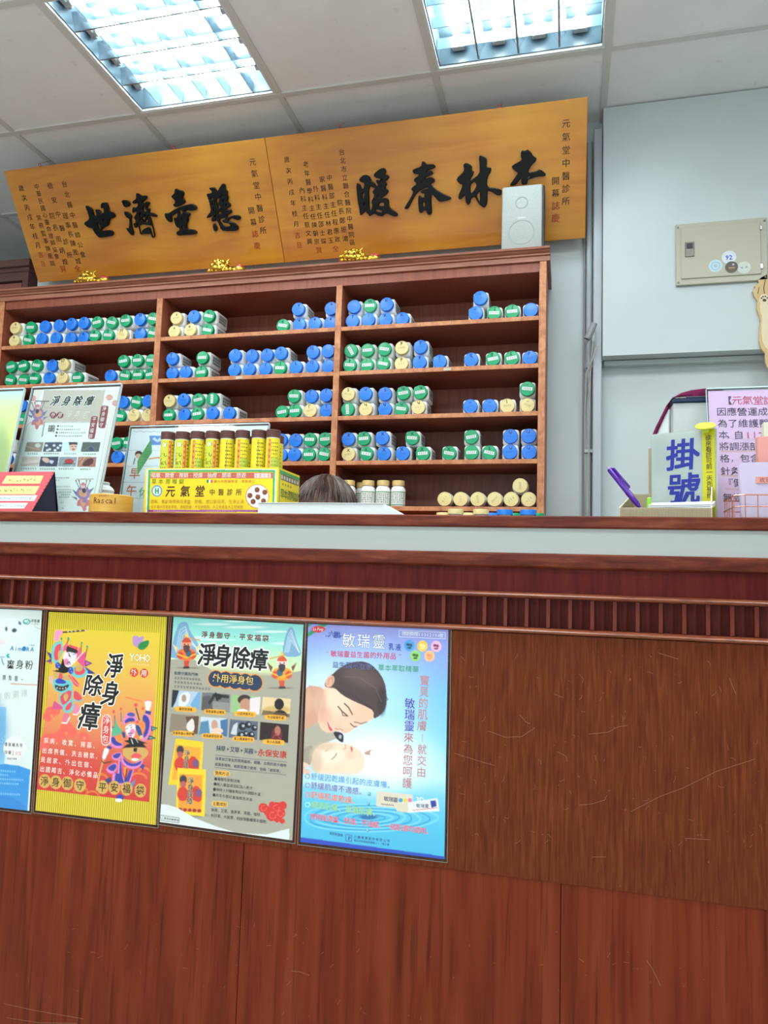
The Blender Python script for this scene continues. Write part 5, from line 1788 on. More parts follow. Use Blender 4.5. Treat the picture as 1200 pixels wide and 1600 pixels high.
s.poly([(510, 240), (550, 205), (620, 215), (635, 260), (570, 265)], (70, 80, 150), smooth=1)
s.poly([(490, 320), (540, 280), (610, 280), (640, 330), (560, 335), (490, 360)], D_['navy'], smooth=1)
s.line([(465, 395), (560, 345), (650, 345)], 20, D_['org'])
s.blob(664, 340, 22, 22, D_['red'], 1, .3)
s.poly([(495, 400), (560, 360), (630, 360), (640, 450), (620, 540), (580, 570), (530, 540), (500, 470)], D_['wht'], smooth=1)
s.blob(595, 470, 34, 40, (216, 120, 180), .9, .6)
s.blob(560, 530, 34, 36, (222, 150, 190), .9, .5)
s.line([(505, 440), (530, 425)], 7, BK)
s.line([(570, 420), (590, 405)], 7, BK)
s.line([(545, 395), (590, 375)], 6, (60, 60, 60))
s.line([(535, 500), (560, 490), (590, 500)], 8, BK)
s.line([(555, 522), (575, 522)], 7, BK)
s.poly([(640, 370), (700, 400), (740, 540), (700, 560), (640, 440)], (40, 70, 130), smooth=1)
s.poly([(440, 480), (490, 470), (500, 560), (470, 560)], (40, 70, 130), smooth=1)
s.blob(715, 550, 24, 30, (214, 180, 110), 1, .2)
s.poly([(290, 540), (340, 530), (360, 600), (460, 620), (460, 700), (360, 710), (290, 660), (275, 600)], D_['pink'], smooth=1)
s.poly([(300, 550), (340, 540), (370, 610), (450, 640), (450, 670), (360, 670), (300, 620)], D_['navy'], smooth=1)
s.poly([(350, 520), (430, 520), (470, 570), (460, 640), (380, 610)], D_['org'], smooth=1)
s.poly([(540, 550), (600, 560), (700, 600), (800, 635), (740, 640), (790, 690), (640, 690), (460, 700), (520, 650), (560, 640), (480, 600), (540, 590)], BK, smooth=0)
s.line([(580, 580), (600, 640)], 12, D_['wht'])
s.line([(640, 570), (670, 620)], 9, D_['wht'])
s.poly([(250, 660), (310, 690), (300, 720), (240, 700)], D_['navy'])
s.poly([(210, 690), (280, 720), (240, 800), (210, 870), (170, 840), (190, 760)], D_['wht'], smooth=1)
s.line([(190, 860), (140, 1060), (95, 1280)], 20, (206, 170, 96))
s.line([(170, 880), (200, 910), (300, 890)], 12, (60, 50, 40))
s.poly([(460, 700), (620, 690), (760, 690), (830, 760), (780, 830), (700, 890), (600, 900), (500, 840), (455, 780)], D_['gold'], smooth=1)
s.poly([(610, 700), (660, 700), (655, 755), (612, 750)], BK)
s.poly([(560, 820), (640, 760), (700, 790), (740, 810), (680, 850), (600, 840)], D_['red'], smooth=1)
s.blob(630, 860, 50, 18, D_['wht'], 1, .2)
s.poly([(440, 790), (520, 890), (620, 920), (740, 850), (740, 900), (690, 970), (600, 1000), (490, 960), (440, 880)], D_['pink'], smooth=1)
s.poly([(450, 820), (530, 900), (620, 925), (735, 870), (690, 940), (600, 960), (500, 930)], D_['navy'], smooth=1)
s.poly([(320, 780), (440, 750), (450, 800), (400, 880), (300, 850)], D_['pink'], smooth=1)
s.poly([(330, 790), (430, 765), (430, 800), (390, 850), (320, 830)], D_['navy'], smooth=1)
s.poly([(220, 990), (300, 920), (380, 900), (390, 980), (340, 1060), (260, 1050)], D_['pink'], smooth=1)
s.poly([(240, 980), (310, 930), (370, 920), (370, 980), (320, 1030)], D_['navy'], smooth=1)
s.poly([(400, 860), (450, 880), (450, 1060), (500, 1170), (600, 1000), (620, 990), (560, 1190), (440, 1220), (310, 1200), (320, 1060), (390, 1040)], D_['pink'], smooth=0)
s.poly([(420, 880), (440, 890), (450, 1080), (480, 1180), (560, 1010), (600, 1010), (540, 1180), (420, 1190), (350, 1180), (360, 1040), (410, 1060)], D_['navy'])
s.poly([(470, 960), (540, 970), (500, 1120), (470, 1050)], D_['org'])
s.line([(520, 990), (490, 1160)], 12, BK)
s.poly([(730, 920), (770, 940), (740, 1010), (700, 960)], D_['navy'])
s.poly([(210, 1140), (300, 1100), (300, 1170), (240, 1200)], (60, 60, 110))
s.poly([(640, 1130), (600, 1260), (560, 1210)], (90, 130, 190))
s.blob(420, 1390, 56, 44, D_['navy'], 1, .1)
s.blob(405, 1425, 50, 26, D_['wht'], 1, .2)
s.reg = (0, 940, 4.446)
# wording
for ch, x, y, sz, sx in (('淨', 795, 450, 170, .78), ('身', 768, 640, 170, .8), ('除', 648, 585, 150, .98), ('瘴', 622, 800, 195, .82)):
    s.text(ch, x, y, x, y, sz, BK, 0.028, out=(244, 238, 226), outw=0.045, sx=sx, shear=0.14, rot=-0.02)
s.blob(740, 890, 37, 60, (244, 220, 210), 1, .05)
s.poly([(722, 785), (760, 785), (776, 815), (770, 975), (752, 1000), (718, 1000), (700, 975), (706, 815)], (244, 226, 214), smooth=1)
s.poly([(724, 791), (757, 791), (770, 818), (764, 972), (749, 993), (720, 993), (707, 972), (713, 818)], (212, 70, 66), smooth=1)
s.text('淨身包', 742, 825, 734, 955, 58, (244, 232, 222), 0.0, sx=.85)
s.poly([(918, 265), (925, 240), (950, 235), (968, 252), (985, 240), (1005, 245), (990, 280), (955, 325), (925, 300)], (178, 140, 190), smooth=1)
s.poly([(1038, 265), (1030, 310), (990, 340), (955, 325), (965, 290), (1000, 275)], (44, 130, 66), smooth=1)
s.text(['Y', 'O', 'H', 'O'], 918, 386, 1026, 392, 72, (240, 236, 220), 0.0, out=(120, 130, 110), outw=0.018, sx=.9)
s.text(list('LIFESTYLE'), 914, 434, 1030, 440, 20, (240, 226, 180))
for x, y, ch in ((931, 492, '外'), (1001, 497, '用')):
    s.blob(x, y, 29, 31, (212, 60, 54), 1, .06)
    s.text(ch, x, y, x, y, 44, (250, 236, 220), 0.015)
for st, a, b in (('探病、收驚、掃墓、', (322, 965), (665, 1002)), ('出席喪儀、洗去穢氣，', (310, 1035), (682, 1075)), ('是居家、外出住宿、', (300, 1098), (645, 1138)), ('出國趨吉、淨化必備品', (294, 1163), (664, 1205))):
    s.text(st, a[0], a[1], b[0], b[1], 41, (250, 236, 224), 0.006, sx=.92)
for ch, x, y in zip('淨身御守平安福袋', (310, 388, 468, 555, 712, 795, 880, 975), (1247, 1255, 1262, 1277, 1290, 1293, 1300, 1312)):
    s.blob(x, y, 41, 48, (206, 164, 84), 1, .05)
    s.text(ch, x, y, x, y, 66, (46, 30, 18), -0.004)
finish(s, t)

# ---- poster 3: grey and teal poster with photographs
s, t = poster('grey and teal poster of small photos and yellow sachets, third from left', (-.806, YP, .9560), (-.514, YP, .9525), 0.421, (240, 950, 4.325))
s.grad([(0, (130, 202, 196)), (0.10, (150, 214, 200)), (0.17, (190, 222, 176)), (0.235, (206, 216, 160)), (0.26, (166, 160, 142)), (1, (164, 160, 144))])
for (x, y, w_, h_) in ((400, 110, 120, 8), (620, 130, 140, 9), (800, 160, 120, 8), (300, 200, 90, 8), (560, 90, 80, 6), (880, 240, 80, 8), (420, 215, 120, 6), (200, 270, 60, 6), (700, 200, 90, 6)):
    s.blob(x, y, w_, h_, (226, 240, 232), .75, .8)
s.poly([(105, 350), (250, 335), (360, 400), (420, 440), (700, 470), (820, 450), (1000, 425), (1005, 700), (80, 700)], (164, 159, 142))
s.poly([(110, 300), (160, 120), (190, 92), (230, 95), (245, 160), (300, 230), (320, 330), (110, 345)], (120, 160, 190), smooth=1)
for k in range(4):
    s.line([(150 + 12 * k, 300), (178 + 10 * k, 150 + 18 * k), (215, 125 + 20 * k), (236, 190 + 14 * k), (290, 270)], 4, (214, 226, 226), .8)
s.poly([(870, 290), (890, 190), (915, 130), (945, 130), (965, 220), (1000, 300), (985, 330), (880, 330)], (120, 160, 190), smooth=1)
for k in range(4):
    s.line([(885 + 9 * k, 300), (912 + 5 * k, 180 + 18 * k), (930, 150 + 22 * k), (948, 200 + 16 * k), (985, 300)], 4, (214, 226, 226), .8)


def mini_guard(s, cx, cy, k, pal, fl=1):
    """small cartoon door guardian"""
    q = lambda x, y: (cx + x * k * fl, cy + y * k)
    s.blob(*q(10, 115), 80 * k, 6 * k, (110, 100, 84), .6, .6)
    s.poly([q(-60, -20), q(-95, -50), q(-70, 10)], pal[2])
    s.poly([q(60, -20), q(95, -50), q(72, 14)], pal[2])
    s.poly([q(-18, 50), q(22, 50), q(14, 112), q(-14, 112)], pal[1])
    s.line([q(-16, 112), q(14, 112)], 12 * k, (50, 40, 40))
    s.poly([q(-66, 0), q(0, -26), q(66, 0), q(60, 50), q(0, 72), q(-60, 50)], pal[0], smooth=1)
    s.blob(*q(-42, 30), 22 * k, 24 * k, pal[1], 1, .2)
    s.blob(*q(44, 30), 22 * k, 24 * k, pal[1], 1, .2)
    s.line([q(-60, 22), q(0, 46), q(60, 22)], 9 * k, (240, 180, 60))
    s.poly([q(-10, 0), q(34, -10), q(30, 40), q(0, 40)], (60, 96, 110), smooth=1)
    s.blob(*q(0, -42), 34 * k, 36 * k, pal[3], 1, .12)
    s.poly([q(-24, -40), q(26, -40), q(18, 4), q(0, 16), q(-18, 2)], pal[4], smooth=1)
    s.poly([q(-34, -66), q(0, -100), q(36, -66), q(26, -56), q(-26, -56)], pal[1], smooth=1)
    s.blob(*q(0, -104), 9 * k, 12 * k, (240, 190, 60), 1, .3)
    s.line([q(-20, -96), q(90, -72)], 6 * k, (216, 140, 60))
    for x in (-12, 12):
        s.blob(*q(x, -46), 5 * k, 4 * k, (30, 26, 26), 1, .3)


mini_guard(s, 222, 290, 1.0, [(226, 110, 60), (200, 70, 40), (236, 200, 130), (226, 150, 120), (80, 60, 60)])
mini_guard(s, 868, 420, 1.05, [(236, 150, 50), (206, 80, 50), (120, 70, 60), (240, 200, 190), (60, 50, 60)], -1)
s.text('淨身御守·平安福袋', 345, 180, 757, 206, 44, (112, 56, 34), 0.022)
for ch, x, y in zip('淨身除瘴', (362, 468, 590, 712), (318, 325, 340, 352)):
    s.text(ch, x, y, x, y, 150, BK, 0.035, out=(246, 246, 238), outw=0.06, sx=.86, shear=.08)
for k in range(5):
    s.blob(420 + 66 * k, 478 + 7 * k, 56, 60, (240, 150, 40), 1, .04)
for k in range(5):
    s.blob(420 + 66 * k, 478 + 7 * k, 50, 54, (38, 54, 84), 1, .05)
s.text('外用淨身包', 427, 473, 650, 493, 58, (236, 196, 90), 0.02)
s.text('象徵守護的門神', 150, 440, 290, 450, 24, (44, 66, 92), 0.018)
s.para([(138, 472, 318, 484), (136, 500, 330, 515), (136, 530, 386, 547)], 17, (70, 72, 74))
# eight photographs with captions
PH = [[(128, 553), (318, 568), (312, 686), (120, 670)], [(330, 570), (518, 584), (510, 704), (322, 690)], [(530, 586), (722, 600), (714, 722), (522, 706)], [(738, 600), (928, 614), (920, 740), (728, 724)],
      [(118, 714), (306, 730), (296, 852), (106, 836)], [(318, 734), (504, 748), (496, 872), (306, 856)], [(516, 752), (706, 768), (700, 892), (508, 874)], [(722, 770), (914, 788), (908, 912), (716, 892)]]
PB = [(176, 190, 206), (110, 112, 112), (150, 186, 128), (222, 196, 150), (140, 124, 106), (196, 206, 214), (90, 100, 116), (40, 22, 22)]
for q, b in zip(PH, PB):
    s.poly(q, b)
s.poly([(128, 553), (172, 556), (150, 630), (130, 670), (120, 670)], (36, 40, 46))
s.poly([(180, 575), (250, 568), (240, 640), (190, 680), (165, 650)], (214, 226, 236), smooth=1)
s.blob(205, 610, 16, 26, (170, 140, 120), 1, .4)
s.poly([(250, 650), (300, 570), (318, 568), (312, 686), (260, 682)], (110, 160, 200))
s.poly([(330, 600), (380, 590), (400, 690), (322, 690)], (84, 84, 86))
s.line([(380, 640), (410, 590), (500, 600)], 20, (44, 44, 48))
s.line([(420, 580), (430, 620)], 16, (30, 30, 34))
s.poly([(400, 630), (510, 640), (510, 700), (400, 690)], (140, 138, 134))
s.blob(440, 600, 20, 20, (30, 30, 32), 1, .4)
s.blob(614, 620, 46, 34, (60, 44, 38), 1, .1)
s.blob(622, 655, 40, 44, (190, 140, 112), 1, .12)
s.poly([(650, 610), (722, 600), (714, 722), (650, 716)], (226, 214, 214))
s.blob(600, 705, 40, 22, (236, 240, 240), 1, .3)
s.blob(830, 690, 90, 30, (200, 160, 90), .8, .6)
s.blob(848, 650, 32, 38, (22, 18, 20), 1, .08)
s.poly([(800, 724), (830, 690), (880, 690), (920, 740), (800, 735)], (24, 20, 22), smooth=1)
s.poly([(740, 690), (728, 724), (920, 740), (922, 716)], (96, 76, 50), .8)
s.poly([(215, 735), (306, 730), (296, 852), (250, 850)], (96, 66, 52))
s.poly([(240, 760), (270, 740), (280, 830), (240, 840), (215, 800)], (222, 214, 206), smooth=1)
s.poly([(318, 770), (370, 760), (380, 850), (306, 856)], (84, 130, 160))
s.poly([(450, 760), (504, 748), (496, 872), (460, 866)], (70, 110, 150))
s.blob(412, 790, 22, 34, (200, 150, 130), 1, .3)
s.blob(430, 830, 40, 20, (226, 196, 180), 1, .3)
s.poly([(540, 790), (570, 770), (560, 860), (520, 850)], (196, 200, 206))
for (x, y, r) in ((600, 800, 26), (640, 790, 22), (680, 810, 20), (620, 850, 20), (590, 860, 24), (660, 856, 22)):
    s.blob(x, y, r, r, (24, 26, 32), 1, .2)
    s.blob(x + 6, y - 4, r * .4, r * .4, (170, 176, 186), 1, .4)
s.poly([(790, 890), (800, 820), (840, 800), (870, 830), (870, 905)], (96, 28, 34), smooth=1)
s.blob(838, 830, 20, 34, (176, 110, 92), 1, .25)
s.line([(800, 880), (830, 850), (860, 890)], 6, (160, 60, 60))
CAP = [('醫院探病後', (218, 684)), ('殯喪喜事沾穢氣', (416, 702)), ('小孩哭鬧不止', (620, 716)), ('外出磁場不適', (825, 740)), ('洗滌負面心情舒暢', (202, 848)), ('防煞避邪招好運', (400, 866)), ('車上開運保平安', (608, 886)), ('防小人相害', (812, 906))]
for st, (x, y) in CAP:
    s.poly([(x - 72, y - 22), (x + 66, y - 14), (x + 74, y - 2), (x + 70, y + 16), (x + 62, y + 22), (x - 70, y + 14), (x - 76, y)], (236, 172, 52), smooth=1)
    n = len(st)
    h = 9.2 * n
    s.text(st, x - h + 9, y - h * .05, x + h - 9, y + h * .05, 19, (40, 30, 26), 0.01, sx=.95)
# yellow sachets
for (x, y) in ((0, 0), (20, 200)):
    P_ = lambda a, b: (a + x, b + y)
    if y == 0:
        s.poly([P_(150, 880), P_(338, 905), P_(320, 1200), P_(98, 1195)], (226, 196, 40))
        s.poly([P_(150, 925), P_(318, 945), P_(300, 1170), P_(125, 1160)], (232, 160, 50))
    else:
        s.blob(250, 1400, 110, 14, (120, 112, 96), .7, .8)
        s.poly([(162, 1080), (355, 1092), (345, 1410), (150, 1388)], (232, 202, 44))
        s.poly([(175, 1120), (330, 1130), (322, 1385), (165, 1370)], (232, 150, 46))
    s.poly([P_(150, 1020), P_(180, 1000), P_(220, 1040), P_(270, 990), P_(310, 1050), P_(300, 1120), P_(230, 1090), P_(160, 1110), P_(135, 1060)], (206, 58, 44), smooth=1)
    s.blob(*P_(180, 960), 24, 30, (60, 50, 60), 1, .4)
    s.blob(*P_(180, 990), 20, 20, (180, 90, 90), 1, .4)
    s.blob(*P_(285, 1050), 22, 28, (120, 80, 120), 1, .4)
s.text('淨身除', 228, 980, 218, 1062, 40, (30, 22, 22), 0.015, out=(240, 226, 190), outw=.03)
s.text('淨身除瘴', 252, 1168, 244, 1306, 46, (30, 22, 22), 0.015, out=(240, 226, 190), outw=.03)
for x in range(5):
    s.blob(180 + 32 * x, 1362 + x * 2, 14, 12, (160, 50, 40), 1, .3)
s.text('抹草+艾草+芙蓉=', 440, 948, 690, 972, 37, (38, 56, 84), 0.018)
s.text('永保安康', 728, 978, 876, 992, 50, (196, 48, 40), 0.022)
s.line([(418, 995), (898, 1042)], 2.5, (90, 96, 104))
s.line([(412, 1078), (894, 1128)], 2.5, (90, 96, 104))
s.text('抹草與艾草在民間是驅邪、避難、去煞的風水植物', 428, 1018, 888, 1064, 23, (48, 62, 86), 0.003)
s.text('或護身植物，被群眾廣泛使用，俗稱「避邪草」。', 424, 1056, 884, 1106, 23, (48, 62, 86), 0.003)
for (x, y, st) in ((463, 1118, '使用方法'), (447, 1325, '主要成份')):
    s.poly([(x - 50, y - 22), (x + 48, y - 16), (x + 56, y), (x + 48, y + 22), (x - 50, y + 16), (x - 58, y)], (236, 182, 76), smooth=1)
    s.text(st, x - 36, y - 3, x + 36, y + 3, 26, (60, 44, 30), 0.008)
for k, (st, x0, y0, x1, y1) in enumerate((('藥開包裝取出後', 442, 1157, 574, 1170), ('放入臉盆或浴缸加入熱水', 438, 1192, 660, 1216), ('等待3分鐘後再加冷水調節水溫', 434, 1228, 712, 1258), ('用毛巾擦拭直接梳洗沐浴', 430, 1266, 656, 1294))):
    s.blob(x0 - 22, y0 - 2, 10, 11, (40, 40, 44), 1, .2)
    s.text(st, x0, y0, x1, y1, 23, (54, 54, 58), 0.004)
s.text('抹草、艾草、香茅草、芙蓉、桂枝、', 400, 1364, 732, 1398, 24, (54, 54, 58), 0.004)
s.text('刺仔草、大飯草、桃枝等數種草本植物。', 398, 1402, 772, 1446, 24, (54, 54, 58), 0.004)
for (x, y, r) in ((740, 1350, 32), (780, 1375, 36), (830, 1345, 34), (872, 1335, 28), (800, 1400, 40), (850, 1385, 40), (835, 1425, 24), (870, 1440, 18), (800, 1330, 22)):
    s.blob(x, y, r, r, (206, 46, 42), 1, .08)
for (x, y, r) in ((745, 1352, 18), (830, 1350, 20), (805, 1402, 22), (858, 1388, 20)):
    for k in range(10):
        a = PI * 1.7 * k / 10
        s.blob(x + r * math.cos(a), y + r * math.sin(a), 3, 3, (240, 130, 110), .9, .4)
s.poly([(22, 1325), (90, 1328), (160, 1350), (280, 1420), (420, 1475), (560, 1520), (760, 1530), (918, 1490), (916, 1575), (600, 1530), (10, 1450)], (216, 222, 220), smooth=0)
s.line([(32, 1398), (174, 1418), (172, 1452), (30, 1432), (32, 1398)], 2.5, (50, 50, 54))
s.text('員工教育訓練專用', 45, 1416, 162, 1434, 16, (40, 40, 44), 0.012)
finish(s, t)

# ---- poster 4: lotion poster with mother and baby
s, t = poster('blue lotion poster showing a woman nuzzling a sleeping baby, rightmost of the posters', (-.504, YP, .9545), (-.219, YP, .9560), 0.424, (450, 960, 4.104))
s.grad([(0, (140, 140, 206)), (0.12, (134, 158, 220)), (0.3, (116, 184, 232)), (0.5, (134, 204, 240)), (0.66, (176, 222, 240)), (0.74, (120, 200, 226)), (0.86, (80, 186, 220)), (1, (70, 176, 214))])
s.blob(420, 620, 420, 400, (190, 226, 244), .75, 1.2)
s.blob(560, 940, 330, 190, (244, 246, 246), .95, 1.3)
s.blob(200, 600, 260, 260, (232, 236, 244), .6, 1.1)
s.poly([(112, 130), (205, 62), (262, 62), (120, 150)], (44, 140, 96))
s.poly([(120, 60), (160, 62), (118, 90)], (44, 140, 96))
s.blob(195, 95, 44, 21, (206, 50, 56), 1, .06)
s.text('La Peng', 168, 93, 222, 95, 26, (244, 224, 220), 0.0, shear=.2)
# woman: garment, neck, face, hair
s.poly([(82, 720), (200, 680), (300, 750), (330, 790), (250, 820), (180, 870), (150, 960), (75, 1000)], (176, 168, 152), smooth=1)
s.poly([(90, 860), (170, 830), (160, 960), (76, 990)], (150, 138, 120), .7, smooth=1)
s.poly([(104, 450), (240, 470), (250, 560), (215, 640), (190, 700), (84, 745), (92, 600)], (206, 156, 130), smooth=1)
s.blob(120, 560, 40, 70, (222, 176, 150), .6, 1.0)
FACE = [(240, 455), (300, 400), (420, 440), (520, 540), (600, 640), (540, 672), (470, 712), (440, 716), (418, 742), (372, 766), (352, 762), (330, 745), (300, 752), (258, 762), (215, 738), (196, 700), (190, 650), (205, 580), (220, 520)]
s.poly(FACE, (232, 190, 162), smooth=1)
s.blob(300, 560, 110, 100, (244, 212, 188), .8, 1.0)
s.blob(240, 650, 40, 60, (226, 160, 134), .5, 1.0)
s.blob(250, 720, 40, 30, (238, 196, 168), .7, .9)
s.blob(400, 700, 60, 30, (238, 200, 174), .7, 1.0)
s.blob(215, 560, 30, 90, (206, 156, 130), .6, 1.0)
s.line([(362, 572), (388, 596), (412, 640)], 8, (86, 60, 50), .85)
s.line([(425, 690), (470, 700), (505, 690)], 6, (96, 70, 58), .7)
s.line([(322, 590), (345, 620), (380, 650)], 7, (70, 46, 40), .95)
s.line([(345, 622), (352, 648), (384, 652)], 5, (90, 60, 50), .9)
s.line([(400, 700), (425, 722), (440, 718)], 6, (80, 54, 46), .9)
s.line([(302, 730), (318, 738), (338, 734), (350, 744)], 5, (180, 116, 96), .8)
s.poly([(252, 672), (262, 700), (292, 742), (272, 750), (256, 722)], (206, 84, 84), smooth=1)
s.line([(256, 676), (270, 715), (292, 742)], 4, (244, 226, 220))
s.poly([(230, 460), (250, 410), (285, 385), (320, 350), (400, 306), (500, 300), (570, 350), (620, 430), (634, 520), (630, 600), (590, 650), (545, 672), (552, 620), (500, 590), (430, 560), (350, 520), (300, 470), (262, 470)], (72, 56, 54), smooth=1)
s.blob(470, 400, 120, 60, (98, 78, 74), .8, 1.1, .4)
s.blob(600, 560, 28, 80, (52, 40, 42), .8, .8)
s.line([(320, 480), (430, 530), (550, 610)], 12, (58, 44, 44), .8)
s.line([(350, 400), (450, 400), (560, 470), (600, 560)], 6, (120, 98, 92), .5)
s.line([(620, 560), (642, 545), (630, 530)], 4, (60, 48, 48), .8)
s.poly([(236, 460), (246, 410), (275, 388), (300, 400), (296, 440), (270, 470)], (222, 168, 142), smooth=1)
s.line([(255, 450), (262, 415), (285, 405), (284, 435)], 5, (180, 122, 98), .8)
# baby
s.poly([(150, 930), (165, 870), (210, 830), (290, 812), (350, 830), (390, 828), (430, 850), (480, 890), (495, 940), (480, 1000), (430, 1035), (250, 1030), (160, 1010)], (236, 208, 182), smooth=1)
s.blob(260, 900, 100, 60, (246, 226, 204), .8, 1.0)
s.blob(420, 960, 60, 50, (244, 214, 188), .8, 1.0)
s.blob(240, 850, 60, 24, (206, 174, 144), .6, 1.0)
s.blob(400, 900, 30, 30, (240, 190, 166), .6, 1.0)
s.blob(180, 940, 40, 80, (196, 166, 138), .5, 1.0)
s.line([(280, 930), (300, 912), (312, 892)], 5, (120, 84, 66), .9)
s.line([(238, 880), (256, 870)], 5, (180, 140, 112), .6)
s.line([(352, 868), (372, 858), (366, 836)], 5, (190, 136, 110), .8)
s.poly([(398, 842), (418, 856), (410, 890), (402, 870)], (206, 110, 96), smooth=1)
s.poly([(484, 888), (510, 874), (545, 862), (524, 884), (530, 904), (500, 900)], (190, 150, 128), smooth=1)
s.poly([(288, 752), (330, 752), (358, 772), (356, 820), (338, 820), (305, 790)], (36, 32, 38), smooth=1)
s.blob(335, 785, 10, 14, (200, 206, 214), .8, .5)
s.poly([(74, 945), (118, 950), (140, 970), (135, 985), (76, 975)], (232, 196, 176), smooth=1)
s.poly([(72, 985), (130, 990), (148, 1010), (140, 1025), (70, 1020)], (226, 186, 166), smooth=1)
s.blob(300, 1060, 300, 40, (196, 226, 236), .7, 1.0)
# water ripples
for k in range(9):
    rx, ry = 60 + 46 * k, 12 + 9.5 * k
    pts = [(515 + rx * math.cos(a) * (1 + .05 * math.sin(3 * a + k)), 1305 + ry * math.sin(a)) for a in [2 * PI * i / 40 for i in range(41)]]
    s.line(pts, 7 if k % 2 else 10, (30, 120, 178) if k % 2 else (150, 220, 238), .55)
s.blob(515, 1300, 60, 16, (20, 90, 150), .8, .8)
for (x, y, r) in ((521, 1152, 10), (516, 1216, 8), (513, 1290, 8), (512, 1385, 8)):
    s.blob(x, y, r, r * 1.2, (40, 110, 160), .9, .4)
    s.blob(x - 2, y - 2, r * .5, r * .6, (200, 236, 246), .9, .4)
s.poly([(52, 1425), (1003, 1552), (1000, 1600), (40, 1470)], (36, 70, 180))
# icons
for (x, y, c1, c2) in ((778, 200, (70, 150, 206), (30, 60, 90)), (862, 203, (226, 190, 80), (240, 226, 150)), (950, 205, (226, 176, 206), (120, 40, 90)), (817, 266, (140, 200, 110), (50, 80, 30)), (907, 267, (240, 180, 130), (226, 140, 96))):
    s.blob(x, y, 34, 36, c1, 1, .08)
    s.blob(x - 8, y - 6, 11, 9, c2, 1, .4)
    s.blob(x + 10, y - 2, 8, 10, c2, .9, .4)
    s.blob(x, y + 14, 14, 6, c2, .9, .4)
# wording
s.text('“', 250, 150, 250, 150, 60, (30, 60, 150))
s.text('六鵬', 280, 128, 315, 132, 44, (40, 70, 160), 0.02)
s.text('”', 345, 155, 345, 155, 60, (30, 60, 150))
s.text('敏瑞靈', 390, 168, 583, 176, 92, (240, 246, 250), 0.0, out=(40, 76, 170), outw=0.028, sx=.92)
s.text('乳液', 663, 208, 707, 212, 46, (30, 60, 160), 0.02, sx=.85)
s.line([(714, 102), (1010, 116), (1006, 156), (712, 142), (714, 102)], 3, (226, 230, 244))
s.text('北衛粧廣字第10302106號', 740, 122, 984, 136, 28, (232, 236, 246), 0.006, sx=.9)
s.text('“敏瑞靈益生菌的外用品”', 252, 250, 718, 270, 42, (214, 40, 84), 0.012, sx=.95)
s.text('益生菌萃取物，', 305, 322, 562, 338, 42, (60, 70, 130), 0.0, out=(206, 214, 236), outw=.02)
s.text('草本萃取精華', 598, 342, 818, 352, 42, (60, 160, 90), 0.0, out=(206, 232, 222), outw=.02)
s.text('寶貝的肌膚', 876, 425, 860, 715, 68, (196, 128, 118), 0.0, out=(226, 222, 230), outw=.02, sx=.95)
s.line([(862, 770), (862, 820)], 3, (196, 128, 118))
s.text('就交由', 860, 866, 855, 1012, 66, (196, 128, 118), 0.0, out=(226, 222, 230), outw=.02, sx=.95)
s.text('敏瑞靈', 782, 572, 778, 716, 70, (44, 66, 170), 0.02, out=(214, 226, 240), outw=.02, sx=.95)
s.text('來為您呵護', 774, 790, 764, 1082, 68, (190, 124, 120), 0.0, out=(226, 222, 230), outw=.02, sx=.95)
for st, x0, y0, x1, y1, c1, c2, cc in (('舒緩因乾燥引起的皮膚癢。', 168, 1040, 660, 1096, (90, 160, 210), (190, 226, 244), (150, 160, 180)),
                                      ('舒緩肌膚不適感。', 168, 1098, 478, 1138, (110, 100, 170), (206, 220, 240), (150, 150, 190)),
                                      ('舒緩肌膚乾燥。', 168, 1158, 432, 1196, (226, 110, 90), (240, 220, 210), (226, 140, 130)),
                                      ('調理肌膚、滋潤肌膚。', 168, 1222, 566, 1272, (120, 196, 130), (216, 240, 200), (160, 226, 226)),
                                      ('使用後清爽、舒適、不油膩，一般肌膚均適用。', 160, 1296, 908, 1392, (214, 76, 110), (240, 206, 220), None)):
    s.text(st, x0, y0, x1, y1, 44 if cc else 40, c1, 0.0, out=c2, outw=.035)
    if cc:
        for k in range(12):
            a = 2 * PI * k / 12
            s.blob(125 + 14 * math.cos(a), y0 - 2 + 14 * math.sin(a), 4, 4, cc, 1, .4)
s.poly([(568, 1132), (802, 1156), (800, 1250), (566, 1230)], (216, 206, 186))
s.poly([(802, 1156), (930, 1172), (930, 1215), (800, 1210)], (120, 200, 226))
s.text('敏瑞靈', 630, 1182, 690, 1190, 32, (70, 80, 110), 0.0)
for x, c in ((722, (60, 150, 190)), (752, (226, 200, 60)), (782, (226, 120, 160))):
    s.blob(x, 1192, 13, 13, c, 1, .3)
s.text('3D', 832, 1186, 860, 1188, 44, (236, 240, 244), 0.03)
s.poly([(700, 1210), (770, 1206), (960, 1178), (972, 1262), (760, 1272), (700, 1262), (690, 1235)], (224, 224, 222))
s.poly([(692, 1215), (768, 1206), (772, 1268), (700, 1262)], (214, 204, 176))
s.poly([(912, 1196), (948, 1192), (952, 1230), (920, 1240)], (40, 60, 150))
s.text('敏瑞靈', 835, 1226, 890, 1228, 26, (80, 90, 130), 0.0)
s.line([(800, 1256), (960, 1240)], 3, (206, 90, 90))
s.para([(596, 1216, 680, 1224)], 10, (90, 90, 90))
s.text('委託製造商', 275, 1404, 345, 1416, 18, (60, 80, 130), .008)
s.line([(370, 1412), (408, 1416), (408, 1456), (370, 1452), (370, 1412)], 3, (50, 70, 140))
s.text('P', 395, 1436, 395, 1436, 36, (40, 60, 140), 0.02)
s.text('六鵬實業股份有限公司', 432, 1426, 644, 1452, 19, (50, 80, 140), .006)
s.text('新北市中和區民德路251號5樓', 430, 1450, 642, 1476, 15, (50, 80, 140), .006)
finish(s, t)
# ================================================================== things on the ledge
LZ = 1.1782


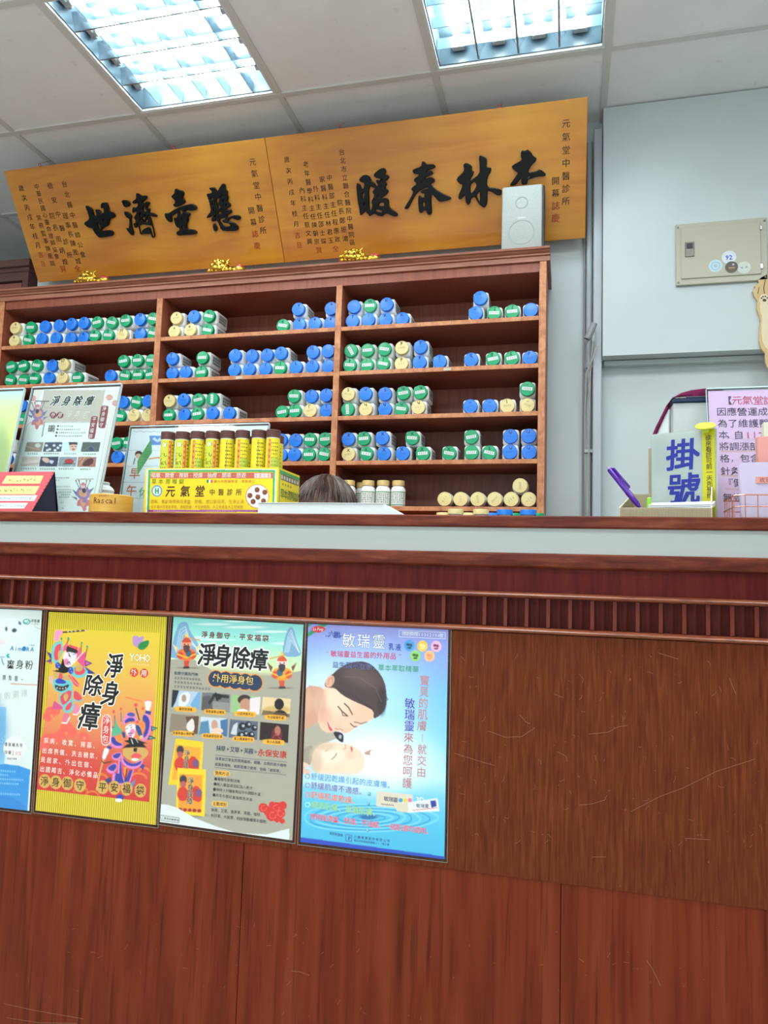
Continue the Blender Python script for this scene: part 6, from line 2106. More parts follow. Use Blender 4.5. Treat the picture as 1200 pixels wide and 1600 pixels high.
def leaning(Yb, Yt, zt, X0, X1, region, cell=0.0015):
    """sheet leaning back from the ledge"""
    v = np.array([0, Yb - Yt, LZ - zt])
    H = np.linalg.norm(v)
    return Sheet((X0, Yt, zt), (1, 0, 0), v / H, X1 - X0, H, region, cell)


def acrylic_stand(s, t, m=0.006, foot=0.05):
    """clear upright stand: two panes, top edge and a foot"""
    slab_on(t, 'front_pane', s, MT['acrylic'], -m, s.W + m, -m, s.H - 0.002, -0.0035, -0.0012)
    slab_on(t, 'back_pane', s, MT['acrylic'], -m, s.W + m, -m, s.H - 0.002, 0.0012, 0.0035)
    slab_on(t, 'top_edge', s, MT['acr_edge'], -m, s.W + m, -m - .0032, -m - .0002, -0.0035, 0.0035)
    for a in (-m - .0014, s.W + m + .0002):
        slab_on(t, 'side_edge', s, MT['acr_edge'], a, a + .0012, -m, s.H - .002, -0.0035, 0.0035)
    b = s.O + s.V * s.H
    t.part('foot', bx(b[0], b[0] + s.W, b[1] + 0.004, b[1] + foot, LZ, LZ + 0.003), MT['acrylic'])


# clear stand at the far left with a yellow sheet
Yt = 1.508
xr = float(at(36.5, 610, Yt)[0])
s = leaning(1.455, Yt, float(at(36.5, 610, Yt)[2]), xr - 0.215, xr, (0, 590, 4.8))
t = Thing('acrylic_stand', 'clear acrylic stand holding a yellow sheet at the far left of the ledge', 'sign holder', tuple(s.O + s.U * s.W / 2 + s.V * s.H))
s.grad([(0, (206, 228, 222)), (0.14, (226, 234, 170)), (0.5, (226, 232, 130)), (0.75, (206, 222, 150)), (1, (190, 210, 180))])
s.line([(0, 110), (165, 110)], 26, (206, 228, 224))
s.blob(10, 560, 60, 190, (150, 170, 130), .6, 1.2)
s.build(t)
acrylic_stand(s, t, 0.003, 0.03)

# clear stand with the lucky sachet flyer
ztop = 1.510
s = leaning(1.5, 1.568, ztop, -1.343, -1.090, (0, 590, 4.8), 0.0014)
t = Thing('acrylic_stand', 'clear acrylic stand with pale flyer of small photos behind the red tent calendar', 'sign holder', tuple(s.O + s.U * s.W / 2 + s.V * s.H))
s.grad([(0, (230, 234, 228)), (1, (220, 228, 222))])
s.reg = (20, 600, 6.667)
s.poly([(175, 55), (320, 60), (150, 420), (40, 900), (-60, 1340), (-30, 700)], (222, 210, 204))
s.poly([(975, 60), (1120, 60), (1080, 380), (960, 900), (880, 1330), (850, 1320), (940, 800), (1000, 420)], (222, 212, 206))
s.poly([(325, 62), (965, 62), (905, 395), (270, 395)], (190, 178, 166))
s.line([(150, 430), (180, 400), (960, 402), (985, 430), (900, 900), (840, 1180)], 3, (120, 112, 108))
s.line([(150, 430), (30, 900)], 3, (120, 112, 108))
for (x, y) in ((205, 148), (1005, 140), (1070, 200)):
    s.blob(x, y, 36, 30, (200, 128, 124), .85, .2)
    s.line([(x - 30, y - 6), (x + 30, y - 6)], 3, (226, 190, 186))
    s.line([(x - 30, y + 8), (x + 30, y + 8)], 3, (226, 190, 186))
s.text('淨身除瘴', 445, 178, 800, 178, 100, (34, 42, 42), 0.04, out=(246, 246, 242), outw=.05, sx=.8, shear=.28)
for x, ch in ((420, '外'), (492, '用')):
    s.blob(x, 325, 36, 34, (130, 50, 60), 1, .08)
    s.text(ch, x, 325, x, 325, 50, (240, 232, 226), 0.01, sx=.85, shear=.2)
s.text('淨身包', 585, 322, 765, 322, 82, (224, 214, 196), 0.0, out=(150, 120, 90), outw=.018, sx=.8, shear=.25)
s.poly([(930, 225), (985, 225), (1000, 240), (965, 450), (950, 462), (900, 458), (888, 440), (920, 240)], (136, 58, 68), smooth=1)
s.poly([(830, 335), (878, 335), (888, 350), (855, 560), (840, 575), (790, 572), (782, 555), (816, 350)], (136, 58, 68), smooth=1)
s.text('淨身御守', 955, 258, 922, 428, 46, (238, 230, 226), 0.01, sx=.85)
s.text('平安福袋', 850, 368, 812, 545, 46, (238, 230, 226), 0.01, sx=.85)
s.poly([(375, 430), (440, 430), (432, 498), (366, 498)], (84, 84, 84))
s.text('使用', 390, 450, 422, 450, 26, (220, 220, 216))
s.text('方法', 386, 480, 418, 480, 26, (220, 220, 216))
for k in range(4):
    s.blob(472 - 7 * k, 438 + 34 * k, 11, 10, (60, 60, 60), 1, .3)
s.para([(490, 440, 632, 440), (486, 474, 710, 474), (480, 508, 760, 508), (474, 542, 722, 542)], 17, (96, 100, 98))
PH2 = [[(148, 606), (322, 606), (300, 706), (122, 704)], [(334, 608), (518, 606), (502, 706), (312, 706)], [(525, 606), (715, 606), (700, 706), (508, 706)], [(728, 606), (916, 606), (896, 706), (708, 706)],
       [(100, 756), (282, 756), (264, 858), (78, 856)], [(292, 758), (478, 758), (462, 860), (272, 858)], [(488, 760), (672, 760), (656, 860), (468, 860)], [(682, 760), (872, 760), (860, 864), (668, 862)]]
for q, b in zip(PH2, [(150, 138, 128), (70, 80, 96), (206, 222, 232), (84, 92, 84), (206, 190, 180), (58, 62, 84), (140, 150, 156), (170, 110, 96)]):
    s.poly(q, b)
s.blob(260, 640, 30, 22, (206, 206, 200), 1, .4)
s.line([(150, 650), (210, 670), (280, 680)], 14, (190, 150, 130))
for (x, y) in ((350, 640), (385, 680), (430, 640), (470, 665), (360, 690), (495, 640), (440, 690)):
    s.blob(x, y, 15, 13, (216, 220, 222), 1, .3)
s.poly([(585, 612), (675, 612), (672, 640), (660, 700), (600, 702), (590, 660)], (222, 176, 160), smooth=1)
s.poly([(582, 606), (675, 606), (672, 634), (630, 628), (588, 636)], (60, 48, 46))
s.line([(610, 650), (626, 650)], 5, (80, 50, 46))
s.line([(645, 650), (660, 650)], 5, (80, 50, 46))
s.blob(632, 680, 14, 8, (170, 80, 80), 1, .3)
s.poly([(800, 640), (840, 630), (850, 690), (820, 704), (795, 690)], (60, 70, 104), smooth=1)
s.line([(740, 690), (820, 640), (860, 690)], 8, (110, 120, 110))
s.line([(100, 820), (180, 810), (270, 800)], 22, (226, 206, 196))
s.line([(110, 850), (200, 835), (265, 830)], 8, (190, 160, 150))
s.poly([(300, 770), (360, 765), (390, 800), (360, 830), (310, 800)], (222, 180, 166), smooth=1)
s.poly([(390, 790), (430, 800), (410, 835), (378, 818)], (206, 212, 216))
s.poly([(540, 790), (600, 775), (640, 800), (620, 830), (540, 826)], (180, 50, 60), smooth=1)
s.line([(530, 830), (640, 830)], 8, (50, 50, 56))
s.line([(600, 858), (660, 800)], 3, (230, 230, 230))
s.poly([(740, 810), (800, 770), (850, 780), (820, 850), (720, 858)], (84, 44, 40), smooth=1)
for (x, y) in ((700, 780), (715, 810), (700, 840), (740, 775)):
    s.line([(x - 8, y + 10), (x + 14, y - 8)], 6, (226, 196, 170))
s.para([(150, 726, 262, 726), (318, 726, 482, 726), (532, 726, 664, 726), (728, 730, 868, 730), (80, 880, 248, 882), (278, 884, 440, 884), (474, 884, 636, 884), (700, 888, 812, 888)], 19, (90, 96, 96))
s.para([(440, 978, 590, 978), (440, 1002, 490, 1002), (440, 1070, 600, 1070), (470, 1100, 610, 1100), (470, 1126, 610, 1126), (500, 1152, 600, 1152), (480, 1178, 590, 1178), (494, 1236, 532, 1236), (508, 1294, 532, 1294)], 15, (120, 124, 122))


def wire_guard(s, cx, cy, k, fl=1):
    q = lambda x, y: (cx + x * k * fl, cy + y * k)
    dk, pu, og, pk = (70, 60, 90), (150, 120, 170), (214, 160, 120), (206, 120, 130)
    for pts in ([(-110, -70), (-50, -40), (-60, 0)], [(-120, 0), (-60, 10), (-70, 40)], [(110, -50), (60, -20), (66, 20)], [(120, 20), (66, 30), (60, 60)]):
        s.poly([q(*p) for p in pts], (110, 110, 150))
    s.poly([q(-60, -60), q(0, -90), q(70, -50), q(60, 30), q(0, 60), q(-66, 30)], pu, smooth=1)
    s.poly([q(-40, -40), q(10, -60), q(50, -30), q(40, 20), q(-30, 30)], og, smooth=1)
    s.blob(*q(0, -70), 30 * k, 32 * k, (226, 190, 180), 1, .15)
    s.poly([q(-34, -86), q(0, -130), q(36, -90)], pk, smooth=1)
    s.poly([q(-22, -62), q(20, -62), q(6, -10), q(-30, -20)], dk, smooth=1)
    s.poly([q(-50, 40), q(50, 40), q(70, 120), q(20, 110), q(0, 170), q(-30, 160), q(-30, 110), q(-80, 120)], pk, smooth=1)
    s.poly([q(-30, 50), q(30, 50), q(30, 100), q(-10, 130)], og, smooth=1)
    s.blob(*q(-14, 60), 26 * k, 22 * k, pu, 1, .2)
    for x in (-60, -30, 40, 66):
        s.line([q(x * .5, -50), q(x * 1.1, -130)], 5 * k, dk)
        s.blob(*q(x * 1.1, -136), 7 * k, 7 * k, (120, 40, 60), 1, .3)


wire_guard(s, 260, 320, .92)
s.line([(235, 178), (375, 180)], 8, (50, 46, 46))
s.line([(330, 400), (305, 545)], 7, (60, 50, 60))
wire_guard(s, 735, 1150, 1.05, -1)
s.line([(665, 992), (840, 990)], 6, (150, 110, 90))
s.build(t)
acrylic_stand(s, t, 0.004)

# clear stand with the clinic timetable
Yt = 1.70
xl, xr_ = float(at(206, 667, Yt)[0]), float(at(419, 665, Yt)[0])
s = leaning(1.665, Yt, float(at(310, 667, Yt)[2]), xl, xr_, (0, 590, 4.8))
t = Thing('acrylic_stand', 'clear acrylic stand with a timetable of large orange characters behind the yellow box', 'sign holder', tuple(s.O + s.U * s.W / 2 + s.V * s.H))
s.grad([(0, (240, 245, 248)), (1, (234, 242, 246))])
for k in range(40):
    x = 1000 + 26 * k
    s.line([(x, 402 + 6 * (k % 2)), (x + 26, 402 + 6 * ((k + 1) % 2))], 3, (150, 160, 166))
for y in (545, 665, 785, 905):
    s.line([(900, y), (2040, y)], 2, (176, 186, 192))
s.poly([(1120, 436), (1240, 436), (1230, 505), (1128, 505)], (110, 150, 214))
s.poly([(1140, 460), (1160, 446), (1180, 466), (1200, 448), (1216, 470), (1180, 486)], (206, 222, 240))
s.blob(1040, 575, 28, 26, (84, 60, 50), 1, .1)
s.blob(1038, 588, 22, 18, (226, 190, 166), 1, .15)
s.poly([(1015, 610), (1045, 605), (1040, 650), (1005, 655)], (236, 238, 240))
s.line([(1012, 605), (1002, 650)], 6, (40, 50, 60))
s.text('早', 1012, 720, 1012, 720, 84, (214, 130, 80), 0.0, out=(226, 206, 196), outw=.03)
s.text('午', 986, 850, 986, 850, 84, (214, 120, 84), 0.0, out=(226, 206, 196), outw=.03)
s.text('晚', 960, 980, 960, 980, 84, (90, 130, 210), 0.0)
s.text('休', 1076, 862, 1076, 862, 76, (90, 180, 130), 0.0)
s.line([(1120, 610), (1180, 600), (1240, 606)], 9, (226, 150, 80))
s.line([(1630, 560), (1640, 640)], 6, (200, 120, 120))
for (x, c) in ((1500, (226, 190, 90)), (1700, (214, 120, 120)), (1850, (120, 150, 210))):
    s.line([(x, 560), (x + 40, 560)], 7, c)
    s.line([(x, 600), (x + 40, 600)], 7, c)
s.build(t)
acrylic_stand(s, t, 0.003, 0.05)

# red tent calendar
F_ = at(51, 797, 1.418)
F_[2] = LZ
B_ = at(92, 797, 1.492)
B_[2] = LZ
T_ = at(85.4, 737, 1.455)
Lc = 0.165
t = Thing('tent_calendar', 'red tent-fold card with yellow and white strips at the left end of the ledge', 'card', (F_[0] - .1, 1.455, LZ))
s = None
V_ = F_ - T_
Hc = np.linalg.norm(V_)
# the front face is a parallelogram standing on the ledge: painted sheet sheared to fit
nrm = lambda v: v / np.linalg.norm(v)
s = Sheet(T_ - np.array([Lc + 0.04, 0, 0]), (1, 0, 0), nrm(np.array([0, V_[1], V_[2]])), Lc + 0.04, np.hypot(V_[1], V_[2]), (0, 590, 4.8), 0.0013, (200, 78, 88))


def cut_to(s, t, quad, name, m, th=0.0008, y=0.0):
    """slab with the outline of a quad given in sheet metres"""
    bm = bmesh.new()
    prism(bm, [(a, -b) for a, b in quad], y, y + th)
    o = obj(name, bm, m, t.o)
    yy = np.cross(-s.V, s.U)
    O = s.O - np.array(t.loc)
    o.matrix_local = Matrix([[s.U[0], yy[0], -s.V[0], O[0]], [s.U[1], yy[1], -s.V[1], O[1]], [s.U[2], yy[2], -s.V[2], O[2]], [0, 0, 0, 1]])
    return o


q = lambda x, y: tuple(s.P(x, y))
tl, tr, br, bl = (0.0, 0.0), q(410, 705), q(240, 995), (-0.03, s.H)
br = (br[0], s.H)
face = cut_to(s, t, [tl, tr, br, bl], 'front_page', MT['red_card'], y=0.0)


def strip(pts, m, name):
    o = cut_to(s, t, [q(*p) for p in pts], name, m, 0.0004, -0.0005)
    return o


my, mw_ = mat('yellow_paper_strip', (232, 222, 130), 0.5), mat('white_paper_strip', (216, 230, 226), 0.5)
strip([(50, 737), (327, 737), (300, 795), (15, 795)], my, 'paper_strip')
strip([(0, 815), (298, 815), (262, 875), (-20, 875)], my, 'paper_strip')
strip([(-20, 883), (280, 883), (258, 925), (-30, 925)], mw_, 'paper_strip')
strip([(-20, 940), (210, 940), (180, 982), (-30, 982)], mw_, 'paper_strip')
Sx = Sheet(s.O, s.U, s.V, s.W, s.H, s.reg, 0.002)
L = Letters()
r = random.Random(2)
V, Fc, K = [], [], []
for (x0, x1, y, h, c) in ((60, 275, 766, 30, (50, 60, 44)), (0, 245, 845, 30, (50, 60, 44)), (0, 250, 904, 20, (40, 110, 124)), (0, 190, 961, 20, (40, 110, 124))):
    n = int((x1 - x0) / (h * .8))
    for i in range(n):
        cx = x0 + (i + .5) * (x1 - x0) / n
        for j in range(4):
            a = (cx + r.uniform(-.4, .1) * h, y + r.uniform(-.45, .45) * h)
            b = (a[0] + r.uniform(.15, .45) * h, a[1] + r.uniform(-.12, .12) * h) if j < 3 else (a[0] + 2, y + .4 * h)
            p0, p1 = np.array(q(*a)), np.array(q(*b))
            nn = np.array([-(p1 - p0)[1], (p1 - p0)[0]])
            nn = nn / max(np.linalg.norm(nn), 1e-9) * 0.0006
            k0 = len(V)
            for pp in (p0 - nn, p1 - nn, p1 + nn, p0 + nn):
                V.append((pp[0], -0.0007, -pp[1]))
                K.append(np.array(c) / 255)
            Fc.append((k0, k0 + 1, k0 + 2, k0 + 3))
o = link('lettering', mesh_arrays('lettering', V, Fc, np.array(K)), MT['print'], face)
tag(o, kind='stuff')
# back page and base page, dark blue, seen from the end
bm = bmesh.new()
Tb, Bb = T_ + np.array([0, .0012, -.001]), B_.copy()
dX = np.array([-Lc, 0, 0])
bm.faces.new([bm.verts.new(p) for p in (Tb, Bb, Bb + dX, Tb + dX)])
r_ = bmesh.ops.solidify(bm, geom=bm.faces[:], thickness=0.0009)
t.part('back_page', bm, MT['navy'])
bm = bmesh.new()
prism(bm, [(F_[0] - .004, F_[1] + .004), (B_[0] - .004, B_[1] - .003), (B_[0] - Lc, B_[1] - .003), (F_[0] - Lc, F_[1] + .004)], LZ + 0.0002, LZ + 0.0010, 'z')
t.part('base_page', bm, MT['navy'])
bm = bmesh.new()
# end gusset closing the right side
prism(bm, [(0, 0), (1, 0), (0, 1)], 0, 0.0006)
for v, p in zip(list(bm.verts)[:3], (F_ + [-.003, .004, 0.001], B_ + [-.003, -.004, .001], T_ + [-.003, 0.002, -.004])):
    v.co = p
for v, p in zip(list(bm.verts)[3:], (F_ + [-.004, .004, 0.001], B_ + [-.004, -.004, .001], T_ + [-.004, 0.002, -.004])):
    v.co = p
t.part('end_gusset', bm, MT['navy'])
for k in range(12):
    f = (k + .5) / 12
    p = T_ + (F_ - T_) * f + np.array([0.0008, -0.0012, 0])
    bm = bmesh.new()
    tube(bm, [p + [-.004, 0, 0.001], p + [0.0006, 0.0, 0.002], p + [0.0002, .004, -.001]], 0.0006, 5)
    t.part('binding_loop', bm, MT['dark'])

# round wooden stand (the figure it carries is not rebuilt)
cx, cy, cr = -1.012, 1.452, 0.0475
t = Thing('round_stand', 'round light wooden base with brown lettering beside the yellow box', 'stand', (cx, cy, LZ))
bm = bmesh.new()
lathe(bm, [(cr - .001, LZ), (cr, LZ + .001), (cr, LZ + 0.040), (cr - .0015, LZ + .0415), (0, LZ + .0415)], 48, Matrix.Translation((cx, cy, 0)))
o = t.part('disc', bm, MT['lightwood'], smooth=True)
V, Fc, K = [], [], []


def on_cyl(st, a0, da, z, size):
    for i, ch in enumerate(st):
        v, f = glyph(ch, 0.0)
        if not len(v):
            continue
        n = len(V)
        for p in v:
            a = a0 + i * da + p[0] * size / cr
            V.append(((cr + .0004) * math.sin(a), -(cr + .0004) * math.cos(a), z + p[1] * size))
            K.append(np.array((96, 50, 20)) / 255)
        Fc.extend([tuple(j + n for j in q_) for q_ in f])


on_cyl('Rascal', -0.16, 0.185, 0.0265, 0.0185)
on_cyl('yeah!', 0.06, 0.095, 0.0372, 0.0075)
l = link('lettering', mesh_arrays('lettering', V, Fc, np.array(K)), MT['print'], o)

t = Thing('white_jar', 'small white ribbed jar behind the round wooden base', 'jar', (float(at(161, 776, 1.615)[0]), 1.615, LZ))
x_ = t.loc[0]
bm = bmesh.new()
zt = float(at(161, 757, 1.6)[2])
prof = [(0.020, LZ)]
for k in range(8):
    z_ = LZ + 0.006 + (zt - LZ - .02) * k / 7
    prof += [(0.0265, z_), (0.0250, z_ + 0.003)]
prof += [(0.022, zt - .006), (0.014, zt)]
lathe(bm, prof, 24, Matrix.Translation((x_, 1.615, 0)))
t.part('jar_body', bm, MT['white'], smooth=True)
bm = bmesh.new()
lathe(bm, [(0.0145, zt + .0002), (0.0145, zt + .006), (0.012, zt + .008)], 24, Matrix.Translation((x_, 1.615, 0)))
t.part('lid', bm, MT['grey_box'], smooth=True)

# yellow display box of throat lozenges
X0, X1, YF, YB, ZT = -0.959, -0.626, 1.5, 1.632, 1.2905
t = Thing('display_box', 'yellow printed cardboard display box filled with tubes', 'box', ((X0 + X1) / 2, 1.56, LZ))
for (a, b, c, d) in ((X0, X1, YF, YF + .0015), (X0, X1, YB - .0015, YB), (X0, X0 + .0015, YF + .0016, YB - .0016), (X1 - .0015, X1, YF + .0016, YB - .0016)):
    t.part('side', bx(a, b, c, d, LZ, ZT), MT['yellow_card'])
t.part('bottom', bx(X0 + .0016, X1 - .0016, YF + .0016, YB - .0016, LZ, LZ + .0015), MT['yellow_card'])
s = Sheet((X0, YF - .0007, ZT), (1, 0, 0), (0, 0, -1), X1 - X0, ZT - LZ, (225, 720, 4.8), 0.0012, (232, 206, 36))
s.poly([(22, 62), (992, 62), (985, 400), (12, 400)], (236, 240, 226))
s.poly([(32, 68), (984, 68), (976, 400), (22, 400)], (70, 160, 96))
s.poly([(48, 84), (968, 84), (960, 400), (38, 400)], (234, 208, 40))
s.poly([(50, 88), (968, 88), (966, 132), (48, 132)], (190, 100, 84))
s.text('唱歌·開會·推銷·授課·抽煙·開車·旅遊', 72, 110, 748, 110, 38, (240, 222, 206), 0.01, sx=.98)
s.poly([(828, 94), (950, 94), (950, 128), (828, 128)], (236, 226, 216))
s.text('全素可食', 843, 111, 934, 111, 28, (214, 130, 120), 0.006)
s.text('草本潤喉錠', 76, 156, 282, 156, 40, (70, 120, 40), 0.004)
s.poly([(470, 142), (486, 142), (486, 164), (470, 164)], (40, 130, 70))
s.poly([(486, 142), (500, 142), (500, 164), (486, 164)], (236, 236, 232))
s.poly([(500, 142), (514, 142), (514, 164), (500, 164)], (206, 70, 60))
s.text('義大利原廠製造·原錠進口', 536, 154, 822, 154, 24, (196, 110, 50), 0.0)
s.blob(97, 226, 40, 43, (80, 150, 190), 1, .05)
s.blob(97, 226, 30, 33, (232, 238, 232), 1, .07)
s.line([(87, 208), (87, 244)], 10, (30, 140, 90))
s.line([(107, 208), (107, 244)], 10, (30, 140, 90))
s.line([(87, 226), (107, 226)], 8, (30, 140, 90))
s.text('元氣堂', 200, 230, 420, 230, 84, (80, 40, 22), 0.022, sx=.9, shear=.06)
s.text('中醫診所', 512, 236, 712, 236, 50, (80, 40, 22), 0.018, sx=.9)
s.text('潤喉、幫助咽喉維持清爽、舒暢、使口氣芬芳、生津止渴', 62, 306, 736, 306, 30, (196, 140, 40), 0.0, sx=.9)
s.text('含多種天然草本萃取、濃縮提煉、不含防腐劑、人工色素及人工甘味劑', 62, 346, 732, 346, 26, (200, 136, 40), 0.0, sx=.85)
s.blob(850, 266, 88, 90, (190, 70, 50), 1, .02)
s.blob(850, 266, 84, 86, (236, 238, 226), 1, .02)
for (x, y) in ((848, 218), (906, 236), (794, 260), (854, 272), (818, 306), (896, 302)):
    s.blob(x, y, 19, 20, (120, 64, 40), 1, .12)
    s.blob(x - 4, y - 4, 8, 8, (150, 96, 66), .7, .8)
s.poly([(30, 368), (962, 368), (960, 384), (28, 384)], (140, 50, 130))
s.para([(70, 376, 840, 376)], 11, (230, 200, 226))
s.build(t)
s = Sheet((X1 + .0007, YF, ZT), (0, 1, 0), (0, 0, -1), YB - YF, ZT - LZ, (225, 720, 4.8), 0.0014, (232, 206, 36))
s.poly([(1018, 66), (1166, 128), (1160, 320), (1012, 320)], (70, 160, 96))
s.poly([(1022, 90), (1164, 150), (1160, 340), (1016, 340)], (234, 214, 50))
s.poly([(1026, 92), (1160, 150), (1160, 192), (1026, 140)], (100, 96, 84))
for k in range(7):
    x = 1036 + 19 * k
    s.poly([(x - 6, 104 + 8 * k), (x + 6, 109 + 8 * k), (x + 6, 138 + 7 * k), (x - 6, 134 + 7 * k)], (206, 200, 180))
s.para([(1032, 172, 1110, 200)], 14, (120, 130, 70))
for ch, x, y in zip('草本潤喉錠', (1036, 1062, 1090, 1118, 1145), (246, 254, 262, 270, 278)):
    s.text(ch, x, y, x, y, 74, (70, 110, 60), 0.01, sx=1.1)
s.build(t)
# green flap standing out at the left
fl = [at(236.5, 685, 1.56), at(237.5, 707, 1.56), at(214.6, 743, 1.502), at(214.6, 720, 1.502)]
bm = bmesh.new()
f_ = bm.faces.new([bm.verts.new(p) for p in (fl[0], fl[1], fl[2], fl[3])])
bmesh.ops.solidify(bm, geom=[f_], thickness=0.0008)
bmesh.ops.recalc_face_normals(bm, faces=bm.faces[:])
o = t.part('side_flap', bm, MT['green_card'])
bm = bmesh.new()
for k in range(7):
    f = (k + .8) / 8.2
    for g in (0.32, 0.5, 0.68):
        a = fl[0] * (1 - f) * (1 - g) + fl[3] * f * (1 - g) + fl[1] * (1 - f) * g + fl[2] * f * g
        e = nrm(fl[3] - fl[0])
        a = a + np.array([0, -0.0012, 0])
        vs = [a - e * .0022, a + e * .0022, a + e * .0022 + [0, 0, .0008], a - e * .0022 + [0, 0, .0008]]
        bm.faces.new([bm.verts.new(p) for p in vs])
o2 = t.part('flap_print', bm, MT['white'], o)
tag(o2, kind='stuff')

# the lozenge tubes
tb = bmesh.new()
lathe(tb, [(0.0112, 0), (0.0118, 0.001), (0.0118, 0.150)], 22)
ME_T = me_of(tb, 'tube_body', mat('tube_white', (214, 214, 190), 0.3))
cb = bmesh.new()
pr = [(0.0119, 0.1502), (0.0126, 0.1506)]
for k in range(4):
    z = 0.1515 + k * 0.0034
    pr += [(0.0129, z), (0.0129, z + 0.0022), (0.0122, z + 0.0028)]
pr += [(0.0124, 0.1652), (0.0, 0.1652)]
lathe(cb, pr, 22, cap=False)
ME_C = me_of(cb, 'cap', MT['brown_cap'], True, 30)


def tube_label(kind, seed):
    r = random.Random(seed)
    Y_, Gn, Rd, Dk = (222, 206, 50), (130, 170, 60), (206, 96, 60), (70, 60, 34)
    q = []
    q.append((-1.3, 1.3, 0.006, 0.085, (206, 214, 130)))
    if kind == 0:
        q.append((0.35, 0.75, 0.006, 0.146, Rd))
        q.append((-0.75, 0.2, 0.006, 0.146, (196, 204, 66)))
    elif kind == 1:
        q.append((-0.5, -0.15, 0.006, 0.146, Rd))
        q.append((0.0, 1.2, 0.006, 0.110, (180, 196, 70)))
    else:
        q.append((0.1, 0.16, 0.006, 0.146, (120, 110, 40)))
    for k in range(16):
        z = 0.138 - k * 0.007
        for j in range(4):
            a = (-0.05 + j * 0.26) if kind != 0 else (0.85 + j * 0.14)
            if kind == 0 and j > 1:
                continue
            q.append((a + r.uniform(0, .06), a + r.uniform(.10, .18), z, z + 0.0022, Dk))
    for k in range(9):
        z = 0.138 - k * 0.011
        a = 0.42 if kind == 0 else -0.40
        if kind < 2:
            q.append((a, a + 0.18, z, z + 0.006, (236, 206, 120)))
    me = wrap_label(0.0118, 0.004, 0.148, -2.9, 2.9, q, Y_, 'tube_label', 30)
    return me


def tube_front(seed):
    """big brush lettering of the front side"""
    V, Fc, K = [], [], []
    for i, ch in enumerate('元氣堂中醫'):
        v, f = glyph(ch, 0.0)
        n = len(V)
        for p in v:
            a = -0.35 + p[0] * 0.0135 / 0.0118
            V.append((0.01255 * math.sin(a), -0.01255 * math.cos(a), 0.121 - i * 0.0165 + p[1] * 0.0135))
            K.append(np.array((50, 40, 26)) / 255)
        Fc.extend([tuple(j + n for j in q_) for q_ in f])
    for (rad, col, d) in ((0.0055, (60, 60, 50), 0.01245), (0.0044, (226, 226, 190), 0.0126)):
        n = len(V)
        for k in range(14):
            a = 2 * PI * k / 14
            th = -0.35 + rad * math.cos(a) / 0.0118
            V.append((d * math.sin(th), -d * math.cos(th), 0.1385 + rad * math.sin(a)))
            K.append(np.array(col) / 255)
        Fc.append(tuple(range(n, n + 14)))
    me = mesh_arrays('lettering', V, Fc, np.array(K))
    me.materials.append(MT['print'])
    return me


TL = [tube_label(k, k + 3) for k in range(3)]
TF = tube_front(1)
ztube = float(at(340, 676, 1.535)[2])
hz = LZ + 0.0020
sc_h = (ztube - hz) / 0.1655
fr = [(155, 0), (242, 0), (329, 1), (417, 0), (504, 2), (592, 1), (687, 2), (772, 1)]
spots = [(float(at(220 + x / 3.75, 710, 1.522)[0]), 1.522, k) for x, k in fr]
spots += [(spots[i][0] + 0.016, 1.590, (i + 1) % 3) for i in range(7)]
for i, (X, Y, k) in enumerate(spots):
    o = bpy.data.objects.new('lozenge_tube', None)
    C.objects.link(o)
    o.location = (X, Y, hz)
    o.scale = (1.32, 1.32, sc_h)
    row = 'front row of the yellow box' if i < 8 else 'back row of the yellow box'
    tag(o, 'yellow lozenge tube with brown ridged cap, %s from left, %s' % (ORD[i if i < 8 else i - 8], row), 'tube', 'lozenge tubes standing in the yellow box')
    link('tube_body', ME_T, None, o)
    link('cap', ME_C, None, o)
    l = link('tube_label', TL[k], None, o)
    rz = math.atan2(X, Y) * -1
    if k == 0:
        f = link('lettering', TF, None, l)
    l.rotation_euler = (0, 0, rz * 0.6)

# white tray on the ledge
t = Thing('white_tray', 'low white plastic tray with a sloping right end in front of the box', 'tray', (-0.48, 1.455, LZ))
bm = bmesh.new()
prism(bm, [(-0.639, LZ), (-0.318, LZ), (-0.362, LZ + .0235), (-0.639, LZ + .0235)], 1.428, 1.4975)
bmesh.ops.bevel(bm, geom=bm.edges[:], offset=0.0012, segments=2, affect='EDGES')
o = t.part('tray_body', bm, MT['white'])
bm = bmesh.new()
prism(bm, [(-0.6395, LZ + .0238), (-0.3625, LZ + .0238), (-0.365, LZ + .0252), (-0.6395, LZ + .0252)], 1.426, 1.4975)
t.part('rim', bm, MT['white'])

# ------------------------------------------------------------------ things at the right
# organiser of corrugated card
A, B, Cc, D = np.array([0.099, 1.45]), np.array([0.262, 1.45]), np.array([0.292, 1.60]), np.array([0.135, 1.60])
t = Thing('desk_organizer', 'beige ribbed cardboard desk organizer with a low front tray', 'organizer', (0.19, 1.52, LZ))


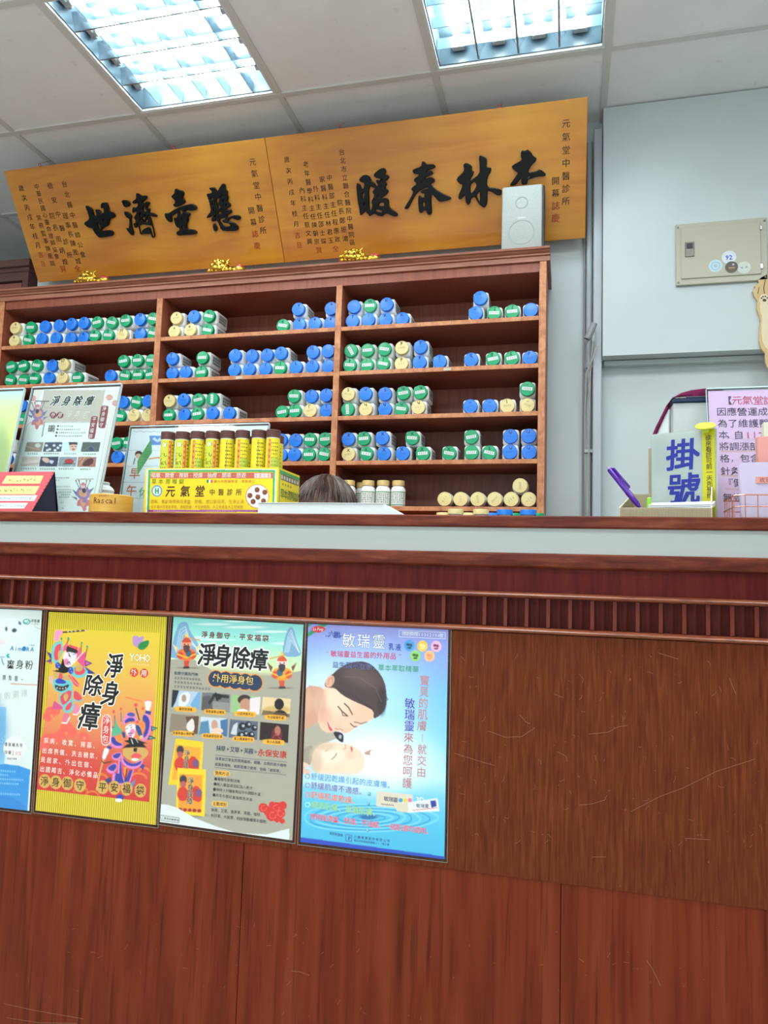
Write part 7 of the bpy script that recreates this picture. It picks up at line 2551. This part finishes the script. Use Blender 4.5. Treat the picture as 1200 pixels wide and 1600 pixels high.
def wall_(P, Q, h0, h1, th=0.0025, name='side', m=None):
    P, Q = np.array(P, float), np.array(Q, float)
    d = nrm(Q - P)
    n = np.array([-d[1], d[0]]) * th
    bm = bmesh.new()
    vs = []
    for off in (np.zeros(2), n):
        a, b = P + off, Q + off
        vs.append([bm.verts.new((a[0], a[1], LZ + .0001)), bm.verts.new((b[0], b[1], LZ + .0001)), bm.verts.new((b[0], b[1], LZ + h1)), bm.verts.new((a[0], a[1], LZ + h0))])
    a, b = vs
    bm.faces.new(a)
    bm.faces.new(b[::-1])
    for i in range(4):
        bm.faces.new((a[i], b[i], b[(i + 1) % 4], a[(i + 1) % 4]))
    bmesh.ops.recalc_face_normals(bm, faces=bm.faces[:])
    o = t.part(name, bm, m or MT['board_grey'])
    # ribs of the corrugated face
    rb_ = bmesh.new()
    ln = np.linalg.norm(Q - P)
    k = 0.0
    while k < ln - 0.002:
        f = (k + .001) / ln
        c = P + (Q - P) * f
        h = h0 + (h1 - h0) * f
        box(rb_, c[0] - .0006, c[0] + .0006, c[1] - .0007, c[1] + .0002, LZ + .001, LZ + h - .001)
        k += 0.0026
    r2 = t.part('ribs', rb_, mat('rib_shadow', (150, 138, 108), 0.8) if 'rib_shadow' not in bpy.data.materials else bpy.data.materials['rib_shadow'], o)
    tag(r2, kind='stuff')
    return o


wall_(A, B, 0.021, 0.022, name='front_panel')
wall_(D, A, 0.066, 0.021, -0.0025, name='side_panel')
wall_(B, Cc, 0.022, 0.150, name='side_panel')
wall_(D, Cc, 0.066, 0.066, name='back_panel')
Ct = D + (Cc - D) * 0.2
wall_(Ct + [0, .001], Cc + [0, .001], 0.163, 0.166, name='back_panel')
bm = bmesh.new()
prism(bm, [tuple(A), tuple(B), tuple(Cc), tuple(D)], LZ, LZ + .002, 'z')
t.part('bottom', bm, MT['board_grey'])

# sign reading registration, with yellow strip and clip
O = at(1018, 679, 1.555)
d_ = ray(1120.5, 669)
E = EYE + d_ * (O[2] - EYE[2]) / d_[2]
U = nrm(E - O)
V = np.array([0, 0, -1.0])
Wd = float(np.linalg.norm(E - O))
Hd = (O[2] - LZ - 0.004) / 1.0
s = Sheet(O, U, V, Wd, Hd, (940, 570, 4.615), 0.0014, (200, 202, 196))
t = Thing('registration_sign', 'frosted sign with two large blue characters standing in the organizer', 'sign', tuple(O + U * Wd / 2 + V * Hd))
s.blob(420, 620, 60, 160, (186, 188, 184), .6, 1.2)
s.blob(420, 900, 70, 100, (214, 214, 208), .6, 1.2)
s.text('掛', 585, 652, 585, 652, 222, (44, 52, 164), 0.035, sx=1.0, shear=.04)
s.text('號', 592, 898, 592, 898, 222, (44, 52, 164), 0.035, sx=.98, shear=.04)
s.build(t, 'panel')
Ys = MT['yellow_strip']
a, b = s.P(726, 470), s.P(823, 975)
slab_on(t, 'yellow_strip', s, Ys, a[0], b[0], a[1], Hd - .001, -0.0021, -0.0008)
L = Letters()
s2 = Sheet(O, U, V, Wd, Hd, (940, 570, 4.615), 0.01)
s2.text('欲來看診可前一天先預約', 772, 528, 784, 944, 42, (60, 60, 30), 0.0)
l = link('lettering', s2.let.mesh('lettering'), MT['print'], t.o)
yy = np.cross(-s.V, s.U)
o_ = s.O - np.array(t.loc) - yy * 0.0022
l.matrix_local = Matrix([[s.U[0], yy[0], -s.V[0], o_[0]], [s.U[1], yy[1], -s.V[1], o_[1]], [s.U[2], yy[2], -s.V[2], o_[2]], [0, 0, 0, 1]])
slab_on(t, 'cover_sheet', s, MT['acrylic'], 0, Wd, 0, Hd - .001, -0.0038, -0.0030)

c = at(1102, 666, 1.497)
t = Thing('round_clip', 'lime green round clip with brown face on top of the registration sign', 'clip', tuple(c - np.array([0, 0, .004])))
mx = Matrix.Translation(c) @ Matrix.Rotation(math.radians(-7), 4, 'Y') @ Matrix.Rotation(math.radians(27), 4, 'X')
bm = bmesh.new()
lathe(bm, [(0.0, -0.004), (0.012, -0.004), (0.0185, -0.001), (0.019, 0.001), (0.017, 0.003), (0.0, 0.0035)], 32, mx)
o = t.part('disc', bm, MT['lime'], smooth=True)
bm = bmesh.new()
lathe(bm, [(0.0, -0.0047), (0.0095, -0.0047), (0.0095, -0.0041)], 24, mx)
t.part('brown_face', bm, mat('brown_face', (96, 70, 44), 0.5), o)
bm = bx(c[0] - .006, c[0] + .006, c[1] - .005, c[1] + .005, c[2] - .013, c[2] - .0045, 0.001)
t.part('jaw', bm, MT['lime'])

# white cards in the tray
t = Thing('card_stack', 'stack of blank white cards lying in the organizer tray', 'cards', (0.2, 1.49, LZ + .002))
bm = bmesh.new()
a, b, c_, d_ = at(1013, 789, 1.46), at(1114, 787, 1.455), at(1118, 783, 1.478), at(1016, 786, 1.50)
for k in range(3):
    dz = -k * 0.003
    vs = [np.array(p) + [0, 0, dz] for p in (a, b, c_, d_)]
    top = [bm.verts.new(p) for p in vs]
    bot = [bm.verts.new(p - [0, 0, .0016]) for p in vs]
    bm.faces.new(top)
    bm.faces.new(bot[::-1])
    for i in range(4):
        bm.faces.new((top[i], bot[i], bot[(i + 1) % 4], top[(i + 1) % 4]))
bmesh.ops.recalc_face_normals(bm, faces=bm.faces[:])
o = t.part('cards', bm, mat('card_white', (232, 236, 238), 0.5))
tag(o, kind='stuff')

t = Thing('eraser', 'bright green piece of stationery lying beside the white cards', 'stationery', tuple(at(1014, 800, 1.49)))
p = at(1014, 784, 1.47)
bm = bx(p[0] - .004, p[0] + .004, p[1] - .008, p[1] + .008, LZ + .0022, p[2] + .008, .002)
t.part('body', bm, mat('bright_green', (140, 206, 70), 0.4))

# purple pen
P0, P1 = at(952, 733, 1.50), at(1000, 793, 1.475)
P1[2] = max(P1[2], LZ + 0.006)
d = P1 - P0
t = Thing('purple_pen', 'translucent purple pen leaning in the cardboard organizer tray', 'pen', tuple(P1))
bm = bmesh.new()
n_ = lambda f: P0 + d * f
tube(bm, [n_(0.0), n_(.02), n_(.6), n_(.62), n_(.9), n_(1.0)], [0.0045, 0.0055, 0.0056, 0.0060, 0.0050, 0.0026], 16)
t.part('barrel', bm, MT['purple'], smooth=True)
bm = bmesh.new()
tube(bm, [n_(-.05), n_(0.0)], [0.003, 0.0035], 12)
t.part('push_button', bm, mat('pen_button', (170, 150, 190), 0.3), smooth=True)
bm = bmesh.new()
off = np.array([0.0065, -0.003, 0.003])
tube(bm, [n_(0.02) + off * .7, n_(0.03) + off, n_(.52) + off * 1.15, n_(.55) + off * .9], [0.0016, 0.0022, 0.0026, 0.0018], 8)
t.part('clip', bm, MT['purple'], smooth=True)

# pale box with blue top and maroon cloth
bx0, bz1 = float(at(1052, 635, 1.69)[0]), float(at(1052, 621, 1.69)[2])
t = Thing('storage_box', 'pale grey plastic box with a dark blue lid behind the registration sign', 'box', (bx0 + .07, 1.72, LZ))
t.part('box_body', bx(bx0, bx0 + 0.15, 1.69, 1.754, LZ, bz1 - .0125, 0.002), MT['grey_box'], smooth=False)
t.part('lid', bx(bx0 - .003, bx0 + 0.153, 1.686, 1.756, bz1 - .012, bz1, 0.002), MT['blue_top'])
t.part('white_tab', bx(bx0 + .004, bx0 + .026, 1.684, 1.6858, bz1 - .003, bz1 + .0005), MT['white'])
s_ = at(1027, 655, 1.75)
t = Thing('white_folder', 'white folder standing left of the pale box behind the sign', 'folder', (float(s_[0]) + .01, 1.745, LZ))
bm = bmesh.new()
a_, b_ = at(1024, 672, 1.735), at(1048, 640, 1.735)
prism(bm, [(a_[0], LZ), (bx0 - .006, LZ), (bx0 - .006, b_[2]), (a_[0] + .002, a_[2])], 1.73, 1.75)
t.part('cover', bm, MT['white'])
t = Thing('maroon_cloth', 'maroon cloth strap draped over the pale box and folder', 'cloth', tuple(at(1052, 621, 1.70)))
pa = [(1018, 683), (1024, 668), (1033, 650), (1041, 634), (1050, 622), (1064, 614), (1080, 609.5), (1100, 607), (1130, 606.5)]
pb = [(1026, 680), (1031, 668), (1039, 650), (1049, 632), (1053, 621.5), (1066, 620), (1082, 619.5), (1102, 619), (1131, 618)]
bm = bmesh.new()
rows = []
for i, (p, q_) in enumerate(zip(pa, pb)):
    Yc = 1.728 if i < 4 else (1.684 if i == 4 else 1.682)
    Yc = 1.7285 if i < 4 else 1.6815
    rows.append([bm.verts.new(at(*p, Yc)), bm.verts.new(at((p[0] + q_[0]) / 2, (p[1] + q_[1]) / 2, Yc - .003)), bm.verts.new(at(*q_, Yc - 0.001))])
for r0, r1 in zip(rows, rows[1:]):
    for k in range(2):
        bm.faces.new((r0[k], r1[k], r1[k + 1], r0[k + 1]))
bmesh.ops.solidify(bm, geom=bm.faces[:], thickness=0.0015)
bmesh.ops.recalc_face_normals(bm, faces=bm.faces[:])
t.part('cloth', bm, MT['maroon'], smooth=True)

# pink notice
Yt = 1.672
O = at(1106, 611, Yt)
s = leaning(1.615, Yt, float(O[2]), float(O[0]), float(O[0]) + 0.21, (940, 570, 4.615), 0.003)
s.img[:] = np.array([232, 190, 224]) / 255
t = Thing('acrylic_stand', 'clear acrylic stand with a pink notice of large characters at the right', 'sign holder', tuple(s.O + s.U * s.W / 2 + s.V * s.H))
RP, GK = (204, 70, 100), (66, 56, 78)
s.text('【', 902, 260, 902, 260, 62, (90, 80, 100), 0.01)
s.text('元氣堂診所', 977, 258, 1281, 258, 64, RP, 0.0)
s.text('】', 1330, 260, 1330, 260, 62, (90, 80, 100), 0.01)
for st, y, x0 in (('因應營運成本', 340, 864), ('為了維護醫療', 424, 872), ('本，自', 507, 878), ('將調漲部分價', 590, 884), ('格，包含', 677, 888), ('針灸', 768, 892), ('『健保』', 852, 912), ('無調整', 957, 908)):
    st_w = 75 if y < 500 else 73
    if y == 507:
        st_w = 55
    s.text(st, x0, y, x0 + st_w * (len(st) - 1), y, 60, GK, 0.0)
s.text('112', 1055, 507, 1150, 507, 62, RP, 0.0)
for (x0, x1, y) in ((955, 1120, 542), (865, 1125, 625), (870, 1000, 800), (900, 1000, 895)):
    s.line([(x0, y), (x1, y)], 5, (214, 160, 130) if y != 542 else (176, 170, 196))
s.build(t)
acrylic_stand(s, t, 0.003, 0.04)

# lavender pouch, salmon box, pale box in a rose gold wire basket
bxl = float(at(1153, 773, 1.43)[0])
zr_ = float(at(1175, 773, 1.43)[2])
t = Thing('wire_basket', 'rose gold wire basket at the right end of the ledge', 'basket', (bxl + .09, 1.48, LZ))
BWD, BDP = 0.18, 0.105
z0 = LZ + 0.0016
bm = bmesh.new()
loopz = lambda z, ins=0.0: [(bxl + .012, 1.43, z), (bxl + BWD, 1.43, z), (bxl + BWD, 1.43 + BDP, z), (bxl - 0.004, 1.43 + BDP, z), (bxl - .004, 1.442, z), (bxl + .012, 1.43, z)]
tube(bm, loopz(zr_), 0.0013, 7)
t.part('rim', bm, MT['rose_gold'], smooth=True)
for z in (z0, (z0 + zr_) / 2):
    bm = bmesh.new()
    tube(bm, loopz(z), 0.0010, 6)
    t.part('wire', bm, MT['rose_gold'], smooth=True)
for k in range(9):
    x = bxl + .012 + k * 0.021
    for y in (1.4295, 1.43 + BDP + .0005):
        bm = bmesh.new()
        tube(bm, [(x, y, z0), (x, y, zr_)], 0.0009, 6)
        t.part('wire', bm, MT['rose_gold'], smooth=True)
for k in range(5):
    y = 1.442 + k * 0.02
    bm = bmesh.new()
    tube(bm, [(bxl - .004, y, z0), (bxl - .004, y, zr_)], 0.0009, 6)
    t.part('wire', bm, MT['rose_gold'], smooth=True)
for k in range(5):
    y = 1.442 + k * 0.02
    bm = bmesh.new()
    tube(bm, [(bxl - .004, y, z0), (bxl + BWD, y, z0)], 0.0009, 6)
    t.part('wire', bm, MT['rose_gold'], smooth=True)
px0 = float(at(1153.5, 730, 1.455)[0])
pz1 = float(at(1160, 722.5, 1.455)[2])
t = Thing('lavender_pouch', 'lavender plastic pouch with a small pink label standing in the basket', 'pouch', (px0 + .07, 1.46, LZ + .003))
bm = bmesh.new()
rr = 0.010
pl = [(px0 + .004, LZ + .003), (px0 + .15, LZ + .003), (px0 + .15, pz1 - rr), (px0 + .15 - rr, pz1)] + [(px0 + rr, pz1), (px0 + .003, pz1 - .003), (px0, pz1 - rr)]
prism(bm, pl, 1.452, 1.464)
bmesh.ops.bevel(bm, geom=[e for e in bm.edges], offset=0.002, segments=2, affect='EDGES')
o = t.part('pouch_body', bm, MT['lavender'], smooth=True)
c1, c2 = at(1181, 745, 1.451), at(1206, 755, 1.451)
o2 = t.part('label', bx(c1[0], c2[0] + .008, 1.4505, 1.4516, c2[2], c1[2]), MT['salmon'], o)
L = Letters()
zc = (c1[2] + c2[2]) / 2
L.add('玫', c1[0] + .0105 - t.loc[0], zc - t.loc[2], 0.0095, (150, 84, 84))
L.add('瑰', c1[0] + .021 - t.loc[0], zc - t.loc[2], 0.0095, (150, 84, 84))
l = link('lettering', L.mesh('lettering'), MT['print'], o2)
l.location = (0, 1.4504 - t.loc[1], 0)
t = Thing('pink_box', 'salmon pink cardboard box standing behind the lavender pouch', 'box', (float(at(1184, 700, 1.48)[0]) + .05, 1.49, LZ + .003))
a_, b_ = at(1184, 682, 1.475), at(1184, 682, 1.475)
t.part('box_body', bx(a_[0], a_[0] + .09, 1.475, 1.495, LZ + .003, a_[2], .0008), MT['salmon'])
a_ = at(1192, 661, 1.51)
t = Thing('cream_box', 'pale cream carton behind the pink box at the right edge', 'box', (float(a_[0]) + .04, 1.515, LZ + .003))
t.part('box_body', bx(a_[0], a_[0] + .08, 1.503, 1.523, LZ + .003, a_[2], .0008), mat('cream_card', (206, 208, 186), 0.5))

# ------------------------------------------------------------------ dog shaped board on the upper wall
reg = (860, 130, 3.403)


def dp(x, y, Y):
    return at(reg[0] + x / reg[2], reg[1] + y / reg[2], Y)


OUT = [(1160, 1014), (1125, 1030), (1105, 1048), (1110, 1060), (1085, 1078), (1090, 1088), (1075, 1105), (1085, 1135), (1102, 1160), (1112, 1130), (1100, 1165), (1098, 1200), (1112, 1240), (1118, 1262), (1112, 1310), (1110, 1370), (1120, 1410), (1142, 1436),
       (1142, 1478), (1152, 1510), (1175, 1530)]
XM = 1225
right = [(2 * XM - x, y) for x, y in OUT[::-1]]
full = OUT + right
Yd = 2.762
P_ = [dp(x, y, Yd) for x, y in full]
base = (float(dp(XM, 1500, Yd)[0]), Yd, float(dp(XM, 1520, Yd)[2]))
t = Thing('dog_board', 'flat plywood board shaped like a golden dog at the right edge', 'decoration', base)
bm = bmesh.new()
prism(bm, [(p[0], p[2]) for p in P_], Yd, Yd + 0.009)
t.part('plywood', bm, mat('dog_golden', (206, 174, 120), 0.5))


def dflat(pts, m, dy, name, lab=None, sm=1):
    q = [np.array(p, float) for p in pts]
    for _ in range(sm):
        n = []
        for i in range(len(q)):
            A_, B2 = q[i], q[(i + 1) % len(q)]
            n += [A_ * .75 + B2 * .25, A_ * .25 + B2 * .75]
        q = n
    bm = bmesh.new()
    PP = [dp(x, y, Yd) for x, y in q]
    prism(bm, [(p[0], p[2]) for p in PP], Yd - dy, Yd - dy + 0.0005)
    t.part(name, bm, m)


cr_ = mat('dog_cream', (222, 206, 172), 0.5)
ed = mat('dog_orange', (206, 158, 84), 0.5)
dkm = mat('dog_line', (70, 50, 36), 0.6)
dflat([(1118, 1150), (1150, 1180), (1300, 1180), (1332, 1150), (1336, 1240), (1330, 1400), (1280, 1430), (1170, 1430), (1128, 1390), (1120, 1300), (1128, 1250), (1112, 1200)], cr_, 0.0008, 'belly')
for sx_ in (1, -1):
    m_ = lambda pts: [(x if sx_ == 1 else 2 * XM - x, y) for x, y in pts]
    dflat(m_([(1112, 1140), (1122, 1124), (1140, 1120), (1158, 1130), (1162, 1160), (1150, 1178), (1120, 1180), (1108, 1160)]), cr_, 0.0016, 'paw')
    dflat(m_([(1126, 1152), (1136, 1146), (1148, 1152), (1146, 1162), (1130, 1162)]), dkm, 0.0024, 'paw_pad')
    for (x, y) in ((1122, 1144), (1130, 1136), (1142, 1135), (1152, 1143)):
        dflat(m_([(x - 4, y - 4), (x + 4, y - 4), (x + 4, y + 4), (x - 4, y + 4)]), dkm, 0.0024, 'paw_pad')
    dflat(m_([(1140, 1045), (1144, 1045), (1136, 1090), (1140, 1125), (1136, 1125), (1132, 1090)]), dkm, 0.0012, 'ear_line', sm=0)
    dflat(m_([(1108, 1085), (1111, 1085), (1104, 1120), (1101, 1120)]), dkm, 0.0012, 'ear_line', sm=0)
    dflat(m_([(1158, 1064), (1166, 1060), (1172, 1068), (1168, 1078), (1158, 1076)]), dkm, 0.0012, 'eye')
dflat([(XM - 14, 1086), (XM + 14, 1086), (XM + 8, 1102), (XM - 8, 1102)], dkm, 0.0012, 'nose')

# ------------------------------------------------------------------ receptionist behind the counter
hx, hy = -0.700, 2.06
htop = float(at(513, 742, 2.03)[2])
t = Thing('person', 'person with brown hair sitting behind the counter, head bowed, only crown visible', 'person', (hx, 2.12, 0.47))
hc = np.array([hx, hy, htop - 0.112])


def skin_mesh(pts, edges, rad, name, m, parent, root=0, sub=2):
    me = bpy.data.meshes.new(name)
    me.from_pydata([tuple(p) for p in pts], edges, [])
    o = bpy.data.objects.new(name, me)
    C.objects.link(o)
    md = o.modifiers.new('skin', 'SKIN')
    md.use_smooth_shade = True
    for i, v in enumerate(me.skin_vertices[0].data):
        r = rad[i]
        v.radius = r if isinstance(r, tuple) else (r, r)
        v.use_root = (i == root)
    s_ = o.modifiers.new('sub', 'SUBSURF')
    s_.levels = s_.render_levels = sub
    dg = bpy.context.evaluated_depsgraph_get()
    dg.update()
    new = bpy.data.meshes.new_from_object(o.evaluated_get(dg))
    bpy.data.objects.remove(o)
    new.name = name
    for v in new.vertices:
        v.co -= Vector(t.loc)
    new.materials.clear()
    return link(name, new, m, parent)


sx = hx
J = {'pel': (sx, 2.17, 0.56), 'waist': (sx, 2.19, 0.70), 'chest': (sx, 2.17, 0.90), 'uch': (sx, 2.15, 1.00), 'neck': (sx, 2.13, 1.08), 'nk2': (sx, 2.10, 1.13), 'head': (sx, 2.075, htop - .12),
     'sl': (sx - .165, 2.15, 0.99), 'sr': (sx + .165, 2.15, 0.99), 'el': (sx - .23, 2.06, 0.80), 'er': (sx + .23, 2.06, 0.80), 'wl': (sx - .12, 1.875, 0.775), 'wr': (sx + .12, 1.875, 0.775),
     'hl': (sx - .09, 2.16, 0.545), 'hr': (sx + .09, 2.16, 0.545), 'kl': (sx - .10, 1.74, 0.535), 'kr': (sx + .10, 1.74, 0.535), 'al': (sx - .10, 1.76, 0.09), 'ar': (sx + .10, 1.76, 0.09), 'tl': (sx - .10, 1.63, 0.035), 'tr': (sx + .10, 1.63, 0.035)}
keys = list(J)
ed_ = [('pel', 'waist'), ('waist', 'chest'), ('chest', 'uch'), ('uch', 'neck'), ('neck', 'nk2'), ('nk2', 'head'), ('uch', 'sl'), ('uch', 'sr'), ('sl', 'el'), ('sr', 'er'), ('el', 'wl'), ('er', 'wr'), ('pel', 'hl'), ('pel', 'hr'), ('hl', 'kl'), ('hr', 'kr'), ('kl', 'al'), ('kr', 'ar'), ('al', 'tl'), ('ar', 'tr')]
rad = {'pel': .11, 'waist': .105, 'chest': .115, 'uch': .085, 'neck': .048, 'nk2': .045, 'head': .075, 'sl': .055, 'sr': .055, 'el': .040, 'er': .040, 'wl': .026, 'wr': .026, 'hl': .085, 'hr': .085, 'kl': .055, 'kr': .055, 'al': .034, 'ar': .034, 'tl': .03, 'tr': .03}
skin_mesh([J[k] for k in keys], [(keys.index(a), keys.index(b)) for a, b in ed_], [rad[k] for k in keys], 'body', MT['skin'], t.o)
# white coat over torso and arms
ck = ['pel', 'waist', 'chest', 'uch', 'sl', 'sr', 'el', 'er']
skin_mesh([J[k] for k in ck] + [(sx - .15, 1.92, .78), (sx + .15, 1.92, .78)], [(0, 1), (1, 2), (2, 3), (3, 4), (3, 5), (4, 6), (5, 7), (6, 8), (7, 9)],
          [.135, .125, .135, .10, .070, .070, .052, .052, .036, .036], 'white_coat', MT['cloth_w'], t.o)
ck = ['pel', 'hl', 'hr', 'kl', 'kr', 'al', 'ar']
skin_mesh([J[k] for k in ck], [(0, 1), (0, 2), (1, 3), (2, 4), (3, 5), (4, 6)], [.12, .098, .098, .068, .068, .045, .045], 'trousers', mat('dark_trousers', (52, 56, 70), .8), t.o)
# head: shaped skull with face turned down
rotx = Matrix.Rotation(math.radians(38), 4, 'X')
H0 = Matrix.Translation(tuple(hc)) @ rotx
bm = bmesh.new()
bmesh.ops.create_uvsphere(bm, u_segments=32, v_segments=24, radius=1)
for v in bm.verts:
    x, y, z = v.co
    f = 1 - 0.25 * max(0, -z) ** 1.5
    v.co = Vector((x * 0.074 * f, y * 0.092 * (1 - .1 * max(0, -z)), z * 0.110))
    if y < -0.3:
        nz = math.exp(-((z + 0.12) / .16) ** 2) * math.exp(-(x / .16) ** 2)
        v.co.y -= 0.018 * nz
        v.co.y += 0.006 * (math.exp(-((z - 0.05) / .12) ** 2) * math.exp(-((abs(x) - .36) / .16) ** 2))
        v.co.y -= 0.006 * math.exp(-((z + .62) / .16) ** 2) * math.exp(-(x / .3) ** 2)
bmesh.ops.transform(bm, matrix=H0, verts=bm.verts[:])
hd = t.part('head', bm, MT['skin'], smooth=True, angle=180)


def hp(x, y, z):
    return H0 @ Vector((x, y, z))


for s_ in (-1, 1):
    bm = bmesh.new()
    ball(bm, hp(s_ * .028, -.079, .003), .010, .0075, .0042, 2, rotx)
    t.part('eye', bm, MT['white'], hd, smooth=True)
    bm = bmesh.new()
    ball(bm, hp(s_ * .028, -.0875, .003), .0040, .002, .0034, 1, rotx)
    t.part('iris', bm, MT['dark'], hd, smooth=True)
    bm = bmesh.new()
    ball(bm, hp(s_ * .076, .0, -.008), .008, .016, .028, 2, rotx)
    t.part('ear', bm, MT['skin'], hd, smooth=True)
    bm = bmesh.new()
    tube(bm, [hp(s_ * .014, -.089, .022), hp(s_ * .028, -.087, .026), hp(s_ * .044, -.078, .022)], [.0016, .002, .0012], 6)
    t.part('eyebrow', bm, MT['hair'], hd, smooth=True)
bm = bmesh.new()
ball(bm, hp(0, -.086, -.052), .020, .006, .006, 2, rotx)
t.part('mouth', bm, mat('lips', (190, 104, 100), .5), hd, smooth=True)
# hair: cap of combed strands parting at the crown, with a fringe
bm = bmesh.new()
rh = random.Random(3)
crown = np.array([hx + .012, hy - .012, htop])
bmesh.ops.create_uvsphere(bm, u_segments=40, v_segments=24, radius=1)
for v in bm.verts:
    x, y, z = v.co
    v.co = Vector((x * 0.091, y * 0.104, z * 0.113))
geom = [v for v in bm.verts if (v.co.y < -0.066 and v.co.z < 0.052) or (v.co.z < -0.06) or (v.co.z < 0.0 and v.co.y < -0.02)]
bmesh.ops.delete(bm, geom=geom, context='VERTS')
bmesh.ops.transform(bm, matrix=H0, verts=bm.verts[:])
hair = t.part('hair', bm, MT['hair'], smooth=True, angle=180)
mh = [mat('hair_strand_%s' % n, c, 0.38) for n, c in (('dark', (44, 30, 26)), ('mid', (76, 54, 45)), ('light', (106, 80, 66)))]
ell = Matrix.Translation(tuple(hc))
bms = [bmesh.new() for _ in range(3)]
for k in range(520):
    a = rh.uniform(0, 2 * PI)
    # start near the crown whorl, fall along the skull
    end = rh.uniform(0.85, 1.35) if math.sin(a) < 0 else rh.uniform(1.0, 1.75)
    if abs(math.cos(a)) > .75:
        end = rh.uniform(1.2, 1.7)
    st = rh.uniform(0.03, 0.5)
    pts = []
    lift = rh.uniform(0.0, 0.005)
    tw = rh.uniform(-.12, .12)
    for i in range(7):
        th = st + (end - st) * i / 6
        aa = a + tw * th
        R_ = 1.0
        pts.append(hc + np.array([(0.0930 + lift) * math.sin(th) * math.cos(aa), (0.107 + lift) * math.sin(th) * math.sin(aa) - .004, (0.113 + lift) * math.cos(th) - 0.001]))
    tube(bms[rh.choice((0, 1, 1, 2))], pts, [0.0011, 0.0016, 0.0018, 0.0018, 0.0018, 0.0014, 0.0006], 4, cap=False)
for k in range(26):      # stray hairs
    a = rh.uniform(0, 2 * PI)
    p = hc + np.array([.07 * math.cos(a), .03 * math.sin(a) - .02, .09])
    q_ = p + np.array([rh.uniform(-.03, .03), rh.uniform(-.02, .0), rh.uniform(.02, .034)])
    tube(bms[0], [p, (p + q_) / 2 + np.array([0, 0, .008]), q_], [.0005, .0004, .0002], 3, cap=False)
for b_, m_ in zip(bms, mh):
    o = t.part('hair_strands', b_, m_, hair, smooth=True)
    tag(o, kind='stuff')
# hands resting on the desk: palm and five fingers each
for s_ in (-1, 1):
    W = Vector((sx + s_ * .12, 1.875, 0.775))
    tips = []
    V_, E_, Rr = [W, W + Vector((-s_ * .012, -.045, -.012))], [(0, 1)], [.024, .026]
    for k in range(4):
        ox = (k - 1.5) * .017
        ln = (.058, .066, .062, .048)[k]
        b0 = W + Vector((-s_ * .012 + ox, -.066, -.014))
        V_ += [b0, b0 + Vector((ox * .2, -ln * .55, -.001)), b0 + Vector((ox * .3, -ln, -.008))]
        n = len(V_)
        E_ += [(1, n - 3), (n - 3, n - 2), (n - 2, n - 1)]
        Rr += [.0095, .0082, .0065]
    b0 = W + Vector((-s_ * .036, -.03, -.012))
    V_ += [b0, b0 + Vector((-s_ * .018, -.028, -.004)), b0 + Vector((-s_ * .024, -.05, -.008))]
    n = len(V_)
    E_ += [(0, n - 3), (n - 3, n - 2), (n - 2, n - 1)]
    Rr += [.011, .0095, .007]
    skin_mesh(V_, E_, Rr, 'hand', MT['skin'], t.o)
for s_ in (-1, 1):
    bm = bmesh.new()
    ball(bm, (sx + s_ * .10, 1.69, .037), .044, .115, .037, 2)
    t.part('shoe', bm, MT['dark'], smooth=True)

t = Thing('stool', 'round padded stool under the person behind the counter', 'stool', (sx, 2.2, 0))
bm = bmesh.new()
lathe(bm, [(.13, .39), (.145, .40), (.15, .425), (.14, .434), (0, .437)], 32, Matrix.Translation((sx, 2.19, 0)))
t.part('seat', bm, MT['dark'], smooth=True)
for k in range(4):
    a = PI / 4 + k * PI / 2
    bm = bmesh.new()
    tube(bm, [(sx + .10 * math.cos(a), 2.19 + .10 * math.sin(a), .399), (sx + .15 * math.cos(a), 2.19 + .15 * math.sin(a), 0.0)], .012, 10)
    t.part('leg', bm, MT['metal'], smooth=True)
bpy.data.objects.remove(_tmpo)
